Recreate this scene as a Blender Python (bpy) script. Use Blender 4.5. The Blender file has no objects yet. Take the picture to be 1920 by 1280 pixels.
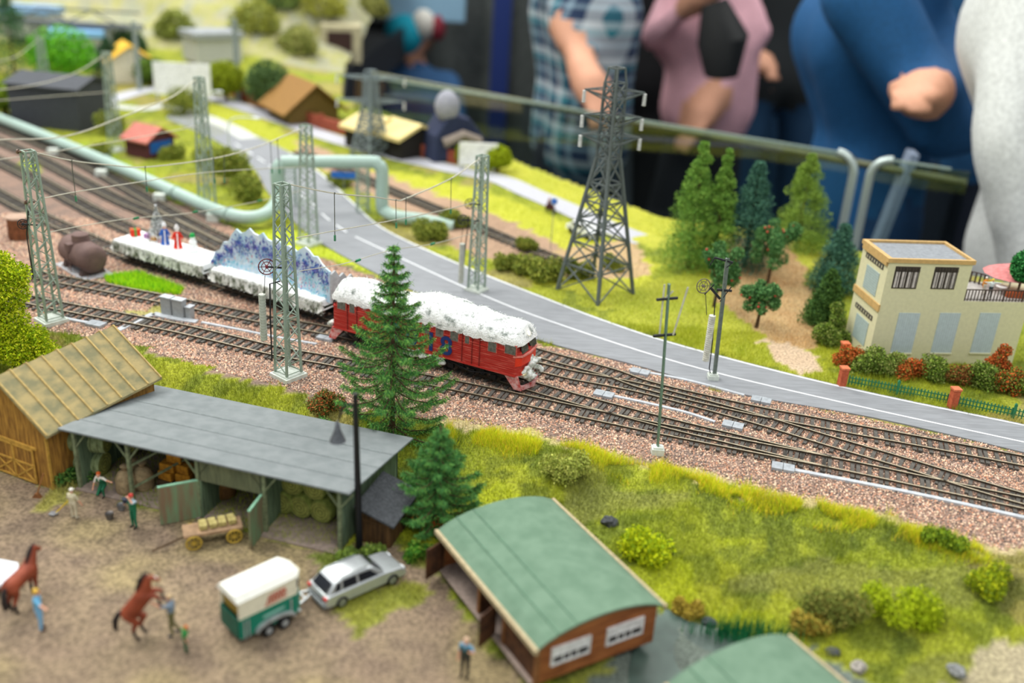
import bpy, math, random
import numpy as np
from math import sin, cos, pi, radians as R, atan2, sqrt, hypot
from mathutils import Vector, Matrix
random.seed(7); rng = np.random.default_rng(11)
S = 0.01; Z0 = 1.06; H = 36.0; F = 1850.0
SC = bpy.context.scene; COL = SC.collection
# ---- camera model (layout coordinates are centimetres, z=0 is the track bed)
_dn = Vector((-270.0, 4210.0, F)).normalized(); _up = -_dn
_Y = (Vector((0, 0, 1)) - _up * _up.z).normalized(); _X = _Y.cross(_up)
_X = _Y.cross(_up) if (_Y.cross(_up)).x > 0 else _up.cross(_Y)
RM = Matrix((_X, _Y, _up))
def G(px, py, z=0.0):
    v = RM @ Vector((px - 960.0, py - 640.0, F)); t = (z - H) / v.z
    return Vector((v.x * t, v.y * t, z))
def P(p):
    c = RM.transposed() @ (Vector(p) - Vector((0, 0, H)))
    return 960 + F * c.x / c.z, 640 + F * c.y / c.z
def ztop(b, py):
    lo, hi = b[2], 35.0
    for _ in range(40):
        m = (lo + hi) / 2
        if P((b[0], b[1], m))[1] > py: lo = m
        else: hi = m
    return lo
def frame(a, b): return atan2(b[1] - a[1], b[0] - a[0]), hypot(b[0] - a[0], b[1] - a[1])
# ---- materials
def lin(h):
    if not isinstance(h, str): return tuple(h)[:3]
    h = h.lstrip('#'); o = []
    for i in (0, 2, 4):
        c = int(h[i:i+2], 16) / 255
        o.append(c / 12.92 if c <= 0.04045 else ((c + 0.055) / 1.055) ** 2.4)
    return tuple(o)
_M = {}
def M(name, col='#888888', rough=0.6, metal=0.0, var=0.12, sc=3.0, bump=0.0, bs=None, col2=None, emit=0, stretch=None, trans=0, ior=1.45, alpha=1, vc=False, spec=0.4, sheen=0, stripes=None, lo=.35, hi=.65):
    if name in _M: return _M[name]
    m = bpy.data.materials.new(name); m.use_nodes = True; nt = m.node_tree; N = nt.nodes; L = nt.links
    b = N['Principled BSDF']; b.inputs['Roughness'].default_value = rough; b.inputs['Metallic'].default_value = metal
    b.inputs['Specular IOR Level'].default_value = spec; b.inputs['IOR'].default_value = ior
    if sheen: b.inputs['Sheen Weight'].default_value = sheen
    c = lin(col); c2 = lin(col2) if col2 else tuple(max(0, x * (1 - var * 2)) for x in c)
    if not col2: c = tuple(min(1, x * (1 + var * 0.6)) for x in c)
    tc = N.new('ShaderNodeTexCoord'); mp = N.new('ShaderNodeMapping'); L.new(tc.outputs['Object'], mp.inputs['Vector'])
    st = stretch or (1, 1, 1)
    mp.inputs['Scale'].default_value = tuple(100 * sc * s for s in st)
    nz = N.new('ShaderNodeTexNoise'); nz.inputs['Scale'].default_value = 1.0; nz.inputs['Detail'].default_value = 4.0; L.new(mp.outputs[0], nz.inputs['Vector'])
    rp = N.new('ShaderNodeValToRGB'); rp.color_ramp.elements[0].position = lo; rp.color_ramp.elements[1].position = hi
    if vc:
        at = N.new('ShaderNodeAttribute'); at.attribute_name = 'Col'
        rp.color_ramp.elements[0].color = (1 - 2 * var,) * 3 + (1,); rp.color_ramp.elements[1].color = (1 + var,) * 3 + (1,)
        mx = N.new('ShaderNodeMix'); mx.data_type = 'RGBA'; mx.blend_type = 'MULTIPLY'; mx.inputs[0].default_value = 1
        L.new(nz.outputs['Fac'], rp.inputs[0]); L.new(at.outputs['Color'], mx.inputs[6]); L.new(rp.outputs[0], mx.inputs[7]); out = mx.outputs[2]
    else:
        rp.color_ramp.elements[0].color = (*c2, 1); rp.color_ramp.elements[1].color = (*c, 1)
        L.new(nz.outputs['Fac'], rp.inputs[0]); out = rp.outputs[0]
    if stripes:   # (axis, period_cm, darkness)
        ax, per, dk = stripes
        sp = N.new('ShaderNodeSeparateXYZ'); L.new(tc.outputs['Object'], sp.inputs[0])
        a = N.new('ShaderNodeMath'); a.operation = 'MULTIPLY'; a.inputs[1].default_value = 100.0 / per; L.new(sp.outputs['XYZ'.index(ax)], a.inputs[0])
        f = N.new('ShaderNodeMath'); f.operation = 'FRACT'; L.new(a.outputs[0], f.inputs[0])
        g = N.new('ShaderNodeMath'); g.operation = 'LESS_THAN'; g.inputs[1].default_value = 0.16; L.new(f.outputs[0], g.inputs[0])
        mx2 = N.new('ShaderNodeMix'); mx2.data_type = 'RGBA'; mx2.blend_type = 'MIX'
        mm = N.new('ShaderNodeMath'); mm.operation = 'MULTIPLY'; mm.inputs[1].default_value = dk; L.new(g.outputs[0], mm.inputs[0]); L.new(mm.outputs[0], mx2.inputs[0])
        L.new(out, mx2.inputs[6]); mx2.inputs[7].default_value = (c[0] * .25, c[1] * .25, c[2] * .25, 1); out = mx2.outputs[2]
    L.new(out, b.inputs['Base Color'])
    if bump:
        n2 = N.new('ShaderNodeTexNoise'); n2.inputs['Scale'].default_value = (bs or sc * 3) * 100; n2.inputs['Detail'].default_value = 5; L.new(tc.outputs['Object'], n2.inputs['Vector'])
        bp = N.new('ShaderNodeBump'); bp.inputs['Strength'].default_value = bump; bp.inputs['Distance'].default_value = 0.0006
        L.new(n2.outputs['Fac'], bp.inputs['Height']); L.new(bp.outputs[0], b.inputs['Normal'])
    if emit:
        b.inputs['Emission Color'].default_value = (*c, 1); b.inputs['Emission Strength'].default_value = emit
    if trans: b.inputs['Transmission Weight'].default_value = trans
    if alpha < 1: b.inputs['Alpha'].default_value = alpha
    _M[name] = m; return m
# ---- mesh building
def link(o, parent=None):
    COL.objects.link(o)
    if parent is not None: o.parent = parent
    return o
def W3(p): return Vector((p[0] * S, p[1] * S, Z0 + p[2] * S))
def tag(o, label=None, cat=None, group=None, kind=None):
    if label: o['label'] = label
    if cat: o['category'] = cat
    if group: o['group'] = group
    if kind: o['kind'] = kind
    return o
def thing(name, label, cat, p=(0, 0, 0), rz=0, group=None, kind=None):
    o = bpy.data.objects.new(name, None); link(o); o.empty_display_size = 0.01
    o.location = W3(p); o.rotation_euler = (0, 0, rz)
    return tag(o, label, cat, group, kind)
def npmesh(name, V, Fs, mats, parent=None, col=None, smooth=False, mi=None, loc=None, rz=0):
    me = bpy.data.meshes.new(name); V = np.asarray(V, dtype=np.float32) * S; n = len(V)
    if parent is None and loc is None: V = V + np.array([0, 0, Z0], dtype=np.float32)
    if isinstance(Fs, np.ndarray):
        k = Fs.shape[1]; me.vertices.add(n); me.vertices.foreach_set('co', V.ravel())
        me.loops.add(Fs.size); me.loops.foreach_set('vertex_index', Fs.ravel().astype(np.int32))
        me.polygons.add(len(Fs)); me.polygons.foreach_set('loop_start', np.arange(0, Fs.size, k, dtype=np.int32))
        me.update(calc_edges=True)
    else:
        me.from_pydata(V.tolist(), [], Fs); me.update()
    for m in (mats if isinstance(mats, (list, tuple)) else [mats]): me.materials.append(m)
    if mi is not None: me.polygons.foreach_set('material_index', np.asarray(mi, dtype=np.int32))
    if smooth: me.polygons.foreach_set('use_smooth', np.ones(len(me.polygons), dtype=bool))
    if col is not None:
        a = me.color_attributes.new('Col', 'FLOAT_COLOR', 'POINT'); c = np.ones((n, 4), dtype=np.float32); c[:, :3] = col; a.data.foreach_set('color', c.ravel())
    o = bpy.data.objects.new(name, me); link(o, parent)
    if loc is not None: o.location = W3(loc); o.rotation_euler = (0, 0, rz)
    return o
def basis(d):
    d = Vector(d).normalized(); u = Vector((0, 0, 1)) if abs(d.z) < 0.9 else Vector((1, 0, 0))
    s = d.cross(u).normalized(); return d, s, s.cross(d).normalized()
class MB:
    def __init__(self): self.v = []; self.f = []; self.m = []; self.T = None
    def add(self, V, Fs, m=0):
        b = len(self.v)
        if self.T is not None: V = [self.T @ Vector(p) for p in V]
        self.v.extend([tuple(p) for p in V]); self.f.extend([tuple(b + i for i in f) for f in Fs]); self.m.extend([m] * len(Fs)); return self
    def box(self, c, s, rz=0, m=0, ch=0):
        x, y, z = (a / 2 for a in s)
        V = [Vector((i * x, j * y, k * z)) for k in (-1, 1) for i, j in ((-1, -1), (1, -1), (1, 1), (-1, 1))]
        if rz: rr = Matrix.Rotation(rz, 3, 'Z'); V = [rr @ p for p in V]
        return self.add([p + Vector(c) for p in V], [(3, 2, 1, 0), (4, 5, 6, 7), (0, 1, 5, 4), (1, 2, 6, 5), (2, 3, 7, 6), (3, 0, 4, 7)], m)
    def bx(self, x0, x1, y0, y1, z0, z1, m=0): return self.box(((x0+x1)/2, (y0+y1)/2, (z0+z1)/2), (abs(x1-x0), abs(y1-y0), abs(z1-z0)), 0, m)
    def bar(self, a, b, w, h=None, m=0):
        h = h or w; a = Vector(a); b = Vector(b); d, s, u = basis(b - a)
        V = [q + s * i * w / 2 + u * j * h / 2 for q in (a, b) for i, j in ((-1, -1), (1, -1), (1, 1), (-1, 1))]
        return self.add(V, [(0, 1, 2, 3), (7, 6, 5, 4), (0, 4, 5, 1), (1, 5, 6, 2), (2, 6, 7, 3), (3, 7, 4, 0)], m)
    def cyl(self, a, b, r0, r1=None, n=10, m=0, cap=True):
        return self.tube([a, b], [r0, r0 if r1 is None else r1], n, m, cap)
    def tube(self, pts, r, n=8, m=0, cap=True):
        pts = [Vector(p) for p in pts]; k = len(pts)
        rs = r if isinstance(r, (list, tuple)) else [r] * k
        V = []; ps = None
        for i, p in enumerate(pts):
            d = (pts[min(i + 1, k - 1)] - pts[max(i - 1, 0)])
            d = d.normalized() if d.length > 1e-9 else Vector((0, 0, 1))
            if ps is None: _, s, u = basis(d)
            else:
                s = (ps - d * ps.dot(d)); s = s.normalized() if s.length > 1e-6 else basis(d)[1]; u = s.cross(d)
            ps = s
            V += [p + (s * cos(2 * pi * j / n) + u * sin(2 * pi * j / n)) * rs[i] for j in range(n)]
        Fs = [(i * n + j, i * n + (j + 1) % n, (i + 1) * n + (j + 1) % n, (i + 1) * n + j) for i in range(k - 1) for j in range(n)]
        if cap: Fs += [tuple(range(n))[::-1], tuple((k - 1) * n + j for j in range(n))]
        return self.add(V, Fs, m)
    def ball(self, c, r, n=12, k=8, m=0, jit=0):
        r = r if isinstance(r, (tuple, list)) else (r, r, r); V = [(c[0], c[1], c[2] - r[2])]
        for i in range(1, k):
            t = pi * i / k
            for j in range(n):
                q = 1 + random.uniform(-jit, jit); V.append((c[0] + r[0] * q * sin(t) * cos(2*pi*j/n), c[1] + r[1] * q * sin(t) * sin(2*pi*j/n), c[2] - r[2] * q * cos(t)))
        V.append((c[0], c[1], c[2] + r[2])); e = len(V) - 1
        Fs = [(0, 1 + (j + 1) % n, 1 + j) for j in range(n)]
        Fs += [(1 + i*n + j, 1 + i*n + (j+1) % n, 1 + (i+1)*n + (j+1) % n, 1 + (i+1)*n + j) for i in range(k - 2) for j in range(n)]
        Fs += [(e, 1 + (k-2)*n + j, 1 + (k-2)*n + (j+1) % n) for j in range(n)]
        return self.add(V, Fs, m)
    def prism(self, poly, lo, hi, ax='z', m=0):   # polygon extruded along an axis
        n = len(poly)
        mk = {'z': lambda p, t: (p[0], p[1], t), 'y': lambda p, t: (p[0], t, p[1]), 'x': lambda p, t: (t, p[0], p[1])}[ax]
        V = [mk(p, lo) for p in poly] + [mk(p, hi) for p in poly]
        Fs = [tuple(range(n))[::-1], tuple(range(n, 2*n))] + [(i, (i+1) % n, n + (i+1) % n, n + i) for i in range(n)]
        return self.add(V, Fs, m)
    def lathe(self, prof, c=(0, 0, 0), n=16, m=0):
        V = [(c[0] + r * cos(2*pi*j/n), c[1] + r * sin(2*pi*j/n), c[2] + z) for r, z in prof for j in range(n)]; k = len(prof)
        Fs = [(i*n + j, i*n + (j+1) % n, (i+1)*n + (j+1) % n, (i+1)*n + j) for i in range(k-1) for j in range(n)]
        Fs += [tuple(range(n))[::-1], tuple((k-1)*n + j for j in range(n))]
        return self.add(V, Fs, m)
    def ring(self, c, r, t, axis=(0, 0, 1), n=20, m=0):
        d, s, u = basis(axis); c = Vector(c)
        return self.tube([c + (s * cos(2*pi*j/n) + u * sin(2*pi*j/n)) * r for j in range(n + 1)], t, 6, m, False)
    def build(self, name, mats, parent=None, smooth=False, label=None, bev=0, loc=None, rz=0):
        o = npmesh(name, self.v, self.f, mats, parent, smooth=smooth, mi=self.m, loc=loc, rz=rz)
        if label: o['label'] = label
        if bev:
            bm = o.modifiers.new('b', 'BEVEL'); bm.width = bev * S; bm.segments = 2; bm.limit_method = 'ANGLE'; bm.angle_limit = R(40)
        if smooth:
            try:
                md = o.data; md.set_sharp_from_angle(angle=R(45))
            except Exception: pass
        return o
def dup(root, p=None, rz=None, label=None, group=None, scale=None):
    def cp(o, par):
        c = o.copy(); COL.objects.link(c); c.parent = par
        for ch in list(o.children): cp(ch, c)
        return c
    r = cp(root, None)
    if p is not None: r.location = W3(p)
    if rz is not None: r.rotation_euler = (0, 0, rz)
    if scale: r.scale = (scale,) * 3 if not isinstance(scale, tuple) else scale
    if label: r['label'] = label
    if group: r['group'] = group
    return r
# ---- one continuous body grown from tapered limbs
def body(name, caps, mats, parent=None, vox=0.06, smooth=6, loc=None, rz=0, sc=1.0):
    """caps: (p0, r0, p1, r1, material index); welded into one surface by a voxel remesh"""
    mb = MB()
    for p0, r0, p1, r1, mi in caps:
        p0 = Vector(p0); p1 = Vector(p1); L = (p1 - p0).length
        if L > 1e-4:
            d = (p1 - p0) / L; pts = []; rs = []
            for t in (0.02, .3, .6, .85, 1.0): a = t * pi / 2; pts.append(p0 - d * r0 * cos(a)); rs.append(max(r0 * sin(a), 1e-3))
            for t in (0.0, .15, .4, .7, .98): a = t * pi / 2; pts.append(p1 + d * r1 * sin(a)); rs.append(max(r1 * cos(a), 1e-3))
            mb.tube(pts, rs, 12)
        else: mb.ball(p0, r0, 12, 8)
    me = bpy.data.meshes.new('t'); me.from_pydata(mb.v, [], mb.f); o = bpy.data.objects.new('t', me); COL.objects.link(o)
    md = o.modifiers.new('r', 'REMESH'); md.mode = 'VOXEL'; md.voxel_size = vox
    ms = o.modifiers.new('s', 'SMOOTH'); ms.iterations = smooth; ms.factor = 0.5
    dg = bpy.context.evaluated_depsgraph_get(); ev = o.evaluated_get(dg); m2 = ev.to_mesh()
    n = len(m2.vertices); V = np.empty(n * 3, dtype=np.float32); m2.vertices.foreach_get('co', V); V = V.reshape(-1, 3)
    Fs = [tuple(p.vertices) for p in m2.polygons]; ev.to_mesh_clear()
    bpy.data.objects.remove(o); bpy.data.meshes.remove(me)
    C = np.array([V[list(f)].mean(0) for f in Fs]); best = np.full(len(C), 1e9); mi = np.zeros(len(C), int)
    for p0, r0, p1, r1, k in caps:
        a = np.array(p0, float); ab = np.array(p1, float) - a; L2 = max((ab ** 2).sum(), 1e-9)
        t = np.clip(((C - a) @ ab) / L2, 0, 1); d = np.linalg.norm(C - (a + t[:, None] * ab), axis=1) - (r0 + (r1 - r0) * t)
        w = d < best; best[w] = d[w]; mi[w] = k
    return npmesh(name, V * sc, Fs, mats, parent, smooth=True, mi=mi, loc=loc, rz=rz)
# ---- leaf and needle clouds (numpy)
def tris(C, size, flat=0.0, aspect=1.0, up=0.0):
    """random oriented triangles at centres C"""
    n = len(C); a = rng.normal(size=(n, 3)); a[:, 2] += up * 2; a /= np.linalg.norm(a, axis=1)[:, None]
    b = np.cross(a, rng.normal(size=(n, 3))); b /= np.linalg.norm(b, axis=1)[:, None] + 1e-9
    s = (np.asarray(size) * rng.uniform(.6, 1.3, n))[:, None]
    V = np.stack([C + a * s, C - a * s * .5 + b * s * .6 * aspect, C - a * s * .5 - b * s * .6 * aspect], 1).reshape(-1, 3)
    return V, np.arange(3 * n).reshape(-1, 3)
def cloud(n, c, r, shell=.55):
    d = rng.normal(size=(n, 3)); d /= np.linalg.norm(d, axis=1)[:, None]
    q = shell + (1 - shell) * rng.random(n) ** .6
    return np.array(c) + d * q[:, None] * np.array(r)
def vcol(n, cols, w=None, jit=.12, rep=1):
    cs = np.array([lin(c) for c in cols]); i = rng.choice(len(cs), n, p=w); c = cs[i] * (1 + rng.uniform(-jit, jit, (n, 1)))
    return np.repeat(c, rep, 0)
def inpoly(X, Y, poly):
    r = np.zeros(X.shape, bool); n = len(poly)
    for i in range(n):
        x0, y0 = poly[i][:2]; x1, y1 = poly[(i + 1) % n][:2]
        c = ((y0 > Y) != (y1 > Y)) & (X < (x1 - x0) * (Y - y0) / ((y1 - y0) or 1e-9) + x0); r ^= c
    return r
def pdist(X, Y, line):
    d = np.full(X.shape, 1e9)
    for a, b in zip(line, line[1:]):
        ax, ay = a[:2]; bx, by = b[0] - ax, b[1] - ay; t = np.clip(((X - ax) * bx + (Y - ay) * by) / (bx*bx + by*by + 1e-9), 0, 1)
        d = np.minimum(d, np.hypot(X - ax - t * bx, Y - ay - t * by))
    return d
def smooth_line(pts, step=.5):
    """Catmull-Rom through points, resampled to an even step"""
    p = [np.array(q[:2], float) for q in pts]; p = [2*p[0]-p[1]] + p + [2*p[-1]-p[-2]]; out = []
    for i in range(1, len(p) - 2):
        for t in np.linspace(0, 1, 24, endpoint=False):
            out.append(.5 * (2*p[i] + (p[i+1]-p[i-1])*t + (2*p[i-1]-5*p[i]+4*p[i+1]-p[i+2])*t*t + (3*p[i]-p[i-1]-3*p[i+1]+p[i+2])*t**3))
    out.append(p[-2]); out = np.array(out); s = np.r_[0, np.cumsum(np.hypot(*np.diff(out, axis=0).T))]
    u = np.arange(0, s[-1], step); return np.stack([np.interp(u, s, out[:, 0]), np.interp(u, s, out[:, 1])], 1)
def vnoise(X, Y, sc, seed=0):
    r = np.random.default_rng(seed); T = r.random((64, 64)); x = X / sc; y = Y / sc; xi = np.floor(x).astype(int); yi = np.floor(y).astype(int)
    fx = x - xi; fy = y - yi; fx = fx*fx*(3-2*fx); fy = fy*fy*(3-2*fy); g = lambda a, b: T[a % 64, b % 64]
    return (g(xi, yi)*(1-fx)*(1-fy) + g(xi+1, yi)*fx*(1-fy) + g(xi, yi+1)*(1-fx)*fy + g(xi+1, yi+1)*fx*fy)
def textmesh(s, size, ext=0.01):
    c = bpy.data.curves.new('t', 'FONT'); c.body = s; c.size = size; c.extrude = ext; c.align_x = 'CENTER'; c.align_y = 'CENTER'; c.offset = size * .022
    o = bpy.data.objects.new('t', c); COL.objects.link(o); dg = bpy.context.evaluated_depsgraph_get(); ev = o.evaluated_get(dg); m = ev.to_mesh()
    V = [tuple(v.co) for v in m.vertices]; Fs = [tuple(p.vertices) for p in m.polygons]; ev.to_mesh_clear(); bpy.data.objects.remove(o); return V, Fs
# ================= camera, light, hall =================
cd = bpy.data.cameras.new('camera'); cam = bpy.data.objects.new('camera', cd); COL.objects.link(cam); SC.camera = cam
cd.sensor_width = 36; cd.lens = F / 1920 * 36; cd.clip_start = 0.02; cd.clip_end = 60
m4 = Matrix((RM @ Vector((1, 0, 0)), RM @ Vector((0, -1, 0)), RM @ Vector((0, 0, -1)))).transposed().to_4x4(); m4.translation = W3((0, 0, H)); cam.matrix_world = m4
cd.dof.use_dof = True; cd.dof.focus_distance = 0.77; cd.dof.aperture_fstop = 3.6
SC.view_settings.view_transform = 'Standard'; SC.view_settings.look = 'None'; SC.view_settings.gamma = 1; SC.view_settings.use_curve_mapping = False
SC.view_settings.exposure = 0.0
w = bpy.data.worlds.new('hall_light'); SC.world = w; w.use_nodes = True
w.node_tree.nodes['Background'].inputs[0].default_value = (0.93, 0.96, 1.0, 1); w.node_tree.nodes['Background'].inputs[1].default_value = 0.7
def lamp(name, p, size, power, tgt=None, col=(1, .97, .92)):
    l = bpy.data.lights.new(name, 'AREA'); l.shape = 'RECTANGLE'; l.size, l.size_y = size; l.energy = power; l.color = col
    o = bpy.data.objects.new(name, l); COL.objects.link(o); o.location = p
    if tgt: o.rotation_euler = (Vector(tgt) - Vector(p)).to_track_quat('-Z', 'Y').to_euler()
    return o
lamp('ceiling_lamp', (-1.2, 1.0, 3.2), (1.2, 1.2), 48, (-.1, .8, 1.0))
lamp('ceiling_lamp', (1.2, 2.6, 3.3), (1.5, 1.0), 40, (.2, 1.2, 1.0))
lamp('ceiling_lamp', (-1.4, 3.0, 3.3), (1.5, 1.0), 58, (-.8, 2.0, 1.0))
lamp('ceiling_lamp', (0.6, -0.6, 3.2), (1.5, 1.0), 22, (.2, 1.0, 1.0))
def hb(name, x0, x1, y0, y1, z0, z1, m, **k):
    mb = MB(); mb.bx(x0*100, x1*100, y0*100, y1*100, (z0-Z0)*100, (z1-Z0)*100); return tag(mb.build(name, m), kind='structure', **k)
hb('floor', -6, 6, -2, 6.3, -.06, 0, M('hall_carpet', '#3b4046', .9, var=.2, sc=.2))
hb('wall_back', -6, 6, 6.2, 6.3, 0, 3.4, M('dark_fabric_wall', '#4c5156', .95, var=.1, sc=.5, bump=.5, bs=3))
hb('wall_right', 5.9, 6, -2, 6.2, 0, 3.4, M('side_wall', '#5a6068', .9))
hb('wall_left', -6, -5.9, -2, 6.2, 0, 3.4, M('side_wall2', '#777a78', .9))
# grey curtain panels with a blue post behind the visitors
mb = MB()
pts = [(-60 + i * 4, 345 + 3 * sin(i * 1.3)) for i in range(22)]
mb.prism([(x, y) for x, y in pts] + [(x, y + 2) for x, y in pts[::-1]], -103, 150)
tag(mb.build('partition_screen', M('grey_curtain', '#5b615f', .95, var=.12, sc=.6, bump=.6, bs=4), smooth=True), 'tall dark grey fabric partition screen behind the model landscape', 'screen')
mb = MB(); mb.bx(-13, -7, 338, 341, -103, 150); tag(mb.build('partition_post', M('navy_paint', '#1f3576', .5)), 'dark blue upright post standing against the grey fabric partition', 'post')

# ================= terrain =================
def GL(pts, z=0): return [tuple(G(x, y, z)[:2]) for x, y in pts]
L1 = GL([(-250, 520), (-60, 570), (100, 622), (240, 645), (380, 690), (520, 722), (700, 776), (860, 792), (1000, 815), (1230, 868), (1430, 925), (1600, 950), (1760, 998), (1920, 1042), (2150, 1110)])
_lx = np.array([p[0] for p in L1]); _ly = np.array([p[1] for p in L1])
C_MOUND = G(1430, 500, 0); C_HOUSE = G(1760, 690, 0)
def sstep(t): t = np.clip(t, 0, 1); return t * t * (3 - 2 * t)
def hgt(X, Y):
    X = np.asarray(X, float); Y = np.asarray(Y, float)
    d = (np.interp(X, _lx, _ly) - Y) * .93
    right = sstep((X + 9) / 12); wdt = 3.2 + right * 12
    low = -1.5 - right * .7
    h = low * sstep((d - .3) / wdt)
    h += right * .35 * sstep(d / 2) * (vnoise(X, Y, 2.2, 3) - .5) * 2 * sstep((26 - d) / 8)
    back = sstep((Y - (np.interp(X, [-60, -20, 0, 20, 45], [130, 118, 97, 84, 78]))) / 6) * sstep((118 - Y) / 6 + 1)
    h += 1.5 * np.exp(-((X - C_MOUND.x) ** 2 / 60 + (Y - C_MOUND.y - 3) ** 2 / 90))
    h += back * .25 * (vnoise(X, Y, 5, 5) - .5)
    hill = sstep((Y - 205) / 90) * sstep((-35 - X + (Y - 205) * .1) / 30)
    h += hill * (26 + 16 * (vnoise(X, Y, 16, 8) - .5) + 5 * (vnoise(X, Y, 5, 9) - .5))
    return h
def gz(x, y): return float(hgt(np.array([x]), np.array([y]))[0])
EDGE = [(-215, 22), (80, 22), (78, 96), tuple(G(1590, 468)[:2]), tuple(G(1240, 408)[:2]), tuple(G(870, 264)[:2]), tuple(G(640, 182)[:2]), (-42, 230), (-40, 335), (-215, 335)]
xs = np.arange(-215, 80.1, .5); ys = np.r_[np.arange(22, 130, .5), np.arange(130, 336, 1.5)]
XX, YY = np.meshgrid(xs, ys); ZZ = hgt(XX, YY)
wx = XX + (vnoise(XX, YY, 1.7, 21) - .5) * 1.6 + (vnoise(XX, YY, .8, 22) - .5) * .8; wy = YY + (vnoise(XX, YY, 1.7, 23) - .5) * 1.6 + (vnoise(XX, YY, .8, 24) - .5) * .8
nA = vnoise(XX, YY, 3.1, 31); nB = vnoise(XX, YY, 1.1, 32); nC = vnoise(XX, YY, 6.5, 33)
def mixc(a, b, t): return np.array(lin(a)) * (1 - t[..., None]) + np.array(lin(b)) * t[..., None]
gcol = mixc('#87942c', '#a6ab34', nA)
gcol = np.where((nB > .62)[..., None], gcol * .55 + .45 * np.array(lin('#56682a')), gcol)
gcol = np.where((nC > .68)[..., None], gcol * .5 + .5 * np.array(lin('#a58f66')), gcol)
ISG = np.ones(XX.shape)          # how grassy
def region(px, a, b, grass=0.0, world=False, z=0):
    poly = px if world else GL(px, z); mk = inpoly(wx, wy, poly)
    gcol[mk] = mixc(a, b, nB * .5 + nA * .5)[mk]; ISG[mk] = grass
# dark tussocks and dry patches of the bank
bk = (XX > -8) & ((np.interp(XX, _lx, _ly) - YY) > 1.0) & (YY < 75)
n8 = vnoise(XX, YY, 2.0, 35); n9 = vnoise(XX * .7, YY, 3.6, 36)
gcol = np.where((bk & (n8 > .6))[..., None], gcol * .45 + .55 * np.array(lin('#4d5f24')), gcol); gcol = np.where((bk & (n9 > .76))[..., None], gcol * .4 + .6 * np.array(lin('#8a8c4a')), gcol); gcol = np.where((bk & (n9 < .3))[..., None], gcol * .5 + .5 * np.array(lin('#b2bb1e')), gcol)
# bright spring grass of the middle ground
region([(560, 300), (760, 322), (900, 352), (1010, 395), (1110, 440), (1250, 500), (1200, 560), (1020, 540), (880, 470), (760, 400), (640, 340)], '#b0b536', '#c2c344', 1)
region([(330, 150), (420, 195), (520, 240), (600, 275), (560, 290), (400, 250), (330, 215)], '#aab036', '#b6ba40', 1)
region([(860, 262), (1240, 405), (1600, 470), (1560, 520), (1180, 455), (1000, 372), (850, 310)], '#a8ae38', '#bfbe46', 1)
region([(1100, 560), (1300, 510), (1500, 640), (1560, 720), (1280, 650)], '#97a22c', '#b3b440', 1)
region([(1330, 470), (1480, 450), (1520, 560), (1540, 650), (1470, 660), (1400, 600), (1340, 560)], '#b08a5c', '#c3a878', .5)
region([(1420, 640), (1480, 640), (1550, 690), (1500, 700), (1440, 670)], '#bba183', '#cdb79b', 0)
# hill rocks
hm = (YY > 222) & (XX < -38)
gcol[hm] = (mixc('#aaa684', '#9aa088', nB) * (nA < .5)[..., None] + mixc('#9fa350', '#b0ab84', nB) * (nA >= .5)[..., None])[hm]; ISG[hm] = 0
# second (rear) line ballast
region([(560, 262), (640, 290), (720, 328), (860, 378), (1000, 432), (1090, 480), (1080, 520), (1000, 505), (900, 486), (780, 410), (660, 348), (560, 300)], '#b89a80', '#9a8068', 0)
region([(1040, 470), (1180, 450), (1230, 520), (1080, 520)], '#c8a888', '#b5a06a', .3)
# main ballast
back_edge = [(1960, 850), (1800, 822), (1650, 790), (1560, 770), (1400, 743), (1280, 712), (1173, 682), (1017, 645), (900, 598), (700, 520), (560, 470), (460, 440), (400, 408), (300, 362), (150, 285), (0, 218), (-120, 165)]
region([(x, y) for x, y in back_edge] + [(-400, 300), (-400, 480)] , '#a8907f', '#8c7a6c', 0)
mk = inpoly(wx, wy, L1 + GL(back_edge)); gcol[mk] = mixc('#967c6c', '#7a6a60', nB)[mk]; ISG[mk] = 0
region([(150, 262), (240, 300), (420, 392), (390, 402), (250, 345), (140, 285)], '#9fb534', '#8ea02e', 1)
region([(195, 518), (260, 512), (345, 540), (340, 550), (260, 545), (200, 528)], '#9cc21e', '#7fae1e', 1)
region([(30, 300), (75, 305), (70, 325), (30, 320)], '#9fb534', '#8ea02e', 1)
region([(470, 430), (560, 430), (660, 490), (700, 515), (600, 480), (500, 470)], '#a9b92c', '#bfc83a', 1)
region([(210, 590), (300, 575), (330, 583), (250, 600)], '#b6a080', '#a3aa48', .3)
# light dirt shoulder along the front edge of the ballast
d_f = (np.interp(wx, _lx, _ly) - wy) * .93
mk = (d_f > -.3) & (d_f < .5) & (wx > -5); gcol[mk] = mixc('#c2b18a', '#b3ad5c', nA)[mk]; ISG[mk] = .3
# yard
YARD = [(-400, 860), (0, 880), (60, 900), (150, 905), (330, 965), (480, 1000), (640, 1040), (760, 1020), (800, 1060), (870, 1140), (1010, 1290), (1100, 1500), (-600, 1500)]
region(YARD, '#857260', '#908065', 0, z=-1.5)
yd = inpoly(XX, YY, GL(YARD, -1.5)); n5 = vnoise(XX, YY, 4.3, 41); n6 = vnoise(XX, YY, .9, 42)
t = (sstep((n5 - .45) * 4) * .7)[..., None]; gcol[yd] = (gcol * (1 - t) + np.array(lin('#9c8d64')) * t)[yd]
t = (sstep((n6 - .5) * 5) * .35)[..., None]; gcol[yd] = (gcol * (1 - t) + np.array(lin('#5f5148')) * t)[yd]
region([(640, 1130), (760, 1080), (790, 1110), (740, 1150), (660, 1200), (630, 1170)], '#97953f', '#7f8a34', .8, z=-1.5)
region([(100, 895), (170, 905), (150, 950), (70, 965), (60, 940)], '#a09a4a', '#8c8c50', .6, z=-1.5)
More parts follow.
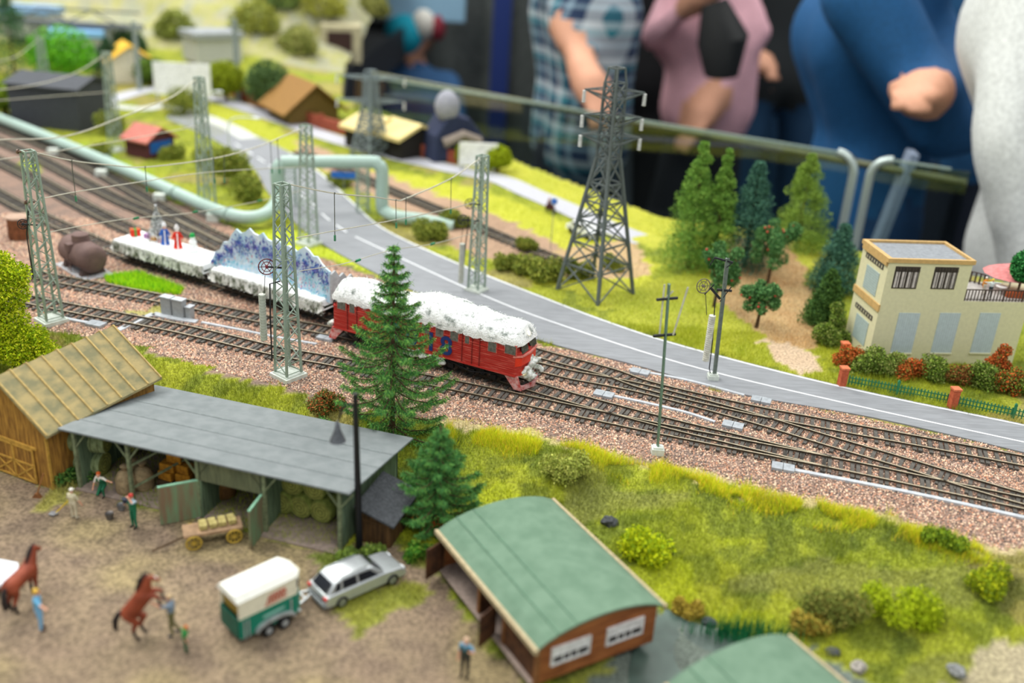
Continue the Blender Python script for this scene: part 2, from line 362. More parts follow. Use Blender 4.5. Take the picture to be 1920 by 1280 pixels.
region([(580, 1040), (680, 1040), (720, 1060), (600, 1090)], '#8a9440', '#75833a', .9, z=-1.5)
region([(1200, 1130), (1290, 1170), (1400, 1200), (1560, 1240), (1700, 1330), (1100, 1500), (1080, 1330)], '#6f7a72', '#5f6a60', 0, z=-2.2)
region([(1800, 1255), (1960, 1215), (1990, 1330), (1760, 1330)], '#b5a98c', '#a39a78', 0, z=-2.2)
_R1 = GL([(1980, 815), (1920, 800), (1573, 727), (1280, 652), (1140, 607), (1023, 563), (857, 497), (720, 434), (660, 384), (600, 330), (540, 290), (440, 243), (400, 262), (470, 310), (505, 365), (550, 415), (600, 455), (660, 490), (740, 530), (880, 590), (1017, 641), (1173, 681), (1280, 711), (1407, 744), (1650, 787), (1920, 850), (1980, 862)])
_R2 = GL([(180, 195), (290, 168), (383, 181), (450, 200), (529, 226), (612, 256), (727, 290), (811, 309), (864, 321), (937, 337), (994, 362), (1062, 391), (1130, 422), (1215, 455)])
ISG[inpoly(XX, YY, _R1)] = 0; ISG[pdist(XX, YY, _R2) < 2.4] = 0
# mask outside the table edge
V = np.stack([XX, YY, ZZ], -1).reshape(-1, 3); ny, nx = XX.shape
ii = (np.arange(ny - 1)[:, None] * nx + np.arange(nx - 1)[None, :]); cx = (XX[:-1, :-1] + XX[1:, 1:]) / 2; cy = (YY[:-1, :-1] + YY[1:, 1:]) / 2
keep = inpoly(cx, cy, EDGE); ii = ii[keep]
Fq = np.stack([ii, ii + 1, ii + nx + 1, ii + nx], -1)
ter = npmesh('terrain', V, Fq, M('scenery_ground', rough=.95, vc=True, var=.22, sc=5, bump=.5, bs=9), col=gcol.reshape(-1, 3), smooth=True); tag(ter, kind='structure')
mb = MB(); mb.prism(EDGE, -10, -3.2); tag(mb.build('table_top', M('table_board', '#2c2e30', .8)), kind='structure')
mb = MB()
for a, b in zip(EDGE, EDGE[1:] + EDGE[:1]): mb.bar((a[0], a[1], -5), (b[0], b[1], -5), .8, 9.7)
tag(mb.build('table_fascia', M('fascia', '#22262a', .6)), kind='structure')
def gsample(X, Y):
    i = np.clip(np.searchsorted(ys, Y), 0, ny - 1); j = np.clip(((X - xs[0]) / .5).round().astype(int), 0, nx - 1); return gcol[i, j], np.minimum(ISG[i, j], ISG[np.maximum(i-1, 0), j]), keep[np.minimum(i, ny-2), np.minimum(j, nx-2)]
# ---- static grass fibres
def blades(name, X, Y, hgtv, wid, jit=.22, tint=None, kindlabel=None, Zb=None, light=1.35):
    n = len(X); Z = hgt(X, Y) if Zb is None else Zb; a = rng.uniform(0, 2*pi, n); h = hgtv * rng.uniform(.5, 1.25, n); dx = np.cos(a) * wid; dy = np.sin(a) * wid
    lx, ly = rng.normal(0, .35, n) * h, rng.normal(0, .35, n) * h
    V = np.stack([np.stack([X - dx, Y - dy, Z - .05], -1), np.stack([X + dx, Y + dy, Z - .05], -1), np.stack([X + lx, Y + ly, Z + h], -1)], 1).reshape(-1, 3)
    c = gsample(X, Y)[0] if tint is None else np.array([lin(q) for q in tint])[rng.integers(0, len(tint), n)]
    c = c * light * (1 + rng.uniform(-jit, jit, (n, 1)));  # fibre colour brightened to stand in for top light the upright blades miss
    o = npmesh(name, V, np.arange(3*n).reshape(-1, 3), M('grass_fibre', rough=.9, vc=True, var=.05, spec=.1), col=np.repeat(c, 3, 0)); return o
def scatter(n, x0, x1, y0, y1, mn=.5, pw=None):
    X = rng.uniform(x0, x1, n); Y = rng.uniform(y0, y1, n); c, g, k = gsample(X, Y); m = k & (g > rng.uniform(0, .95, n)) & (g >= .25); return X[m], Y[m]
X, Y = scatter(420000, -45, 42, 34, 88); Xa, Ya = X, Y
o = blades('grass_tufts', X, Y, .34 + .25 * (vnoise(X, Y, 2.4, 51) > .6), .022); tag(o, 'short bright green fibre grass growing along the railway bank', 'grass', kind='stuff')
X, Y = scatter(260000, -110, 62, 84, 200)
o = blades('meadow_grass', X, Y, .35, .035); tag(o, 'yellow green meadow grass covering the ground beyond the road', 'grass', kind='stuff')
# taller fringe on the brow of the bank
t = rng.random(42000); X = np.interp(t, [0, 1], [-4.5, 31]) + rng.normal(0, .1, 42000); Y = np.interp(X, _lx, _ly) - .9 - 1.0 * vnoise(X, X*0, 1.3, 64) + rng.normal(0, .6, 42000)
ok = vnoise(X, Y, 1.6, 61) > .36; X, Y = X[ok], Y[ok]
o = blades('tall_grass', X, Y, .3 + .5 * vnoise(X, Y, .9, 66), .02, tint=['#c6d02c', '#b8c428', '#d4cc3c', '#a8b828', '#dcc044']); tag(o, 'tall yellow green grass fringe on the brow beside the ballast', 'grass', kind='stuff')

# ================= roads =================
def strip(name, near, far, z, m, parent=None, ws=None, thick=0):
    a = smooth_line(near, 1.0); b = smooth_line(far, 1.0); n = 160
    ra = np.stack([np.interp(np.linspace(0, len(a)-1, n), np.arange(len(a)), a[:, k]) for k in (0, 1)], 1); rb = np.stack([np.interp(np.linspace(0, len(b)-1, n), np.arange(len(b)), b[:, k]) for k in (0, 1)], 1)
    V = [(*p, z) for p in ra] + [(*p, z) for p in rb]; Fs = [(i, i+1, n+i+1, n+i) for i in range(n-1)]
    V += [(*p, z - .35) for p in ra] + [(*p, z - .35) for p in rb]; Fs += [(2*n+i, 2*n+i+1, i+1, i) for i in range(n-1)] + [(n+i, n+i+1, 3*n+i+1, 3*n+i) for i in range(n-1)]
    return npmesh(name, V, Fs, m, parent)
asph = M('asphalt', '#8b8f93', .85, var=.08, sc=2.2, bump=.15, stretch=(.25, 2.0, 1)); wht = M('road_paint', '#dfe3e6', .7, var=.04)
FAR = GL([(1980, 810), (1920, 797), (1573, 724), (1280, 649), (1140, 604), (1023, 560), (857, 494), (720, 430), (660, 380), (600, 325), (540, 285), (440, 238), (330, 200)])
NEAR = GL([(1980, 862), (1920, 850), (1650, 787), (1407, 744), (1280, 711), (1173, 681), (1017, 641), (880, 590), (740, 530), (660, 490), (600, 455), (550, 415), (505, 365), (470, 310), (400, 262), (310, 222)])
tag(strip('road', NEAR, FAR, .12, asph), kind='structure')
def line(name, pts, w, z, m, dash=None, parent=None):
    p = smooth_line(pts, .5); d = np.gradient(p, axis=0); d /= np.linalg.norm(d, axis=1)[:, None]; nrm = np.stack([-d[:, 1], d[:, 0]], 1)
    V = []; Fs = []
    for i in range(len(p)): V += [(*(p[i] + nrm[i]*w/2), z), (*(p[i] - nrm[i]*w/2), z)]
    for i in range(len(p)-1):
        if dash and (i * .5) % dash[0] > dash[1]: continue
        Fs.append((2*i, 2*i+1, 2*i+3, 2*i+2))
    return npmesh(name, V, Fs, m, parent)
tag(line('lane_line', GL([(1960, 840), (1580, 757), (1280, 684), (1020, 600), (900, 553), (800, 508), (663, 444)]), .22, .135, wht), kind='structure')
tag(line('lane_dashes', GL([(650, 437), (610, 408), (560, 360), (510, 315), (440, 270)]), .25, .135, wht, (5, 2.5)), kind='structure')
tag(line('road_edge_line', [(x + .12, y - .35) for x, y in FAR[1:-2]], .25, .135, wht), kind='structure')
UR = GL([(180, 195), (290, 168), (383, 181), (450, 200), (529, 226), (612, 256), (727, 290), (811, 309), (864, 321), (937, 337), (994, 362), (1062, 391), (1130, 422), (1215, 455)])
tag(line('rear_road', UR, 4.2, .12, M('pale_asphalt', '#b4b6bd', .8, var=.05)), kind='structure')
PK = GL([(150, 190), (260, 205), (320, 200), (420, 235), (470, 262)])
tag(line('white_path', PK, 3.2, .14, M('pale_path', '#c0c4c0', .8, var=.05)), kind='structure')

# ================= tracks =================
rail_side = M('rail_rust', '#4d4337', .55, metal=.3, var=.15); rail_top = M('rail_head', '#b5aa90', .4, metal=.35, var=.1); tie = M('sleeper_brown', '#5a5751', .85, var=.15, sc=4)
TRK = {}
_ms = MB().box((0, 0, .14), (.27, 2.7, .14)); SLEEP = None
def track(key, pts, label, group=None, px=True, sp=.68, nmax=100):
    global SLEEP
    c = smooth_line(GL(pts, .35) if px else pts, .4); TRK[key] = c
    d = np.gradient(c, axis=0); d /= np.linalg.norm(d, axis=1)[:, None]; nr = np.stack([-d[:, 1], d[:, 0]], 1)
    t = thing('railway_track', label, 'track', (c[0][0], c[0][1], 0), 0, group)
    ox, oy = c[0]
    for s in (-1, 1):
        V = []; Fs = []; mi = []
        prof = [(-.06, .34), (-.06, .2), (.06, .2), (.06, .34), (.055, .365), (-.055, .365)]
        for i, p in enumerate(c):
            for a, z in prof: q = p + nr[i] * (s * .825 + a); V.append((q[0] - ox, q[1] - oy, z))
        k = len(prof)
        for i in range(len(c) - 1):
            for j in range(k): Fs.append((i*k+j, i*k+(j+1)%k, (i+1)*k+(j+1)%k, (i+1)*k+j)); mi.append(1 if j == 4 else 0)
        o = npmesh('rail', V, Fs, [rail_side, rail_top], t, mi=mi)
    L = (len(c) - 1) * .4; idx = np.arange(0, L, sp); cand = []
    for u in idx:
        i = min(int(u / .4), len(c) - 1); x, y = P((c[i][0], c[i][1], .2))
        if -60 < x < 1990 and -30 < y < 1300: cand.append((hypot(c[i][0], c[i][1]), i))
    cand.sort(); rest = MB()
    for k, (dd, i) in enumerate(cand):
        a = atan2(d[i][1], d[i][0])
        if k < nmax:
            if SLEEP is None:
                SLEEP = _ms.build('sleeper', tie, t); o = SLEEP
            else: o = bpy.data.objects.new('sleeper', SLEEP.data); COL.objects.link(o); o.parent = t
            o.location = ((c[i][0] - ox) * S, (c[i][1] - oy) * S, 0); o.rotation_euler = (0, 0, a)
        else: rest.box((c[i][0] - ox, c[i][1] - oy, .14), (.27, 2.9, .14), a)
    if rest.v: tag(rest.build('distant_sleeper', tie, t), kind='stuff')
    return t
T1P = [(-120, 530), (0, 549), (110, 572), (333, 614), (515, 656), (640, 679), (900, 731), (1220, 799), (1560, 866), (1740, 904), (1920, 942), (2020, 964)]
track('T1', T1P, 'front railway track running the full width nearest the grass bank')
T2P = [(-120, 482), (0, 500), (110, 522), (300, 558), (495, 597), (640, 624), (820, 668), (1000, 724), (1220, 784), (1400, 828), (1560, 866)]
track('T2', T2P, 'railway track under the red locomotive that joins the front track')
T3P = [(-80, 205), (40, 252), (150, 300), (250, 355), (330, 402), (430, 452), (640, 540), (840, 610), (1017, 663), (1140, 696), (1220, 723), (1400, 765), (1560, 796), (1740, 829), (1920, 863), (2010, 882)]
track('T3', T3P, 'railway track beside the asphalt road behind the locomotive')
T4P = [(-80, 262), (60, 330), (160, 385), (250, 430), (330, 462), (430, 498), (640, 572), (840, 640), (1035, 693), (1140, 714), (1220, 731), (1400, 779), (1560, 827), (1700, 868), (1820, 905), (1920, 934), (2010, 956)]
track('T4', T4P, 'crossing railway track running from the road side to the front track')
_e = [G(x, y, 1.35) for x, y in ((606, 588), (500, 555), (387, 521), (300, 494), (212, 467))]
W2 = [G(690, 640, .35)]
for i, q in enumerate(_e):
    a = _e[max(0, i-1)]; b = _e[min(4, i+1)]; d_ = Vector((b.x - a.x, b.y - a.y, 0)).normalized(); W2.append(q + Vector((d_.y, -d_.x, 0)) * 1.75)
W2 += [G(60, 395, .35), G(-60, 330, .35)]
track('T5', W2, 'curved railway track under the two snowy flat wagons', px=False)
track('T6', [(560, 282), (640, 312), (724, 350), (850, 402), (980, 458), (1100, 505)], 'distant railway track beyond the main road')
mbx = [(0, 245), (80, 268), (170, 305), (243, 345), (330, 395)]
track('T7', [(-60, 238), (60, 288), (150, 335), (230, 375), (330, 418), (430, 470)], 'blurred rear track beside the green pipeline')
# ---- loose ballast stones
def stones(n, poly_fn, label):
    X = rng.uniform(-60, 44, n); Y = rng.uniform(48, 110, n); m = poly_fn(X, Y); X, Y = X[m], Y[m]; n = len(X)
    r = rng.uniform(.05, .105, n)
    base = np.array([(1,0,0),(0,1,0),(-1,0,0),(0,-1,0),(0,0,1)], float); fc = np.array([(0,1,4),(1,2,4),(2,3,4),(3,0,4)])
    a = rng.uniform(0, 2*pi, n); ca, sa = np.cos(a), np.sin(a); B = np.repeat(base[None], n, 0) * rng.uniform(.6, 1.3, (n, 5, 1)); Vx = B[..., 0]*ca[:, None] - B[..., 1]*sa[:, None]; Vy = B[..., 0]*sa[:, None] + B[..., 1]*ca[:, None]
    V = np.stack([X[:, None] + Vx*r[:, None], Y[:, None] + Vy*r[:, None], hgt(X, Y)[:, None] + .0 + B[..., 2]*r[:, None]*1.1 + rng.uniform(-.01, .04, (n, 1))], -1).reshape(-1, 3)
    Fi = (np.arange(n)[:, None, None] * 5 + fc[None]).reshape(-1, 3)
    c = vcol(n, ['#c9a48c', '#a98571', '#dcc0a8', '#7b6457', '#b8927c', '#625853', '#b9a193', '#dfc4a6', '#c48f72'], jit=.28, rep=5)
    return tag(npmesh('ballast', V, Fi, M('ballast_stone', rough=.9, vc=True, var=.05, spec=.2), col=c), label, 'gravel', kind='stuff')
BP = L1 + GL(back_edge)
def bfn(X, Y):
    c, g, k = gsample(X, Y); return inpoly(X, Y, BP) & (g < .3)
stones(330000, bfn, 'pinkish brown stone ballast around the railway tracks')
# ================= overhead line masts =================
def VPl(px, py, a, b):
    v = RM @ Vector((px - 960, py - 640, F)); o = Vector((0, 0, H)); n = Vector((b[1] - a[1], a[0] - b[0], 0))
    t = (Vector((a[0], a[1], 0)) - o).dot(n) / v.dot(n); return o + v * t
mgreen = M('mast_green', '#93a597', .5, var=.06); mdark = M('dark_metal', '#33353a', .5, metal=.4); conc = M('pale_concrete', '#d3dbd2', .8, var=.06); wgt = M('weight_grey', '#b9beb2', .6, var=.06)
def wheel_parts(t, c, ax, r, col=None):
    m = MB(); m.ring(c, r, .045, ax, 22); d, s, u = basis(ax); c = Vector(c); m.ring(c, r * .62, .03, ax, 16)
    for k in range(6): a = k * pi / 3; m.bar(c, c + (s * cos(a) + u * sin(a)) * r, .04)
    m.cyl(c - d * .18, c + d * .18, .12, n=10)
    return m.build('tension_wheel', col or mdark, t)
def mast(p, h, wb, wt, rz, label, group, wheel=None, blurry=False):
    t = thing('catenary_mast', label, 'mast', (p[0], p[1], gz(p[0], p[1])), rz, group)
    m = MB(); m.bx(-wb*.72, wb*.72, -wb*.72, wb*.72, -.3, .35); m.bx(-wb*.6, wb*.6, -wb*.6, wb*.6, .35, .45); m.build('concrete_base', conc, t)
    c = lambda i, z: (((-1, -1), (1, -1), (1, 1), (-1, 1))[i % 4][0] * (wb + (wt - wb) * z / h) / 2, ((-1, -1), (1, -1), (1, 1), (-1, 1))[i % 4][1] * (wb + (wt - wb) * z / h) / 2, z)
    for i in range(4): m = MB(); m.bar(c(i, .4), c(i, h), .17); m.build('corner_leg', mgreen, t)
    m = MB(); n = int(h / .95); zs = [.6 + (h - .7) * k / n for k in range(n + 1)]
    for i in range(4):
        for k in range(n):
            a, b = (i, i + 1) if k % 2 else (i + 1, i); m.bar(c(a, zs[k]), c(b, zs[k + 1]), .08)
            if k == 0 or k == n - 1 or k % 5 == 0: m.bar(c(i, zs[k]), c(i+1, zs[k]), .06)
        m.bar(c(i, h), c(i + 1, h), .12)
    m.build('lattice_bracing', mgreen, t)
    return t, c
G5 = 'lattice masts carrying the overhead wires'
b1 = G(541, 706, 0); b2 = G(97, 603, 0); b3 = G(893, 546, 0); b4 = G(579, 458, 0); b5 = G(390, 398, 0); b6 = G(218, 284, 0); b7 = G(92, 212, 0)
MS = []
for b, py, rz, lab in [(b1, 345, R(52), 'pale green lattice mast standing before the snowy wagon with a red spoked wheel'), (b2, 283, R(50), 'pale green lattice mast rising behind the yellow green bush at the left'),
                       (b3, 292, R(58), 'pale green lattice mast standing directly behind the locomotive roof'), (b4, 235, R(58), 'pale green lattice mast next to the bend of the thick green pipe'),
                       (b5, 145, R(50), 'blurred pale green lattice mast rising between pipeline and bushes'), (b6, 98, R(50), 'faint blurred lattice mast left of the red roofed kiosk'), (b7, 70, R(50), 'faintest lattice mast at the upper left before the green hedge')]:
    h = ztop((b[0], b[1], 0), py); t, c = mast(b, h, 1.5 if b is not b3 else 1.25, .82, rz, lab, G5); MS.append((t, h, b))
def inv(t, p):   # layout point to the local frame of a thing
    q = Matrix.Rotation(-t.rotation_euler.z, 3, 'Z') @ (Vector(p) - Vector((t.location.x / S, t.location.y / S, (t.location.z - Z0) / S))); return q
# tension gear on the front mast
def plane_pt(px, py, b, off=0):   # pixel to the vertical plane that faces the camera at b
    return VPl(px, py, (b[0] - 5, b[1] + off), (b[0] + 5, b[1] + off))
def gear(t, b, wpx, wr, weights, red=False, pipe=None, wax=(.35, -1, .1)):
    pk = MB()
    for (x, y) in wpx:
        q = inv(t, plane_pt(x, y, b, -.2)); ax = Matrix.Rotation(-t.rotation_euler.z, 3, 'Z') @ Vector(wax)
        wheel_parts(t, q, ax, wr, M('red_wheel', '#7b2a35', .5, var=.4, sc=6) if red else None); pk.bar(q, inv(t, (b[0], b[1], plane_pt(x, y, b).z)), .12)
    pk.build('wheel_bracket', mdark, t)
    for (x, y0, y1, wx, wy) in weights:
        a = inv(t, plane_pt(x, y0, b, -.2)); e = inv(t, plane_pt(x, y1, b, -.2)); m = MB(); n = 16
        prof = []
        for k in range(n): z = (a.z - e.z) * k / n; dz = (a.z - e.z) / n; prof += [(.24, z), (.28, z + dz * .15), (.28, z + dz * .85), (.24, z + dz * .95)]
        m.lathe(prof, (e.x, e.y, e.z), 12); m.build('balance_weight', wgt, t)
        w_ = inv(t, plane_pt(wx, wy, b, -.2)); m = MB(); m.cyl(a, w_, .025, n=5); m.build('weight_cable', mdark, t)
    if pipe: m = MB(); m.tube([inv(t, plane_pt(x, y, b, -.15)) for x, y in pipe], .06, 6); m.build('guide_rod', mdark, t)
gear(MS[0][0], b1, [(500, 500)], .62, [(495, 551, 637, 497, 516)], True, [(525, 527), (506, 532), (507, 600), (510, 677)])
gear(MS[1][0], b2, [(43, 420)], .42, [], False, [(53, 395), (50, 440), (62, 520)])
gear(MS[2][0], b3, [(881, 382), (868, 412)], .5, [(864, 456, 530, 868, 425)], False, [(880, 405), (874, 450), (866, 530)])
for (px, py, k) in [(32, 284, 1), (47, 379, 1)]:
    t, h, b = MS[k]; q = plane_pt(px, py, b, -.3); m = MB(); m.cyl(inv(t, q), inv(t, (b[0], b[1], q.z)), .09, n=6); m.cyl(inv(t, q), inv(t, (q.x + .1, q.y, q.z)), .2, n=8); m.build('end_insulator', M('brown_insulator', '#6d5444', .4), t)
# ---- span wires with droppers
wirem = M('pale_wire', '#c9c7b6', .4, metal=.3, var=.05); rodm = M('dropper_grey', '#5c6059', .5, metal=.4); insg = M('green_insulator', '#1f7a4c', .35, var=.1); insw = M('white_insulator', '#d8dcd8', .35)
def span(label, a, b, top, low, drops, extra=(), insul=(), r=.045):
    t = thing('span_wire', label, 'wire', (0, 0, 0), 0, 'cross span wires between the masts')
    q = lambda p: VPl(p[0], p[1], a, b)
    m = MB(); pts = smooth3([q(p) for p in top]); m.tube(pts, r * 1.35, 6); m.build('upper_cable', wirem, t)
    if low: m = MB(); m.tube(smooth3([q(p) for p in low]), r, 6); m.build('lower_cable', wirem, t)
    for ln in extra: m = MB(); m.tube(smooth3([q(p) for p in ln]), r * .8, 6); m.build('contact_cable', wirem, t)
    for (x, y0, y1, x1) in drops:
        m = MB(); u, v = q((x, y0)), q((x1, y1)); m.cyl(u, v, .035, n=6); m.ball(u, .09, 8, 6); d = m.build('dropper', rodm, t)
        m = MB(); e = u + (v - u) * .82
        m.lathe([(.07, 0), (.11, .05), (.07, .1), (.11, .15), (.07, .2), (.11, .25), (.07, .3), (.11, .35), (.07, .4), (.11, .45), (.06, .5)], tuple(v + Vector((0, 0, .02))), 8); m.build('insulator', insg, d)
    for (x, y) in insul: p = q((x, y)); m = MB(); dd = (Vector((b[0] - a[0], b[1] - a[1], 0))).normalized() * .28; m.cyl(p - dd, p + dd, .12, n=8); m.build('insulator', insg, t)
    return t
def smooth3(pts, k=6):
    p = [2*pts[0]-pts[1]] + list(pts) + [2*pts[-1]-pts[-2]]; out = []
    for i in range(1, len(p) - 2):
        for j in range(k):
            t = j / k; out.append(.5*(2*p[i] + (p[i+1]-p[i-1])*t + (2*p[i-1]-5*p[i]+4*p[i+1]-p[i+2])*t*t + (3*p[i]-p[i-1]-3*p[i+1]+p[i+2])*t**3))
    return out + [pts[-1]]
span('sharp span wire running from the front mast to the mast behind the locomotive', b1, b3, [(545, 346), (625, 362), (700, 369), (742, 375), (761, 372), (845, 335), (900, 297)], [(556, 446), (630, 432), (742, 412), (845, 391), (892, 378)],
     [(627, 362, 452, 628), (742, 375, 428, 743), (761, 372, 422, 761), (846, 335, 401, 845)], [[(562, 508), (645, 494), (733, 469), (812, 457), (892, 436)]], [(671, 488), (811, 457)])
span('span wire from the left mast to the mast beside the pipe bend', b2, b4, [(62, 285), (135, 301), (205, 309), (275, 313), (400, 297), (480, 276), (530, 256), (574, 238)], [(80, 372), (140, 360), (275, 339), (400, 322), (575, 312)],
     [(134, 301, 378, 143), (272, 313, 360, 276), (400, 297, 344, 403), (420, 293, 343, 421), (507, 267, 325, 510), (520, 262, 326, 524)], [[(78, 438), (150, 424), (240, 410), (365, 398), (490, 376), (572, 355)]], [(255, 409), (366, 397), (487, 376)])
dv = (b4 - b2)
for b, tp, lw, lab in [(b5, [(-90, 268), (0, 262), (125, 255), (240, 215), (320, 183), (370, 147)], [(-90, 305), (0, 299), (200, 268), (378, 235)], 'blurred span wire sweeping up to the mast behind the pipeline'),
                       (b6, [(-90, 176), (0, 168), (75, 157), (145, 135), (200, 100)], [(-90, 200), (0, 188), (208, 172)], 'faint span wire sweeping up to the mast left of the kiosk'),
                       (b7, [(-90, 128), (0, 114), (35, 103), (74, 72)], None, 'faintest short span wire at the upper left corner')]:
    span(lab, b - dv, b, tp, lw, [], r=.05)
# ---- single poles
def pole(name, label, cat, b, h, lean, base_m=conc):
    t = thing(name, label, cat, (b[0], b[1], gz(b[0], b[1])), 0)
    m = MB(); m.bx(-.45, .45, -.4, .4, -.2, .5); m.bx(-.35, .35, -.3, .3, .5, .62); m.build('concrete_base', base_m, t); return t
pb = G(1232, 850, 0); hp = ztop(pb, 533)
t = pole('catenary_pole', 'slim green pole with two crossarms in front of the tracks', 'pole', pb, hp, 0)
q = lambda x, y: inv(t, plane_pt(x, y, pb))
top = q(1255, 533); m = MB(); a0 = Vector((0, 0, .5)); m.bar(a0, top, .26, .1); m.bar(a0 + Vector((0, .13, 0)), top + Vector((0, .13, 0)), .14, .2)
m.build('post', M('pole_green', '#6f8a78', .5, var=.08), t)
for (yy, wd) in ((560, .75), (628, .8)):
    c = q(1251 if yy < 600 else 1246, yy); m = MB(); m.bar(c - Vector((wd, .3, 0)), c + Vector((wd, .3, 0)), .16); m.build('crossarm', mdark, t)
for (x0, y0, x1, y1) in ((1246, 533, 1236, 632), (1290, 538, 1262, 628), (1262, 545, 1247, 560)):
    m = MB(); m.bar(q(x0, y0), q(x1, y1), .07, .12); m.build('strut', M('cream_strut', '#cfcdb6', .6), t)
pr = G(1336, 712, 0); t = pole('tension_pole', 'grey pole with spoked wheel and white hanging weight at the road edge', 'pole', pr, 0, 0)
q = lambda x, y, o=0: inv(t, plane_pt(x, y, pr, o))
m = MB(); m.bar((0, 0, .5), q(1362, 484), .3, .12, 0); m.bar((.16, 0, .5), q(1366, 484), .06, .2, 0); m.build('post', M('pole_grey', '#6d7a72', .5), t)
m = MB(); m.bar(q(1340, 483), q(1374, 492), .14); m.bar(q(1340, 483), q(1331, 497), .07); m.bar(q(1374, 492), q(1360, 503), .07); m.build('crossarm', mdark, t)
m = MB(); m.bar(q(1344, 543), q(1372, 545), .17); m.bar(q(1333, 540), q(1350, 560), .2); m.bar(q(1339, 533), q(1321, 552), .08); m.bar(q(1371, 538), q(1350, 565), .07); m.build('bracket', mdark, t)
wheel_parts(t, q(1319, 536, -.1), (.3, -1, .15), .6, M('wheel_tan', '#77705d', .5))
a, e = q(1325, 590), q(1323, 676); m = MB(); n = 22; prof = []
for k in range(n): z = (a.z - e.z) * k / n; dz = (a.z - e.z) / n; prof += [(.25, z), (.29, z + dz*.2), (.29, z + dz*.8), (.25, z + dz*.95)]
m.lathe(prof, tuple(e), 12); m.build('balance_weight', M('weight_white', '#d3d5c8', .6), t)
m = MB(); m.cyl(a, q(1323, 552), .03, n=5); m.tube([q(1341, 560), q(1336, 640), q(1330, 690), q(1333, 706)], .05, 6); m.build('guide_rod', mdark, t)
# street lamp in the yard (black tube)
lb = G(674, 1030, -1.5); t = thing('street_lamp', 'black lamp post with hanging shade in front of the long grey roof', 'lamp', (lb.x, lb.y, -1.5)); hh = ztop(lb, 738) + 1.5
q = lambda x, y: inv(t, plane_pt(x, y, lb)); blk = M('black_plastic', '#17181c', .45, var=.1)
m = MB(); m.cyl((0, 0, 0), (q(666, 738).x, 0, hh), .23, .16, n=12); m.build('pole', blk, t, True)
m = MB(); m.tube([q(668, 765), q(655, 757), q(641, 765), q(636, 785)], .07, 8); m.build('arm', blk, t, True)
e = q(630, 826); a = q(637, 785); m = MB(); m.lathe([(.5, 0), (.42, .2), (.2, .75), (.1, 1.3), (.05, 1.35)], (e.x + .1, e.y, e.z), 14); m.build('shade', M('lamp_grey', '#5c6066', .4), t, True)

# ================= train =================
red = M('loco_red', '#d2695c', .5, col2='#b23029', sc=2.2, stretch=(.35, 1, 4), lo=.5, hi=.74); red2 = M('loco_nose_red', '#e03a22', .4, var=.06); glass = M('model_window', '#6d6f68', .2, var=.2, sc=4); frm = M('window_frame_red', '#d8685c', .5)
snow = M('snow', '#f4f7f6', .9, col2='#cdd3d2', sc=5, bump=.7, bs=8, lo=.2, hi=.5); snowd = M('frosted_fringe', '#e9eeea', .9, col2='#8d9484', sc=2.6, bump=.8, bs=8, lo=.36, hi=.6)
under = M('underframe', '#1b1c1e', .5, var=.3, sc=5); wsteel = M('wheel_steel', '#4a4845', .35, metal=.6)
def fluff(name, P3, r, n, mat_cols, parent, ln=.22, wd=.025, down=.4):
    """tiny fibres standing on sampled points"""
    P3 = np.array(P3, float); d = rng.normal(size=(len(P3), 3)); d[:, 2] = np.abs(d[:, 2]) - down; d /= np.linalg.norm(d, axis=1)[:, None]
    s = rng.normal(size=(len(P3), 3)); s /= np.linalg.norm(s, axis=1)[:, None]; L = ln * rng.uniform(.4, 1.2, (len(P3), 1))
    V = np.stack([P3 - s * wd, P3 + s * wd, P3 + d * L], 1).reshape(-1, 3)
    o = npmesh(name, V, np.arange(3 * len(P3)).reshape(-1, 3), M('snow_fibre', rough=.9, vc=True, var=.02, spec=.1), parent, col=vcol(len(P3), mat_cols, jit=.06, rep=3)); return tag(o, kind='stuff')
lr0, lr1 = G(636, 619, .35), G(985, 716, .35)    # near side rail line under the locomotive
ctr = TRK['T2']; 
def near_track(key, p): c = TRK[key]; i = int(np.argmin(np.hypot(c[:, 0] - p[0], c[:, 1] - p[1]))); return c[i]
A0 = near_track('T2', G(662, 612, .35)); A1 = near_track('T2', G(996, 710, .35)); LA, LL = frame(A0, A1); LL = min(max(LL, 18.4), 20.4)
Lc = (A0 + A1) / 2; hl = LL / 2
loco = thing('locomotive', 'red diesel locomotive with snow covered roof and blue 2018 on its side', 'locomotive', (Lc[0], Lc[1], .35), LA)
m = MB(); hw = 1.68; plan = [(-hl, -1.2), (-hl + .35, -hw), (hl - .35, -hw), (hl, -1.2), (hl + .12, 0), (hl, 1.2), (hl - .35, hw), (-hl + .35, hw), (-hl, 1.2), (-hl - .12, 0)]
m.prism(plan, 1.25, 3.35)
pl2 = [(x * .975, y * .985) for x, y in plan]; b0 = len(m.v); V = [(x, y, 3.35) for x, y in pl2] + [(x * .965, y * .95, 4.45) for x, y in pl2]; n = len(pl2)
m.add(V, [tuple(range(n, 2*n))] + [(i, (i+1) % n, n + (i+1) % n, n + i) for i in range(n)])
for s in (-1, 1):
    for z in [1.35 + .17 * k for k in range(11)]: m.bx(-hl + .5, hl - .5, s * hw - .02, s * hw + .025, z, z + .05)
    m.bx(-hl + .3, hl - .3, s * (hw - .02), s * (hw + .05), 3.28, 3.36); m.bx(-hl + .3, hl - .3, s * (hw - .02), s * (hw + .06), 1.22, 1.34)
m.build('body_shell', red, loco)
m = MB()   # end skirts and snow plough
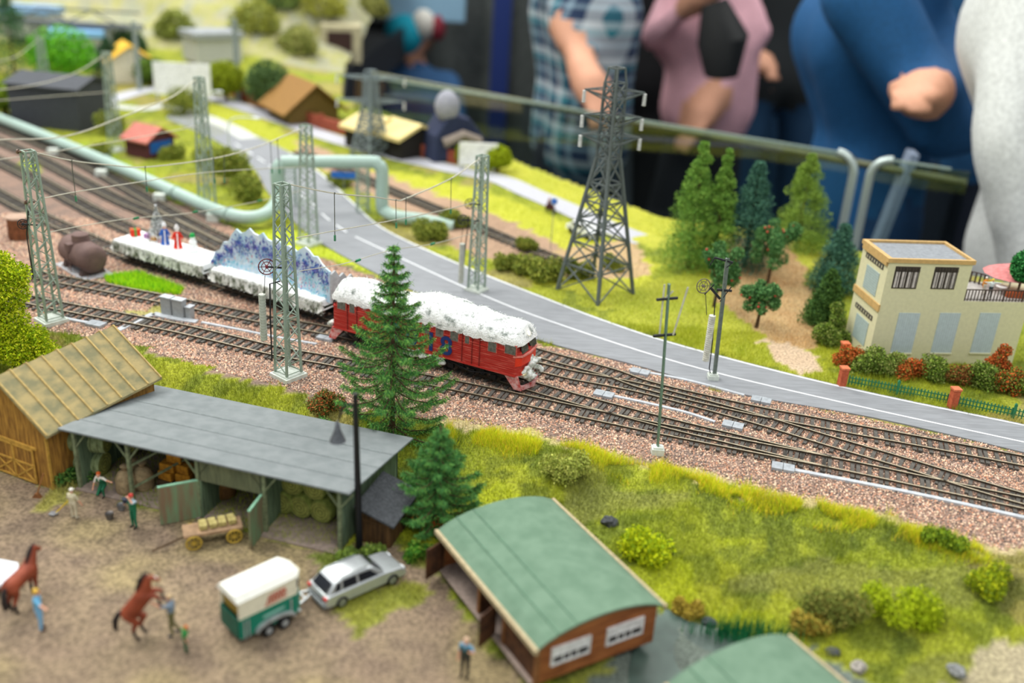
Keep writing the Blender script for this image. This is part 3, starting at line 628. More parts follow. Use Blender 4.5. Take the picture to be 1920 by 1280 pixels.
for e in (-1, 1):
    for s in (-1, 1): m.prism([(e * (hl - 1.35), 1.25), (e * (hl - .1), 1.25), (e * (hl + .3), .1), (e * (hl - .35), .1)], s * 1.45, s * 1.62, 'y')
    m.prism([(e * (hl - .4), -1.62), (e * (hl + .35), -1.3), (e * (hl + .75), 0), (e * (hl + .35), 1.3), (e * (hl - .4), 1.62), (e * (hl - .4), 1.4), (e * (hl + .2), 1.1), (e * (hl + .5), 0), (e * (hl + .2), -1.1), (e * (hl - .4), -1.4)], .08, .42)
m.build('plough_skirt', M('frosted_red', '#c0453f', .6, col2='#dfb5b2', sc=2.5), loco)
m = MB(); m.prism([(hl - .3, -1.72), (hl + .06, -1.28), (hl + .2, 0), (hl + .06, 1.28), (hl - .3, 1.72), (hl - .5, 1.6), (hl - .5, -1.6)], 2.15, 2.85); m.build('nose_band', red2, loco)
m = MB(); m.prism([(hl - .5, -1.8), (hl + .12, -1.34), (hl + .28, 0), (hl + .12, 1.34), (hl - .5, 1.8)], 2.92, 3.06); m.build('nose_ledge', M('pink_ledge', '#e78b80', .5), loco)
wy = -hw * .985 - .02
def fx(px): s = (px - 634) / (948 - 634); t_ = s * 90 / (82 + s * 8); return -hl + .2 + t_ * (2 * hl - .5)
def win(x, w, z0, z1, side=-1):
    m = MB(); y = side * (hw - .02); m.bx(x - w/2 - .07, x + w/2 + .07, y - .05, y + .05, z0 - .07, z1 + .07); f = m.build('window_frame', frm, loco)
    m = MB(); m.bx(x - w/2, x + w/2, y - .08, y + .08, z0, z1); m.build('window_pane', glass, f)
for side in (-1, 1):
    for px in (793, 817, 842): win(fx(px), .72, 3.02, 3.8, side)
    win(fx(907), .72, 2.95, 3.75, side); win(fx(938), .95, 3.15, 3.9, side); win(fx(650), .85, 3.15, 3.9, side); win(fx(668), .5, 3.1, 3.9, side); win(fx(864), .36, 3.1, 3.7, side)
    for px in (856, 873, 660, 676, 886):
        m = MB(); x = fx(px); m.bx(x - .03, x + .03, side * hw - .06, side * hw + .06, 1.4, 3.9); m.build('door_edge', M('dark_red_seam', '#7c231f', .6), loco)
for e in (-1, 1):
    for yy in (-.72, .72):
        m = MB(); V = [(e * (hl - .02 + .02), yy - .52, 3.22), (e * (hl + .02), yy + .52, 3.22), (e * (hl - .28), yy + .5, 4.2), (e * (hl - .28), yy - .5, 4.2)]; o = [(x + e * .1, y, z) for x, y, z in V]
        m.add(V + o, [(4, 5, 6, 7), (0, 1, 5, 4), (1, 2, 6, 5), (2, 3, 7, 6), (3, 0, 4, 7)]); m.build('windscreen', M('dark_windscreen', '#4c4f50', .15, var=.25, sc=4), loco)
for i, ch in enumerate('2018'):
    Vt, Ft = textmesh(ch, 2.25, .02); x = fx((743, 770, 803, 829)[i])
    m = MB(); m.add([(x + p[0] * 1.05, -hw - .06 - p[2], 2.3 + p[1]) for p in Vt], Ft); m.build('number', M('number_blue', '#1d3570', .5, var=.05), loco)
m = MB(); m.ball((hl - .15, -.05, 4.55), (.22, .22, .22), 10, 8); m.build('headlamp', M('lamp_glow', '#ffe2b0', .3, emit=2.2), loco)
for yy in (-1.05, 1.05): m = MB(); m.ball((hl + .18, yy, 1.45), (.1, .13, .13), 10, 8); m.build('marker_lamp', M('lamp_glow', '#ffe2b0', .3), loco)
for e in (-1, 1):
    bg = MB(); cx_ = e * (hl - 4.4)
    for s in (-1, 1):
        bg.bx(cx_ - 2.9, cx_ + 2.9, s * 1.15, s * 1.3, .75, 1.0)
        for k in (-1, 0, 1): bg.bx(cx_ + k * 2 - .25, cx_ + k * 2 + .25, s * 1.1, s * 1.42, .35, .8); bg.bx(cx_ + k * 2 + .6, cx_ + k * 2 + 1.1, s * 1.1, s * 1.4, .75, 1.1)
        for k in (-1, 1): bg.ring((cx_ + k, s * 1.38, .75), .2, .05, (0, 1, 0), 12)
        bg.tube([(cx_ - 3.3, s * 1.4, 1.15), (cx_, s * 1.45, .55), (cx_ + 3.3, s * 1.4, 1.15)], .05, 5)
    bo = bg.build('bogie', under, loco)
    for k in (-1, 0, 1):
        m = MB()
        for s in (-1, 1): m.cyl((cx_ + k * 2, s * .72, .58), (cx_ + k * 2, s * .92, .58), .6, .55, 18)
        m.cyl((cx_ + k * 2, -.9, .58), (cx_ + k * 2, .9, .58), .1); m.build('wheel_set', wsteel, bo)
m = MB(); m.bx(-2.6, 2.6, -1.35, 1.35, .45, 1.25); m.bx(-hl + .6, hl - .6, -1.2, 1.2, 1.0, 1.3); m.build('fuel_tank', under, loco, bev=.1)
def lumpy(name, parent, cells, fn, m, seed=0, nx=110, ny=26, fl=0, cols=('#ffffff', '#eef2f0', '#dfe5e2')):
    """snow cover: fn(u,v) -> point and normal offset, closed below"""
    u = np.linspace(0, 1, nx); v = np.linspace(0, 1, ny); U, Vv = np.meshgrid(u, v); X, Y, Z = fn(U, Vv)
    V = np.stack([X, Y, Z], -1).reshape(-1, 3); i = (np.arange(ny-1)[:, None] * nx + np.arange(nx-1)[None]).ravel(); Fq = np.stack([i, i+1, i+nx+1, i+nx], -1)
    o = npmesh(name, V, Fq, m, parent, smooth=True)
    if fl:
        k = rng.integers(0, len(V), fl); fluff('snow_crystals', V[k] + rng.normal(0, .06, (fl, 3)), 0, 0, cols, o)
    return o
def roofsnow(U, Vv):
    x = (U - .5) * (2 * hl + .25); a = (Vv - .5) * 2; lump = vnoise(x * 1.0 + 30, a * 2 + 5, 1.1, 71); l2 = vnoise(x + 9, a * 2, .35, 72)
    big = .8 * np.exp(-((x - 1.2) / 2.6) ** 2) + .42 * np.exp(-((x + 7) / 1.6) ** 2) + .2 * np.exp(-((x - 6) / 2) ** 2) - .16 * np.exp(-((x + 2.6) / .8) ** 2) + .25*np.exp(-((x-4.6)/.35)**2)*(a>-.2)
    th = (.16 + .3 * lump + .1 * l2 + big * (1 - a * a)) * np.clip((1 - np.abs(U - .5) * 2) * 18, .1, 1)
    ang = a * R(86); yy = np.sin(ang) * (1.62 + th * .4); zz = 3.98 + np.cos(ang) * (.92 + th) ; end = np.clip((1 - np.abs(U - .5) * 2) * 14, 0, 1) ** .5
    zz = zz - np.clip(np.abs(a) - .9, 0, 1) * 2.4 * (.6 + l2); return x, yy * (.75 + .25 * end), 3.95 + (zz - 3.95) * end
lumpy('roof_snow', loco, 0, roofsnow, M('roof_snow', '#f2f5f4', .9, col2='#8f9893', sc=1.6, bump=1.0, bs=7, lo=.3, hi=.47), nx=240, ny=60, fl=5000, cols=('#ffffff', '#e4eae7', '#aab2ab', '#8b948b'))
# snow clumps on buffer beam and tank
def clump(name, cs, parent, mat=snow, vox=.09):
    o = body(name, [((x, y, z), r, (x + dx, y + dy, z + dz), r * .8, 0) for x, y, z, r, dx, dy, dz in cs], [mat], parent, vox=vox, smooth=2); return o
cs = []
for k in range(15): cs.append((hl + .25 + random.uniform(0, .2), -1.35 + k * .19, 1.75 + random.uniform(-.12, .2), random.uniform(.14, .24), .1, .05, .1))
for k in range(26): cs.append((hl + random.uniform(.25, .8), random.uniform(-1.1, 1.1), random.uniform(.85, 1.55), random.uniform(.1, .2), .06, .05, .06))
for yy in (-.8, .8): cs.append((hl + .3, yy, 1.4, .2, .5, 0, -.05)); cs.append((hl + .85, yy, 1.25, .26, .04, 0, .1))
cs += [(hl + .12, .2, 2.3, .22, 0, .2, .15), (hl + .15, .6, 2.0, .22, 0, .2, .1), (hl + .15, .1, 1.95, .2, 0, .3, .1)]
clump('front_snow', cs, loco, snowd, .07); 
cs = [(random.uniform(-2.4, 2.2), -1.5, random.uniform(.6, 1.15), random.uniform(.2, .36), .3, 0, .05) for _ in range(26)]
clump('tank_snow', cs, loco, snowd)
clump('rear_snow', [(-hl - .3, -1.2 + k * .25, 1.4 + random.uniform(-.3, .4), .26, -.2, 0, 0) for k in range(10)], loco, snowd)

# ---- flat wagons
def wagon(pa, pb, label):
    a, L = frame(pa, pb); c = ((pa[0] + pb[0]) / 2, (pa[1] + pb[1]) / 2, .35); t = thing('flat_wagon', label, 'wagon', c, a, 'snowy flat wagons behind the locomotive'); h = L / 2
    m = MB(); m.bx(-h, h, -1.6, 1.6, 1.3, 1.62); m.bx(-h + .5, h - .5, -.5, .5, .9, 1.3); m.prism([(-h + 2, 1.3), (h - 2, 1.3), (h - 4, .75), (-h + 4, .75)], -1.45, -1.3, 'y'); m.prism([(-h + 2, 1.3), (h - 2, 1.3), (h - 4, .75), (-h + 4, .75)], 1.3, 1.45, 'y')
    m.build('chassis', M('wagon_green', '#2f3b30', .6, var=.3), t)
    for e in (-1, 1):
        m = MB(); cx_ = e * (h - 2.3)
        for s in (-1, 1):
            m.bx(cx_ - 1.5, cx_ + 1.5, s * 1.05, s * 1.2, .6, .95)
            for k in (-1, 1): m.bx(cx_ + k * 1 - .2, cx_ + k * 1 + .2, s * 1.05, s * 1.3, .35, .75)
        bo = m.build('bogie', under, t)
        for k in (-1, 1):
            m = MB()
            for s in (-1, 1): m.cyl((cx_ + k, s * .72, .5), (cx_ + k, s * .9, .5), .52, .48, 16)
            m.build('wheel_set', wsteel, bo)
    def f(U, Vv):
        a_ = (Vv - .5) * 2; x = (U - .5) * (2 * h + .1); e = np.clip((1 - np.abs(U - .5) * 2) * 20, 0, 1)
        nz = vnoise(x + 7, a_ * 4 + 9, .5, 81); n2 = vnoise(x + 3, a_ * 9, .18, 82); ed = np.clip((np.abs(a_) - .8) / .2, 0, 1)
        y = np.sign(a_) * np.minimum(np.abs(a_) / .8, 1) * (1.8 + .18 * nz * ed + .1 * n2 * ed); z = 2.12 + .12 * nz - ed ** .8 * (1.05 + .25 * n2) * 1.0
        return x, y, z * e + (1 - e) * 1.3
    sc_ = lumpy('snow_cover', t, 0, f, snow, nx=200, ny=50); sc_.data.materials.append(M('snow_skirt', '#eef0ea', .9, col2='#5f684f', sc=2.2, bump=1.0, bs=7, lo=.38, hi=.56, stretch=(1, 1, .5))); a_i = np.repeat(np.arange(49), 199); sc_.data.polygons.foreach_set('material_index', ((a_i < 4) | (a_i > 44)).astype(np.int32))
    nfl = 9000; x = rng.uniform(-h, h, nfl); s = rng.choice([-1, 1], nfl, p=[.7, .3]); z = rng.uniform(.85, 2.1, nfl)
    fluff('snow_fringe', np.stack([x, s * (1.74 + rng.normal(0, .07, nfl)), z], -1), 0, 0, ('#ffffff', '#e6ebe6', '#bfc6b4', '#868c76', '#5c6350'), t, ln=.32, wd=.035, down=.9)
    return t, h
def off(c, d): return c
w2b = W2[1] * 1.0; w2a = W2[3] + (W2[1] - W2[3]).normalized() * .5; w1b = W2[3] - (W2[3] - W2[5]).normalized() * .4; w1a = W2[5] * 1.0
wg2, h2 = wagon(w2a, w2b, 'snow edged flat wagon carrying the painted ice palace panel'); wg1, h1 = wagon(w1a, w1b, 'snowy flat wagon carrying the Christmas tree and small figures')
# painted panel on the second wagon
def wl(t, px, py, z): return inv(t, G(px, py, z))
pn = thing('ice_panel', 'jagged white panel painted with purple and turquoise frost on the wagon', 'panel', (wg2.location.x / S, wg2.location.y / S, .35), wg2.rotation_euler.z)
xa = wl(wg2, 402, 492, 2.4); xb = wl(wg2, 604, 572, 2.4); xa.y = -.5; xb.y = -1.1
prof = [0.3, 1.3, 1.6, 2.5, 2.6, 3.5, 4.1, 3.8, 4.0, 4.5, 4.1, 4.0, 4.4, 3.9, 3.8, 4.2, 4.0, 3.7, 3.9, 3.8, 3.6, 4.0, 4.3, 4.1, 3.7, 3.8, 3.3, 3.0, 2.8]
n = len(prof); L2 = (xb.x - xa.x)
bpts = [(xa.x + L2 * k / (n - 1), xa.y + (xb.y - xa.y) * (k / (n - 1)) + 1.6 * sin(pi * min(1, k / (n - 1) * 1.0)) * .35) for k in range(n)]
V = []; Fs = []
for k, (x, y) in enumerate(bpts): V += [(x, y, 1.9), (x, y, 2.1 + prof[k]), (x, y + .18, 2.1 + prof[k]), (x, y + .18, 1.9)]
for k in range(n - 1): b = 4 * k; Fs += [(b, b+4, b+5, b+1), (b+1, b+5, b+6, b+2), (b+2, b+6, b+7, b+3)]
Fs += [(0, 1, 2, 3), (4*n-1, 4*n-2, 4*n-3, 4*n-4)]
m = MB(); m.add(V, Fs); m.build('front_board', M('panel_paint', '#dfe9f2', .7, col2='#a9cfe4', sc=.6), pn)
m = MB(); e = bpts[-1]; zz = [2.6, 2.9, 2.2, 2.5, 1.9, 2.2, 1.4]; V = []; Fs = []
for k in range(7): x = e[0] + .12 * k; y = e[1] + .42 * k; V += [(x, y, 1.9), (x, y, 2.1 + zz[k]), (x + .2, y, 2.1 + zz[k]), (x + .2, y, 1.9)]
for k in range(6): b = 4 * k; Fs += [(b, b+4, b+5, b+1), (b+1, b+5, b+6, b+2), (b+2, b+6, b+7, b+3)]
Fs += [(0, 1, 2, 3), (27, 26, 25, 24)]
m.add(V, Fs); m.build('return_board', M('grey_board', '#b9bdc0', .8, var=.08), pn)
# brush strokes
V = []; Fs = []; C = []
def stroke(x, z, L, a, wd, col, k):
    u = (x - bpts[0][0]) / (bpts[-1][0] - bpts[0][0]) * (n - 1); i = int(max(0, min(n - 2, u))); y = bpts[i][1] + (bpts[i+1][1] - bpts[i][1]) * (u - i) - .015 - k * .0002
    b = len(V); q = [(-.5, 0), (0, .5), (.5, 0), (0, -.5)]
    for s, tt in q: V.append((x + cos(a) * s * L - sin(a) * tt * wd, y, z + sin(a) * s * L + cos(a) * tt * wd)); C.append(col)
    Fs.append((b, b+1, b+2, b+3))
for k in range(1300):
    u = random.random(); x = bpts[0][0] + .1 + u * (bpts[-1][0] - bpts[0][0] - .2); hh = prof[int(u * (n - 1))] * .88; f = random.random() ** .8; z = 2.12 + f * hh
    if f > .5: cl = random.choice(['#4a3f9e', '#3a53b0', '#6d5fb8', '#2f3e90', '#6f87d2', '#3990c0'])
    else: cl = random.choice(['#3fb2c9', '#6fcfdc', '#9adbe6', '#5a8fd0', '#ffffff', '#f2c8d8', '#c86a84', '#8ad0d8'])
    if .2 < u < .5 and f < .5 and random.random() < .7: cl = random.choice(['#e9eef2', '#dfe2e2', '#c9d4d8'])
    stroke(x, z, random.uniform(.15, .5), random.choice([pi/2, pi/2 + .5, pi/2 - .5, random.uniform(0, pi)]), random.uniform(.06, .14), lin(cl), k)
for cxx in [bpts[0][0] + L2 * q for q in (.16, .24, .31, .38, .45, .52, .62, .72, .8, .88)]:   # frost plumes
    i = int((cxx - bpts[0][0]) / L2 * (n - 1)); z0 = 2.1 + prof[i] * .6
    for k in range(9):
        a = R(20 + k * 17.5); cl = lin(random.choice(['#4b4aa0', '#5b6fc4', '#7566b8', '#3a4f9c'])); stroke(cxx + cos(a) * .3, z0 + sin(a) * .45, .55, a, .1, cl, 900 + k)
npmesh('painted_frost', V, Fs, M('frost_strokes', rough=.8, vc=True, var=.02), pn, col=np.array(C))
# snowy tree, gifts and figures on the first wagon (labels later in the figure part)
# ================= people and animals helpers =================
SK = lambda: M('skin', '#d9a183', .6, var=.06); 
def mt(hexc, nm=None): return M('cloth_' + (nm or hexc.strip('#')), hexc, .8, var=.1, sc=2)
def person(label, p, rz, h, shirt, legs, hair='#6b4a2f', pose=None, shoe='#2a2622', arm=1.0, sleeve=False, hat=None, name='person', group=None, z=None, bibs=None, vox=None, hands=True, skirt=None, wide=1.0, cat='person', longtop=False):
    k = h / 1.78; t = thing(name, label, cat, (p[0], p[1], gz(p[0], p[1]) if z is None else z), rz, group)
    J = dict(PEL=(0, 0, .95), CH=(0, .0, 1.32), NK=(0, 0, 1.5), HD=(0, .03, 1.66), LS=(-.19, 0, 1.42), RS=(.19, 0, 1.42), LE=(-.25, -.02, 1.14), RE=(.25, -.02, 1.14), LW=(-.26, .06, .9), RW=(.26, .06, .9), LH=(-.1, 0, .93), RH=(.1, 0, .93), LK=(-.11, .03, .5), RK=(.11, .03, .5), LA=(-.12, 0, .07), RA=(.12, 0, .07))
    J.update(pose or {}); V = {a: Vector(b) for a, b in J.items()}; skin, sh, lg, so = 0, 1, 2, 3; c = []
    A = lambda a, r0, b, r1, m: c.append((a, r0, b, r1, m))
    w = wide
    for s in (-1, 1): A(V['PEL'] + Vector((s*.07*w, 0, .0)), .125*w, V['PEL'] + Vector((s*.065*w, 0, .12)), .12*w, sh if longtop else lg); A(V['PEL'] + Vector((s*.06*w, 0, .16)), .12*w, V['CH'] + Vector((s*.08*w, 0, 0)), .135*w, bibs is not None and 4 or sh)
    A(V['CH'], .13*w, V['NK'] - Vector((0, 0, .06)), .1, sh); A(V['LS'], .075*w, V['RS'], .075*w, sh)
    A(V['NK'] - Vector((0, 0, .02)), .055, V['HD'] - Vector((0, 0, .06)), .055, skin)
    hd = V['HD']; A(hd + Vector((0, -.01, .03)), .095, hd + Vector((0, .02, -.03)), .085, skin); A(hd + Vector((0, .05, -.07)), .055, hd + Vector((0, .06, -.09)), .045, skin)
    A(hd + Vector((0, .1, .0)), .018, hd + Vector((0, .125, -.03)), .022, skin)
    for s in (-1, 1): A(hd + Vector((s * .095, 0, .01)), .022, hd + Vector((s * .098, -.01, -.03)), .018, skin)
    for a, e, wst in (('LS', 'LE', 'LW'), ('RS', 'RE', 'RW')):
        A(V[a], .07*w*arm, V[e], .052*w*arm, sh); fa = sh if sleeve else skin; A(V[e], .052*w*arm, V[wst], .038*w*arm, fa)
        d = (V[wst] - V[e]).normalized(); s_ = d.cross(Vector((0, 0, 1))); s_ = s_.normalized() if s_.length > .1 else Vector((1, 0, 0)); sg = 1 if a == 'LS' else -1
        A(V[wst], .036, V[wst] + d * .07, .045, skin)
        for i in range(4): o = s_ * (-.034 + .0225 * i); f0 = V[wst] + d * .1 + o; f1 = f0 + d * (.045 + .006 * (1 - abs(i - 1.5))) ; A(V[wst] + d * .07 + o, .014, f1, .011, skin); A(f1, .011, f1 + d * .02 + Vector((0, 0, -.025)), .009, skin)
        A(V[wst] + d * .03 + s_ * .035 * sg, .014, V[wst] + d * .08 + s_ * .065 * sg, .011, skin)
    for hp, kn, an in (('LH', 'LK', 'LA'), ('RH', 'RK', 'RA')):
        A(V[hp], .1*w, V[kn], .068*w, lg); A(V[kn], .066*w, V[an] + Vector((0, 0, .04)), .048, lg); A(V[an], .045, V[an] + Vector((0, .15, -.035)), .036, so)
    cl = [tuple([tuple(q * k for q in a), r0 * k, tuple(q * k for q in b), r1 * k, m]) for a, r0, b, r1, m in c]
    body('body', cl, [SK(), mt(shirt), mt(legs), mt(shoe), mt(bibs or shirt)], t, vox=vox or .016 * k, smooth=2)
    H_ = hd * k; m = MB()
    if hat: m.lathe([(.108*k, .02*k), (.112*k, .05*k), (.1*k, .1*k), (.05*k, .135*k), (.01*k, .14*k)], tuple(H_), 12); m.box(tuple(H_ + Vector((0, .11*k, .035*k))), (.14*k, .09*k, .012*k)); m.build('cap', mt(hat), t, True)
    else:
        m.ball(tuple(H_ + Vector((0, -.025*k, .045*k))), (.108*k, .11*k, .1*k), 14, 10); m.ball(tuple(H_ + Vector((0, -.06*k, -.01*k))), (.095*k, .07*k, .1*k), 12, 8); m.build('hair', mt(hair), t, True)
    return t
def inl(t, a, b, hexc, w, name, parent=None):
    m = MB(); m.bar(a, b, w); return m.build(name, mt(hexc), parent or t)
# ================= yellow barn =================
bo = G(100, 918, -1.5); ba = R(-23.8)
barn = thing('barn', 'yellow brown wooden barn with a ribbed plank roof', 'barn', (bo.x, bo.y, -1.5), ba)
yw = M('ochre_planks', '#b98a3c', .75, col2='#7c5524', sc=1.6, stretch=(3, 3, .5), stripes=('X', .34, .35)); yw2 = M('ochre_side', '#b08238', .75, col2='#7a5526', sc=1.6, stretch=(3, 3, .5), stripes=('Y', .34, .35)); ytr = M('ochre_trim', '#c79c44', .7, var=.12)
rp = M('weathered_roof', '#a9996a', .85, col2='#7f7c5c', sc=1.4, stretch=(1, .6, 1), bump=.4, bs=6)
BW = 7.6; ze = 4.45; zr = 7.5   # heights above the yard
m = MB(); m.prism([(0, 0), (-BW, 0), (-BW, ze - .3), (-BW/2, zr - .35), (0, ze - .3)], 0, .18, 'y'); m.build('gable_wall', yw, barn)
m = MB(); m.prism([(0, 0), (-BW, 0), (-BW, ze - .3), (-BW/2, zr - .35), (0, ze - .3)], 9.5, 9.7, 'y'); m.build('rear_wall', yw, barn)
m = MB(); m.bx(-.18, 0, .18, 9.5, 0, ze - .3); m.build('side_wall', yw2, barn); m = MB(); m.bx(-BW, -BW + .18, .18, 9.5, 0, ze - .3); m.build('side_wall', yw2, barn)
for s in (0, 1):
    x0, x1 = (.45, -BW/2) if s == 0 else (-BW - .45, -BW/2); m = MB(); m.T = None
    sl = (zr - ze) / (BW/2 + .45) * 1.0
    m.prism([(x0, ze - .12), (x1, zr), (x1, zr - .16), (x0, ze - .28)], -.3, 10.1, 'y'); rf = m.build('roof_slope', rp, barn)
    m = MB()
    for i in range(9): y = -.22 + i * 1.28; m.bar((x0, y, ze - .06), (x1, y, zr + .05), .12, .1)
    m.build('roof_batten', M('batten', '#bda569', .8, var=.12), rf)
m = MB(); m.bx(-.1, .04, -.06, .1, 0, ze - .5); m.bx(-BW - .04, -BW + .1, -.06, .1, 0, ze - .5)
m.bx(-BW + .5, -1.0, -.12, 0, 2.75, 2.92); m.build('corner_trim', ytr, barn)
for i, (x0, x1) in enumerate(((-3.2, -1.35), (-5.1, -3.25))):
    m = MB(); m.bx(x0, x1, -.1, 0, .1, 2.7); d = m.build('door', yw, barn); m = MB()
    for a, b in (((x0, .12), (x0, 2.68)), ((x1, .12), (x1, 2.68)), ((x0, 2.65), (x1, 2.65)), ((x0, 1.45), (x1, 1.45)), ((x0, .15), (x1, .15)), ((x0, .15), (x1, 1.45)), ((x0, 1.45), (x1, .15))): m.bar((a[0], -.13, a[1]), (b[0], -.13, b[1]), .06, .13)
    m.build('cross_brace', ytr, d)
# ================= long shed =================
so = G(148, 915, -1.5); se = G(640, 1033, -1.5); sa, sl_ = frame(so, se)
shed = thing('storage_shed', 'long open green shed under a pale grey felt roof', 'shed', (so.x, so.y, -1.5), sa)
gw = M('shed_green', '#6d8365', .8, col2='#4d5f4b', sc=1.5, stretch=(3, 3, .4)); gpost = M('post_green', '#7c8766', .8, var=.2); grf = M('grey_felt', '#7f8687', .85, col2='#737b7c', sc=1.0, bump=.3, bs=4)
zf, zb = 4.62, 3.1; D = 9.0; LS_ = sl_
def roofz(y): return zf + (zb - zf) * (y + .35) / (D + 1.3)
m = MB(); m.prism([(-.35, zf), (D + .95, zb), (D + .95, zb - .12), (-.35, zf - .12)], -.75, LS_ + .75, 'x'); rf = m.build('roof', grf, shed)
m = MB()
for y in (1.6, 4.0, 6.4): m.prism([(y, roofz(y) + .02), (y + .1, roofz(y + .1) + .035), (y + .14, roofz(y + .14) - .01)], -.75, LS_ + .75, 'x')
m.build('felt_seam', M('felt_seam', '#7d8686', .85), rf)
m = MB(); m.bx(0, LS_, D - .15, D, 0, roofz(D) - .15); m.build('back_wall', gw, shed)
for x, nm in ((0, 'end_wall'), (9.4, 'partition'), (13.85, 'partition'), (LS_ - .18, 'end_wall')):
    m = MB(); m.prism([(0, 0), (D, 0), (D, roofz(D) - .13), (0, roofz(0) - .13)], x, x + .18, 'x'); m.build(nm, gw, shed)
m = MB(); m.bx(9.4, 14.0, 0, .15, 2.85, roofz(0) - .14); m.build('lintel_panel', M('shed_olive', '#6e7456', .8, col2='#565d46', sc=1.6, stretch=(3, 3, .4)), shed)
for x in (0.1, 4.2, 9.35, 14.1, LS_ - .1):
    m = MB(); m.bx(x - .11, x + .11, -.05, .17, 0, roofz(0) - .14); m.bar((x, .05, 3.1), (x + .9, .05, 4.3), .1)
    if x > 1: m.bar((x, .05, 3.1), (x - .9, .05, 4.3), .1)
    m.build('post', gpost, shed)
m = MB(); m.bar((4.2, .3, .9), (7.6, 3.5, 2.9), .13); m.bar((4.2, .3, 2.6), (6.8, 3.0, 4.0), .13); m.build('diagonal_brace', gpost, shed)
m = MB(); m.bx(-.1, 9.4, -.25, D, -.15, .1); m.bx(14.0, LS_, -.5, D, -.15, .12); m.bx(9.5, 13.9, 0, D, -.15, .06); m.build('floor_slab', M('dusty_floor', '#9b8b80', .9, var=.12), shed)
for (h0, h1, nm) in (((9.45, .1), (7.55, -1.7), 'door'), ((13.9, .1), (14.15, -1.95), 'door')):
    m = MB(); m.bar((h0[0], h0[1], 1.45), (h1[0], h1[1], 1.45), .12, 2.75); d = m.build(nm, M('door_green', '#6f8f6b', .75, col2='#7d6a52', sc=1.2, stretch=(2, 2, .3)), shed)
    m = MB(); m.bar((h0[0], h0[1], 2.86), (h1[0], h1[1], 2.86), .16, .08); m.build('top_rail', M('mint_rail', '#8fc4a4', .7), d)
SH = lambda px, py, y: (lambda o, e: inv(shed, VPl(px, py, o, e)))(*[(so + (Matrix.Rotation(sa, 3, 'Z') @ Vector((xx, y, 0)))) for xx in (0, 10)])
def tow(tt, v): return Vector((tt.location.x / S, tt.location.y / S, (tt.location.z - Z0) / S)) + Matrix.Rotation(tt.rotation_euler.z, 3, 'Z') @ Vector(v)
haym = M('bale_green', '#a3ae58', .9, col2='#7d8a3c', sc=3, stretch=(1, 1, 1), bump=.6); haym2 = M('bale_pale', '#93a274', .9, col2='#6e7d55', sc=3, bump=.6)
def bale(label, lp, r, L, rz, mat_, group):
    w_ = tow(shed, lp); t = thing('hay_bale', label, 'hay bale', (w_.x, w_.y, w_.z), sa + rz, group)
    m = MB(); prof = [(r * .93, 0), (r, .08), (r, L - .08), (r * .93, L)]; n = 20
    V = [(rr * cos(2*pi*j/n), z, rr * sin(2*pi*j/n)) for rr, z in prof for j in range(n)]
    m.add(V, [(i*n + j, (i+1)*n + j, (i+1)*n + (j+1) % n, i*n + (j+1) % n) for i in range(3) for j in range(n)] + [tuple(range(n)), tuple(3*n + j for j in range(n))[::-1]]); m.m[-2:] = [1, 1]; m.build('rolled_straw', [mat_, M('bale_face', '#b0b25c', .9, col2='#8d9148', sc=3, bump=.5)], t, True)
    m = MB()
    for q in (.2, .45, .7, .88): m.ring((0, -.01, 0), r * q, .02, (0, 1, 0), 20)
    for q in (.15, .35, .5, .65, .85): m.ring((0, L * q, 0), r + .005, .018, (0, 1, 0), 24)
    m.build('twine', M('twine', '#5d6a3a', .8), t)
GB = 'round bales in the right bay of the shed'
for px, py, lab in ((546, 936, 'upper left round green bale of the pyramid in the right bay'), (588, 951, 'upper right round green bale of the pyramid in the right bay'), (528, 968, 'lowest left round green bale beside the shed partition'), (562, 979, 'middle bottom round green bale in the right bay'), (601, 986, 'lowest right round green bale near the end wall')):
    v = SH(px, py, 2.3 if py < 960 else 2.1); v.z = 2.42 if py < 960 else .95; bale(lab, v, .84, 3.4, R(-4), haym, GB)
v = SH(205, 850, 2.2); v.z = 2.75; bale('pale round bale lying on top at the left end of the shed', v, .9, 2.4, R(105), haym2, 'round bales in the left bay of the shed')
v = SH(200, 893, 2.0); v.z = 1.0; bale('pale round bale under the top one behind the kneeling worker', v, .85, 2.0, R(95), haym2, 'round bales in the left bay of the shed')
for i, (px, lab) in enumerate(((225, 'dark round bale just right of the kneeling worker'), (243, 'dark round bale behind the green post'))):
    v = SH(px, 862, 4.2); v.z = 1.6 + .6 * (i == 0); bale(lab, v, .9, 2.2, R(10 - 30 * i), haym2, 'round bales in the left bay of the shed')
def sack(label, lp, s, col):
    w_ = tow(shed, lp); t = thing('grain_sack', label, 'sack', (w_.x, w_.y, w_.z), random.random(), 'grain sacks standing in the shed')
    m = MB(); m.lathe([(.5*s, 0), (.58*s, .2*s), (.56*s, .8*s), (.4*s, 1.15*s), (.16*s, 1.32*s), (.14*s, 1.38*s), (.26*s, 1.55*s), (.1*s, 1.6*s)], n=12); m.build('sack_cloth', M('burlap' + col[1:], col, .9, var=.15, sc=4, bump=.4), t, True)
    m = MB(); m.ring((0, 0, 1.34*s), .16*s, .03); m.build('tie_string', mt('#7a6140'), t)
for px, py, y, s, c, lab in ((240, 931, .8, 1.25, '#a08c6a', 'pale burlap sack left of the green post'), (256, 922, 2.0, 1.1, '#96835f', 'burlap sack directly behind the green post'), (271, 918, 1.6, 1.25, '#a5916d', 'pale tied burlap sack right of the green post'),
                       (392, 960, 2.6, 1.35, '#7d5a30', 'brown sack left side of the dark middle bay'), (408, 962, 2.4, 1.35, '#84602f', 'brown sack at the centre of the dark middle bay'), (426, 966, 2.8, 1.3, '#7a5730', 'brown sack at the right of the dark middle bay')):
    v = SH(px, py, y); v.z = .1; sack(lab, v, s, c)
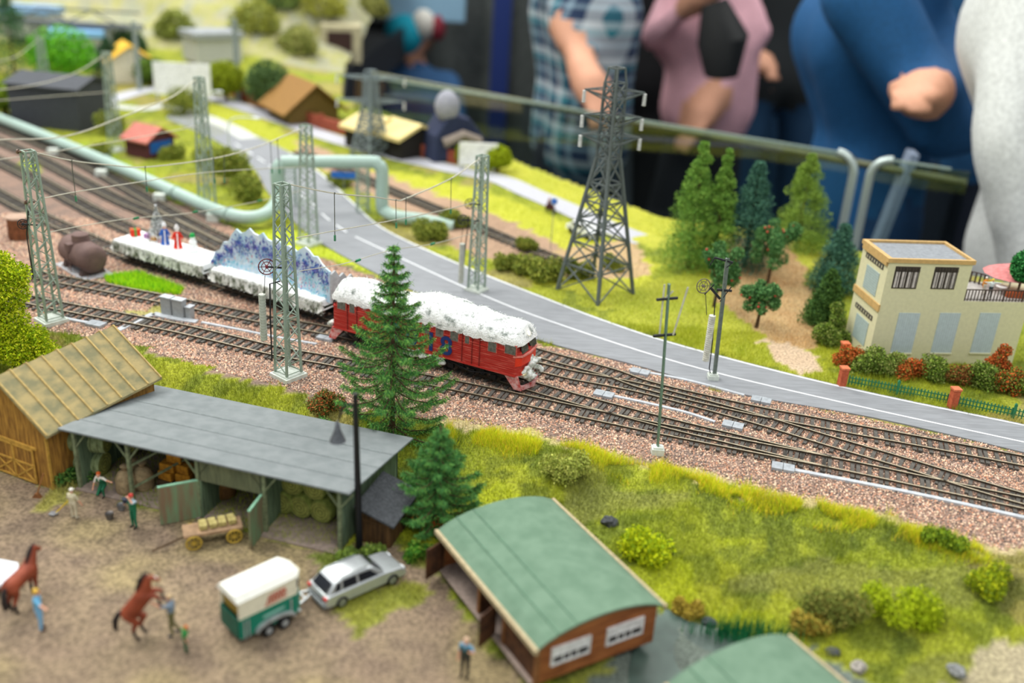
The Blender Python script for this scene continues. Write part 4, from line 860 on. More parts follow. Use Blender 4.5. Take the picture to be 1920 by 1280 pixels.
for k, (dx, dz) in enumerate(((0, 0), (.1, .62), (1.2, 0), (1.15, .62), (.5, 1.24))):
    v = SH(322, 905, 2.0); w_ = tow(shed, (v.x + dx - .4, 2.2 + .1 * k, .42 + dz + .7)); m = MB(); m.bx(-.55, .55, -.35, .35, -.3, .3)
    o = m.build('straw_bale', M('straw_orange', '#c58a24', .9, col2='#9c6818', sc=4, bump=.5), loc=tuple(w_), rz=sa + .1 * (k % 3 - 1), bev=.05)
    tag(o, ['orange square straw bale at the bottom front of the stack in the left bay', 'orange square straw bale second up at the front of the stack', 'orange square straw bale at the bottom right of the stack', 'orange square straw bale on the right of the stack second row', 'topmost orange square straw bale of the stack in the left bay'][k], 'straw bale', 'square straw bales stacked in the shed')
w_ = tow(shed, (SH(322, 905, 2.0).x + .2, 2.4, .1)); m = MB(); m.bx(-1.2, 1.3, -.6, .6, 0, .72); tag(m.build('wooden_crate', mt('#4d3c28'), loc=tuple(w_), rz=sa), 'dark wooden crate carrying the orange straw bales in the shed', 'crate')
# ---- small black roofed hut
t = thing('small_hut', 'little brown plank hut with a black felt roof beside the grey shed', 'hut', tuple(tow(shed, (20.0, 1.4, 0))), sa)
bp = M('dark_planks', '#6d4f2c', .8, col2='#3f2c18', sc=1.5, stretch=(3, 3, .4), stripes=('X', .3, .5)); bp2 = M('dark_planks_side', '#6b4c2a', .8, col2='#3f2c18', sc=1.5, stretch=(3, 3, .4), stripes=('Y', .3, .5))
m = MB(); m.prism([(0, 0), (2.1, 0), (2.1, 1.9), (0, 2.6)], 0, .12, 'y'); m.prism([(0, 0), (2.1, 0), (2.1, 1.9), (0, 2.6)], 3.6, 3.7, 'y'); m.build('front_wall', bp, t)
m = MB(); m.bx(2.0, 2.1, .1, 3.6, 0, 1.9); m.bx(0, .1, .1, 3.6, 0, 2.6); m.build('side_wall', bp2, t)
m = MB(); m.prism([(-.25, 2.78), (2.45, 1.88), (2.45, 1.75), (-.25, 2.65)], -.35, 4.2, 'y'); m.build('roof', M('black_felt', '#4a4e52', .9, var=.2, sc=6, bump=.6), t)
m = MB(); [m.bar((.2 + .3 * k, -.03, .1), (.2 + .3 * k, -.03, 1.7), .07) for k in range(6)]; m.bar((.1, -.05, 1.7), (1.9, -.05, 1.7), .09); m.build('slatted_door', M('brown_slat', '#5d4326', .8), t)
# ================= green roofed stables =================
s1 = G(1005, 1217, 1.1); s2 = G(1243, 1133, 1.1); ga, gW = frame(s1, s2); gL = 11.7
def mk_stable(label, s1):
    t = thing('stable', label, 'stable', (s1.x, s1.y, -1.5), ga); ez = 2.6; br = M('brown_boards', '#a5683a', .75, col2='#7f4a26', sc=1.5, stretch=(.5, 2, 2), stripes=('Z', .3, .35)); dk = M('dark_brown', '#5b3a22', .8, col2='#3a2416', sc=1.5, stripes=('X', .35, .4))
    arc = [(x, ez + .95 * (1 - ((x - gW/2) / (gW/2)) ** 2) ** .8) for x in np.linspace(0, gW, 13)]
    m = MB(); pl = [(x, z) for x, z in arc] + [(x, z - .13) for x, z in arc[::-1]]; m.prism(pl, -.1, gL, 'y'); rf = m.build('roof', M('green_felt', '#6c8872', .85, col2='#5f7c66', sc=1.0, bump=.25, bs=4), t)
    m = MB()
    for f in (.16, .3): x = gW * f; z = np.interp(x, [a[0] for a in arc], [a[1] for a in arc]); m.bar((x, -.1, z + .01), (x, gL, z + .01), .1, .05)
    m.build('felt_seam', M('felt_seam_green', '#5f8069', .85), rf)
    m = MB(); m.bar((-.06, -.2, ez - .06), (-.06, gL, ez - .06), .22, .3); m.bar((gW + .06, -.2, ez - .06), (gW + .06, gL, ez - .06), .18, .26); m.build('eave_board', M('eave_cream', '#b6a784', .7, var=.1), t)
    g = [(x * .94 + gW * .03, z - .14) for x, z in arc]
    m = MB(); m.prism([(g[0][0], 0)] + g + [(g[-1][0], 0)], .15, .3, 'y'); m.build('gable_wall', br, t)
    m = MB(); m.prism([(g[0][0], 0)] + g + [(g[-1][0], 0)], gL - .4, gL - .25, 'y'); m.build('rear_wall', br, t)
    m = MB(); m.bx(g[-1][0] - .15, g[-1][0], .3, gL - .3, 0, g[-1][1]); m.build('side_wall', br, t)
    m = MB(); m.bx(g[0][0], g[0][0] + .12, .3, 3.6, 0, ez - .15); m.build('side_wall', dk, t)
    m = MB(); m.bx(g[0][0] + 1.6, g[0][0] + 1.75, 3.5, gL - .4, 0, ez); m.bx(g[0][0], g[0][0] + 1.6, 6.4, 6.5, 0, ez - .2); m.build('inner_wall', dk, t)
    for y in (.2, 3.6, 6.5, gL - .4): m = MB(); m.bx(g[0][0] - .08, g[0][0] + .14, y - .1, y + .14, 0, ez - .15); m.build('post', M('post_brown', '#8a5d36', .8, var=.15), t)
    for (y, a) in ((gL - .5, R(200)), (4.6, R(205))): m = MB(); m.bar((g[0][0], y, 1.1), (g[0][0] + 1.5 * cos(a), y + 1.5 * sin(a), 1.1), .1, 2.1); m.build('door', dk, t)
    m = MB(); m.bx(g[0][0] - .3, g[0][0] + 1.6, .3, gL - .3, 0, .1); m.build('floor_slab', M('dusty_floor', '#9b8b80', .9), t)
    wf = M('window_white', '#e6e8e8', .5)
    for x0 in (gW * .13, gW * .56):
        m = MB(); m.bx(x0, x0 + 2.5, .05, .16, .95, 1.1); m.bx(x0, x0 + 2.5, .05, .16, 2.0, 2.15); m.bx(x0, x0 + .15, .05, .16, 1.1, 2.0); m.bx(x0 + 2.35, x0 + 2.5, .05, .16, 1.1, 2.0)
        for q in (.72, 1.18, 1.65): m.bx(x0 + q, x0 + q + .08, .06, .15, 1.1, 2.0)
        m.bx(x0 + .1, x0 + 2.4, .06, .15, 1.52, 1.6); m.bx(x0 + .15, x0 + 2.35, .08, .15, 1.6, 2.0)
        f = m.build('window_frame', wf, t); m = MB(); m.bx(x0 + .1, x0 + 2.4, .1, .15, 1.05, 2.05); m.build('window_pane', M('dark_pane', '#3d3a3a', .3), f)
    return t
mk_stable('brown open stable with a curved green felt roof and two white windows', s1)
d = G(1462, 1198, 1.1) - G(1020, 940, 1.1); mk_stable('green felt roof of the second stable beside the pond', s1 + d)
# ================= yard things =================
yg = lambda x, y: G(x, y, -1.5)
def groundz(t, p): return gz(p[0], p[1])
# cart
c0 = yg(400, 1012); t = thing('hand_cart', 'wooden flat cart with yellow spoked wheels standing before the shed', 'cart', (c0.x, c0.y, -1.5), R(24))
m = MB(); m.bx(-1.45, 1.45, -.55, .55, .72, .86); m.build('deck', M('cart_wood', '#a98b6c', .8, var=.15), t)
m = MB(); m.bx(-1.2, 1.2, -.1, .1, .5, .72); m.bar((-1.0, -.6, .42), (-1.0, .6, .42), .08); m.bar((1.0, -.6, .42), (1.0, .6, .42), .08); m.build('axle_frame', mt('#5a4630'), t)
m = MB(); m.bar((-1.4, 0, .5), (-3.0, -.2, .12), .07); m.build('drawbar', mt('#5a4630'), t)
for x in (-1, 1):
    for y in (-.62, .62):
        m = MB(); m.ring((x, y, .42), .37, .055, (0, 1, 0), 18); m.cyl((x, y - .07, .42), (x, y + .07, .42), .09); [m.bar((x, y, .42), (x + .37 * cos(a * pi / 4), y, .42 + .37 * sin(a * pi / 4)), .05) for a in range(8)]; m.build('wheel', M('wheel_yellow', '#b89a3c', .7), t)
t.scale = (1.22,) * 3
for k in range(4):
    v = tow(t, (-.55 + .58 * k, .05 + .04 * k, 1.05 + .18)); m = MB(); m.bx(-.24, .24, -.42, .42, -.16, .16)
    tag(m.build('straw_bale', M('straw_pale', '#c8bb7a', .9, col2='#a3955a', sc=4, bump=.5), loc=tuple(v), rz=R(24 + 6 * (k % 2)), bev=.04), ['pale square bale lying nearest the drawbar end of the cart', 'pale square bale second from the drawbar end of the cart', 'pale square bale third from the drawbar end of the cart', 'pale square bale at the shed end of the cart'][k], 'straw bale', 'small pale bales on the cart')
# buckets
for (px, py, lab, col) in ((206, 972, 'small grey bucket with pale contents left of the worker in green', '#6b6866'), (228, 955, 'small shiny metal bucket nearest the worker in green', '#8a8d90')):
    b = yg(px, py); t = thing('bucket', lab, 'bucket', (b.x, b.y, -1.5), 0, 'buckets on the yard'); m = MB(); m.lathe([(.2, 0), (.27, .38), (.27, .42), (.22, .4)], n=14); m.build('pail', M('pail' + col[1:], col, .35, metal=.5), t, True)
    m = MB(); m.lathe([(.2, .3), (.23, .36), (.1, .39)], n=12); m.build('contents', mt('#d6cdb0'), t)
    m = MB(); m.ring((0, 0, .42), .25, .02, (0, .3, 1), 16); m.build('handle', mdark, t)
# broom
b = yg(70, 932); t = thing('broom', 'brown broom leaning upright near the barn corner', 'broom', (b.x, b.y, -1.5)); m = MB(); m.cyl((0, 0, .2), (.5, .3, 1.7), .05); m.build('handle', mt('#9a6a3c'), t); m = MB(); m.prism([(-.1, .3), (.1, .3), (.3, 0), (-.3, 0)], -.12, .12, 'y'); m.build('brush_head', mt('#8a5a34'), t)
# workers
p1 = yg(140, 972); pt = person('person in pale khaki clothes and white cap holding a shovel, seen from behind', p1, R(-15), 2.25, '#cfc8a8', '#d3cbb0', pose=dict(LE=(-.33, .05, 1.15), LW=(-.36, .22, .95), RE=(.33, .05, 1.15), RW=(.42, .1, .95)), hat='#e6e4da', shoe='#c9c2b0')
sp = thing('shovel', 'shovel with yellow handle held low by the person in khaki', 'shovel', (p1.x, p1.y, -1.5), R(-15)); m = MB(); m.cyl((-.46, .3, 1.15), (-1.25, -.15, .25), .04); m.build('handle', mt('#d8b832'), sp); m = MB(); m.prism([(-1.2, -.05), (-1.35, .15), (-1.75, .0), (-1.7, -.35), (-1.35, -.35)], .08, .14); m.build('blade', M('shovel_blade', '#a7acb2', .35, metal=.5), sp)
p2 = yg(195, 925); person('person kneeling at the shed edge in green overalls with one arm stretched out', p2, R(170), 2.3, '#e4e2d6', '#1f6b4a', hair='#c8571f', bibs='#1f6b4a', z=-1.5, pose=dict(PEL=(0, 0, .55), CH=(.05, .12, .92), NK=(.06, .15, 1.1), HD=(.06, .2, 1.26), LS=(-.14, .14, 1.03), RS=(.23, .14, 1.03), LE=(-.42, .25, 1.0), LW=(-.66, .32, 1.02), RE=(.34, .2, .75), RW=(.36, .32, .5), LH=(-.1, 0, .53), RH=(.1, 0, .53), LK=(-.2, .36, .5), RK=(.15, .34, .12), LA=(-.22, .32, .07), RA=(.15, -.1, .09)))
p3 = yg(253, 988); person('person in green overalls and red cap lifting something to the face', p3, R(150), 2.5, '#bcd8e6', '#1d7452', bibs='#1d7452', hat='#c8443c', pose=dict(LE=(-.3, .22, 1.5), LW=(-.1, .24, 1.68), RE=(.28, .2, 1.22), RW=(.14, .26, 1.45)), shoe='#20241f')
m = MB(); q = Vector((p3.x, p3.y, .42)) ; m.lathe([(.14, 0), (.2, .3), (.16, .3)], (0, 0, 0), 12); tag(m.build('dark_bucket', mt('#2b3442'), loc=(p3.x - .25, p3.y - .42, .6)), 'small dark bucket raised in the hands of the person in red cap', 'bucket')
p4 = yg(78, 1180); person('person in light blue clothes with yellow hair reaching towards the brown horse', p4, R(-70), 2.7, '#6fb4dc', '#7db6dd', hair='#e3b84a', shoe='#5a4436', pose=dict(RE=(.42, .15, 1.35), RW=(.62, .3, 1.38), LE=(-.3, 0, 1.15)))
p5 = yg(325, 1190); person('person in olive trousers restraining the rearing horse', p5, R(100), 2.75, '#7d8fa0', '#6d6a44', hair='#c9b08a', shoe='#39424e', pose=dict(LE=(-.2, .28, 1.4), LW=(-.15, .5, 1.5), RE=(.2, .28, 1.4), RW=(.12, .5, 1.55), RA=(.15, -.2, .07)))
p6 = yg(348, 1222); person('small child in a green outfit bending beside the rearing horse handler', p6, R(-60), 1.8, '#2f8a44', '#20603a', hair='#c46a2a', shoe='#22301f', pose=dict(HD=(0, .15, 1.58), CH=(0, .08, 1.3)))
p7 = yg(872, 1255); person('person in a blue shirt and dark apron standing at the stable door', p7, R(160), 2.6, '#74a9c8', '#3f3c34', hair='#d8b79a', bibs='#2f4338', shoe='#1c1c1c', pose=dict(LE=(-.34, .1, 1.3), LW=(-.3, .3, 1.45)))
# horses
hc = M('horse_brown', '#93452a', .6, col2='#7a3621', sc=1.5); hb_ = M('horse_black', '#2a2322', .6); 
def horse(label, p, rz, caps, mane, tail, sc=1.0):
    t = thing('horse', label, 'horse', (p[0], p[1], -1.5), rz); body('body', [tuple([tuple(q * sc for q in a), r0 * sc, tuple(q * sc for q in b), r1 * sc, m]) for a, r0, b, r1, m in caps], [hc, hb_, M('horse_white', '#e6ddd4', .6)], t, vox=.045, smooth=3)
    m = MB(); [m.tube([Vector(p) * sc for p in ln], [r * sc for r in rr], 6) for ln, rr in mane]; m.build('mane', hb_, t, True); m = MB(); m.tube([Vector(p) * sc for p in tail], [.07*sc, .13*sc, .16*sc, .13*sc, .03*sc][:len(tail)], 8); m.build('tail', hb_, t, True); return t
def legs(c, hip, st, hk, ft, r=(.26, .17, .09, .07), m=0): c += [(hip, r[0], st, r[1], 0), (st, r[1], hk, r[2], 0), (hk, r[2], ft, r[3], m), (ft, .07, (ft[0] + .08, ft[1], ft[2] - .02), .085, 1)]
c = [((-.2, 0, 1.6), .42, (.3, 0, 1.95), .43, 0), ((.3, 0, 1.95), .42, (.85, 0, 2.35), .44, 0), ((.9, 0, 2.5), .36, (1.2, 0, 3.1), .2, 0), ((1.2, 0, 3.15), .19, (1.42, 0, 3.12), .16, 0), ((1.42, 0, 3.12), .15, (1.78, 0, 2.86), .1, 0), ((1.5, 0, 3.15), .06, (1.7, 0, 3.02), .05, 2), ((1.18, .08, 3.3), .06, (1.2, .09, 3.45), .02, 0), ((1.18, -.08, 3.3), .06, (1.2, -.09, 3.45), .02, 0)]
for s, dx in ((-.2, 0), (.2, .35)): legs(c, (-.25, s, 1.55), (.1 + dx, s, 1.05), (-.2 + dx, s, .6), (-.05 + dx, s, .08), m=1)
for s, dx in ((-.2, 0), (.2, .12)): legs(c, (.95, s, 2.3), (1.35 + dx, s, 2.2), (1.6 + dx, s, 2.05), (1.55 + dx, s, 1.6), (.22, .13, .08, .06), 1)
hp_ = yg(262, 1195)
horse('brown horse with black mane rearing up on its hind legs', hp_, R(12), [((a[0]*.86 - a[2]*.12, a[1], a[2]*1.0 + max(0, a[0])*.35), r0, (b[0]*.86 - b[2]*.12, b[1], b[2]*1.0 + max(0, b[0])*.35), r1, m_) for a, r0, b, r1, m_ in c], [([(.62, 0, 3.85), (.3, 0, 3.5), (.1, 0, 2.9)], [.07, .14, .08]), ([(.7, 0, 3.9), (.5, 0, 3.8), (.25, .05, 3.4)], [.05, .11, .05])], [(-.55, 0, 1.7), (-.85, 0, 1.6), (-1.05, 0, 1.2), (-1.1, 0, .75), (-1.0, 0, .45)], 1.08)
c = [((-.75, 0, 1.6), .42, (.2, 0, 1.6), .4, 0), ((.2, 0, 1.6), .4, (.65, 0, 1.65), .42, 0), ((.75, 0, 1.85), .33, (1.15, 0, 2.5), .18, 0), ((1.15, 0, 2.55), .18, (1.6, 0, 2.2), .11, 0), ((.95, 0, 1.7), .12, (1.0, 0, 1.6), .1, 2)]
for s, dx in ((-.2, 0), (.2, .12)): legs(c, (-.85, s, 1.5), (-.7 + dx, s, 1.1), (-.95 + dx, s, .65), (-.85 + dx, s, .07), m=1); legs(c, (.7, s, 1.5), (.72 + dx, s, 1.0), (.72 + dx, s, .6), (.7 + dx, s, .07), (.22, .13, .08, .06), 1)
horse('brown horse with a dark mane standing at the left edge of the yard', yg(47, 1130), R(80), c, [([(1.1, 0, 2.75), (.8, 0, 2.45), (.5, 0, 2.0)], [.07, .12, .06]), ([(1.2, 0, 2.75), (1.3, 0, 2.6)], [.08, .04])], [(-1.1, 0, 1.75), (-1.3, 0, 1.5), (-1.35, 0, 1.0), (-1.3, 0, .6)], 1.12)
# pale trailer ramp at the left edge
a = yg(-22, 1092); t = thing('horse_box', 'white sloping trailer ramp cut off by the left edge of the photo', 'trailer', (a.x, a.y, -1.5), R(-10)); m = MB(); m.prism([(-3, -1.1), (1.25, -1.2), (2.0, .2), (1.1, 1.3), (-3, 1.3)], .5, .75); m.build('ramp', M('white_plastic', '#dfe6ee', .5, var=.04), t, bev=.06)
m = MB(); m.bx(-3.6, -2.9, -1.1, 1.2, 0, 2.6); m.build('box_body', M('white_plastic'), t)
# horse trailer
ta_ = yg(452, 1212); tb_ = yg(572, 1153); ta, tl = frame(ta_, tb_); t = thing('horse_trailer', 'green and cream horse trailer hitched behind the silver car', 'trailer', (ta_.x, ta_.y, -1.5), ta); TW = 2.0
grn = M('trailer_green', '#0f7f66', .45, var=.05); crm = M('trailer_cream', '#e9e6cf', .45, var=.04); slv = M('trailer_silver', '#b9c0c2', .35, metal=.4)
L = tl; m = MB(); m.prism([(0, 0), (L - .5, 0), (L, .5), (L, TW - .5), (L - .5, TW), (0, TW), (0, TW - .1), (L - .55, TW - .1), (L - .1, TW - .55), (L - .1, .55), (L - .55, .1), (0, .1)], .45, 1.75); m.build('lower_body', grn, t)
m = MB(); m.prism([(0, 0), (L - .5, 0), (L, .5), (L, TW - .5), (L - .5, TW), (0, TW), (0, TW - .1), (L - .55, TW - .1), (L - .1, TW - .55), (L - .1, .55), (L - .55, .1), (0, .1)], 1.75, 2.95); m.build('upper_body', crm, t)
m = MB(); V = [(-.15, -.08, 2.9), (L - .5, -.08, 2.95), (L + .05, .5, 2.85), (L + .05, TW - .5, 2.85), (L - .5, TW + .08, 2.95), (-.15, TW + .08, 2.9)]; V2 = [(-.1, .25, 3.25), (L - .6, .25, 3.3), (L - .35, .6, 3.25), (L - .35, TW - .6, 3.25), (L - .6, TW - .25, 3.3), (-.1, TW - .25, 3.25)]
m.add(V + V2, [tuple(range(6))[::-1], tuple(range(6, 12))] + [(i, (i+1) % 6, 6 + (i+1) % 6, 6 + i) for i in range(6)]); m.build('roof', M('roof_white', '#eef0e6', .45, var=.03), t, True)
m = MB(); m.bx(-.08, 0, .05, TW - .05, .5, 1.75); m.build('tail_ramp', M('ramp_green', '#0d5c4a', .5), t); m = MB(); m.bx(.15, .25, .1, TW - .1, 1.75, 2.8); m.build('rear_curtain', M('curtain_ochre', '#a58a3a', .7), t)
m = MB(); m.bx(0, L - .2, .05, TW - .05, .38, .48); [m.bar((x, -.05, .45), (x, -.05, 1.6), .08) for x in (.25, .5, L - .9)]; m.build('frame', slv, t)
m = MB(); cx_ = L * .52; m.prism([(cx_ + 1.25 * cos(a), .55 + .5 * sin(a)) for a in np.linspace(0, pi, 12)] + [(cx_ + 1.1 * cos(a), .52 + .36 * sin(a)) for a in np.linspace(pi, 0, 12)], -.25, .05, 'y'); m.build('mudguard', slv, t)
for y in (-.12, TW + .12):
    for x in (cx_ - .5, cx_ + .5):
        m = MB(); m.cyl((x, y - .14, .38), (x, y + .14, .38), .38, n=18); w_ = m.build('wheel', M('tyre', '#1d1e20', .7), t, True); m = MB(); m.cyl((x, y - .17, .38), (x, y + .17, .38), .2, n=14); m.build('hub_cap', slv, w_, True)
m = MB(); m.bar((L, .5, .5), (L + 1.5, TW/2, .55), .1); m.bar((L, TW - .5, .5), (L + 1.5, TW/2, .55), .1); m.bar((L + 1.4, TW/2, .55), (L + 1.9, TW/2, .55), .12); m.bar((L + .5, TW/2 - .4, .5), (L + .5, TW/2 + .4, .5), .08); m.build('drawbar', slv, t)
m = MB()
for k in range(6): x = L * .42 + k * .2; m.bar((x, -.02, 2.02 + .015 * k), (x + .12, -.02, 2.42 + .015 * k), .03, .09); m.bar((x + .12, -.02, 2.42), (x + .22, -.02, 2.1 + .02 * k), .03, .06)
m.bar((L * .38, -.02, 1.93), (L * .72, -.02, 2.02), .03, .07); m.bar((L * .45, -.02, 2.5), (L * .7, -.02, 2.56), .03, .05); m.build('side_lettering', mt('#c0553c'), t)
m = MB(); m.bar((L * .35, -.02, 1.25), (L * .68, -.02, 1.3), .03, .14); m.build('side_stripe', mt('#8fc0b4'), t)
m = MB(); m.bx(L - .45, L - .44 + .1, -.02, .02, 2.2, 2.7); m.build('window_pane', M('dark_pane', '#3d3a3a', .3), t)
# silver car
ca_ = yg(612, 1152); cb_ = yg(768, 1082); ca, cl_ = frame(ca_, cb_); t = thing('car', 'silver estate car parked in front of the green shed end wall', 'car', (ca_.x, ca_.y, -1.5), ca); L = 5.6; CW = 2.1
sil = M('car_silver', '#c2c8ca', .28, metal=.55, var=.03); gl_ = M('car_glass', '#23262c', .12, var=.05); tyr = M('tyre')
def carshell(name, prof, y0, y1, tuck, mat_):
    m = MB(); V = []; n = len(prof); zmx = max(z for x, z in prof)
    for s, yy in ((0, y0), (1, y1)):
        for x, z in prof: f = max(0, z - .95) * tuck; V.append((x, yy + (f if s == 0 else -f), z))
    ys_ = [tuple(range(n))[::-1], tuple(range(n, 2*n))]; m.add(V, ys_ + [(i, (i+1) % n, n + (i+1) % n, n + i) for i in range(n)]); return m.build(name, mat_, t, True, bev=.07)
carshell('body_shell', [(0.05, .35), (0, .8), (.1, 1.05), (.3, 1.1), (3.9, 1.1), (5.1, .98), (5.5, .8), (5.6, .45), (5.4, .3), (4.95, .3), (4.85, .55), (4.55, .68), (4.25, .55), (4.15, .3), (1.45, .3), (1.35, .55), (1.05, .68), (.75, .55), (.65, .3)], 0, CW, .1, sil)
carshell('cabin', [(.15, 1.05), (.75, 1.68), (1.3, 1.78), (2.9, 1.78), (3.3, 1.7), (4.1, 1.08)], .05, CW - .05, .32, sil)
for side in (0, 1):
    f = lambda z: (.05 + max(0, z - .95) * .32 - .012); q = lambda x, z: (x, f(z) if side == 0 else CW - f(z), z)
    for w_ in ([(.62, 1.18), (1.05, 1.18), (1.1, 1.6), (.88, 1.58)], [(1.2, 1.17), (2.15, 1.16), (2.15, 1.64), (1.25, 1.63)], [(2.3, 1.16), (3.6, 1.14), (3.1, 1.6), (2.3, 1.64)]):
        m = MB(); m.add([q(x, z) for x, z in w_], [(0, 1, 2, 3)]); m.build('side_window', gl_, t)
m = MB(); m.add([(.2, .32, 1.14), (.2, CW - .32, 1.14), (.66, CW - .38, 1.62), (.66, .38, 1.62)], [(3, 2, 1, 0)]); o = m.build('rear_window', gl_, t); o.location.x = -.0003; o.location.z = .0003
m = MB(); m.add([(4.02, .28, 1.16), (4.02, CW - .28, 1.16), (3.38, CW - .38, 1.68), (3.38, .38, 1.68)], [(0, 1, 2, 3)]); o = m.build('windscreen', gl_, t); o.location.x = .0004; o.location.z = .0003
m = MB(); m.bx(-.1, .35, .1, CW - .1, .32, .62); m.build('rear_bumper', M('bumper_grey', '#8f9698', .4), t, bev=.05); m = MB(); m.bx(-.02, .02, .4, CW - .4, .66, .74); m.build('tailgate_trim', M('car_glass'), t)
for yy in (.02, CW - .32): m = MB(); m.bx(-.03, .2, yy, yy + .3, .84, 1.02); m.build('tail_light', M('tail_red', '#c9281c', .3), t, bev=.03)
for yy in (.1, CW - .5): m = MB(); m.bx(5.35, 5.5, yy, yy + .4, .68, .84); m.build('headlight', M('lamp_clear', '#e8eef2', .2), t)
for x in (1.05, 4.55):
    for y in (.1, CW - .1): m = MB(); m.cyl((x, y - .13, .38), (x, y + .13, .38), .38, n=20); w_ = m.build('wheel', tyr, t, True); m = MB(); m.cyl((x, y - .15, .38), (x, y + .15, .38), .24, n=16); m.build('rim', M('rim_silver', '#a5abad', .3, metal=.6), w_, True)
for y in (.4, CW - .4): m = MB(); m.bar((.9, y, 1.84), (3.0, y, 1.84), .05); m.build('roof_rail', M('rim_silver'), t)
# pond
PP = GL([(1215, 1120), (1290, 1165), (1400, 1200), (1500, 1215), (1560, 1250), (1700, 1345), (1500, 1500), (1150, 1500), (1180, 1250)], -2.1)
m = MB(); m.prism(PP, -2.3, -2.05); tag(m.build('pond_water', M('pond', '#4f625a', .35, var=.2, sc=.4, bump=.2, bs=1.5, spec=.25)), 'still dark green pond water behind the stable', 'water', kind='stuff')
# ================= villa with terrace =================
h0 = G(1626, 678, 0); h1 = G(1897, 682, 0); ha, hL = frame(h0, h1); t = thing('villa', 'cream two storey villa with flat grey roof and blue grey shutters', 'house', (h0.x, h0.y, 0), ha); villa = t
cw_ = M('cream_wall', '#d9d6b0', .7, var=.03); tan = M('tan_band', '#c8a66c', .7, var=.06); gr = M('grey_roof', '#8b9196', .8, var=.1); shu = M('shutter_blue', '#bccbce', .6, stripes=('X', .22, .25), var=.04); shv = M('shutter_side', '#a8bab8', .6, stripes=('Z', .22, .3), var=.04)
HH = ztop((h0.x, h0.y, 0), 484); FP = lambda px, py: inv(villa, VPl(px, py, h0, h1))
xt = FP(1826, 490).x; zt = FP(1850, 566).z; DP = 5.3
def box5(x0, x1, y0, y1, z0, z1, name, m_, par=None): m = MB(); m.bx(x0, x1, y0, y1, z0, z1); return m.build(name, m_, par or t)
box5(0, xt, 0, DP, -.3, HH - .35, 'tall_block', cw_); box5(xt, hL, 0, DP, -.3, zt, 'terrace_block', cw_)
m = MB(); m.bx(-.18, xt + .18, -.12, .15, HH - .38, HH); m.bx(-.18, xt + .18, DP - .15, DP + .12, HH - .38, HH); m.bx(-.18, .25, .15, DP - .15, HH - .75, HH); m.bx(xt - .1, xt + .18, .15, DP - .15, HH - .5, HH); m.build('parapet', tan, t)
box5(.2, xt - .1, .15, DP - .15, HH - .36, HH - .22, 'roof_deck', gr); box5(xt, hL - .15, .15, DP - .15, zt, zt + .05, 'terrace_floor', M('terrace_tile', '#c3bfba', .7))
box5(-.16, .02, -.1, DP, FP(1645, 575).z - .45, FP(1645, 575).z + .2, 'storey_band', tan)
for (xa_, xb_, yt, yb) in ((1680, 1727, 499, 541), (1754, 1799, 500, 542)):
    a = FP(xa_, yt); b = FP(xb_, yt); z0 = FP((xa_ + xb_) / 2 - 5, yb).z
    m = MB(); m.bx(a.x, b.x, -.03, .05, z0, a.z); f = m.build('window', M('window_dark', '#463d38', .5), t); m = MB(); w_ = b.x - a.x
    for k in range(4): m.bx(a.x + .12 + k * w_ / 4.2, a.x + .06 + (k + .85) * w_ / 4.2, -.06, -.02, z0 + .12, a.z - .5)
    m.build('curtain', M('curtain_white', '#cfc8c4', .8, stripes=('X', .13, .3)), f)
    m = MB(); [m.bx(a.x + k * w_ / 8 + .05, a.x + k * w_ / 8 + .12, -.08, -.05, z0 + .05, a.z - .1) for k in range(8)]; m.bx(a.x, b.x, -.08, -.05, a.z - .42, a.z - .34); m.build('window_grille', M('grille_dark', '#3b3431', .5), f)
for (xa_, xb_) in ((1686, 1726), (1763, 1802), (1838, 1877)):
    a = FP(xa_, 586); b = FP(xb_, 586); z0 = FP((xa_ + xb_) / 2 - 8, 661).z; box5(a.x, b.x, -.05, .03, z0, a.z, 'shutter', shu); box5(a.x - .05, b.x + .05, -.14, 0, z0 - .12, z0, 'window_sill', cw_)
for (z0, z1, lz) in ((5.9, 8.1, 8.6), (1.0, 3.3, 3.7)):
    box5(-.05, .03, 1.2, 3.8, z0, z1, 'shutter', shv); o = box5(-.06, .03, .8, 4.4, lz, lz + .45, 'vent_grille', M('vent_dark', '#55504c', .6)); m = MB(); [m.bx(-.08, -.05, 1.0 + .5 * k, 1.1 + .5 * k, lz + .1, lz + .35) for k in range(7)]; m.build('grille_bar', cw_, o)
def railing(pts, h, par, nm='railing'):
    m = MB()
    for a, b in zip(pts, pts[1:]):
        a, b = Vector(a), Vector(b); L = (b - a).length; n = max(1, int(L / .3)); up = Vector((0, 0, h)); m.bar(a + up, b + up, .09); m.bar(a + up * .12, b + up * .12, .06)
        for k in range(n + 1): q = a.lerp(b, k / n); m.bar(q, q + up, .07 if k % 6 else .12)
    return m.build(nm, M('railing_brown', '#4e403a', .6), par)
zt2 = zt + .05; railing([(xt + .1, .12, zt2), (hL + 3, .12, zt2)], 1.05, t); railing([(xt + .1, DP - .15, zt2), (xt + 2.6, DP - .1, zt2)] + [(xt + 2.6 + 1.6 * sin(a), DP - 1.7 + 1.6 * cos(a), zt2) for a in np.linspace(.2, 1.5, 6)], 1.05, t)
box5(hL, hL + 5, .0, DP, zt - .4, zt, 'terrace_overhang', cw_)
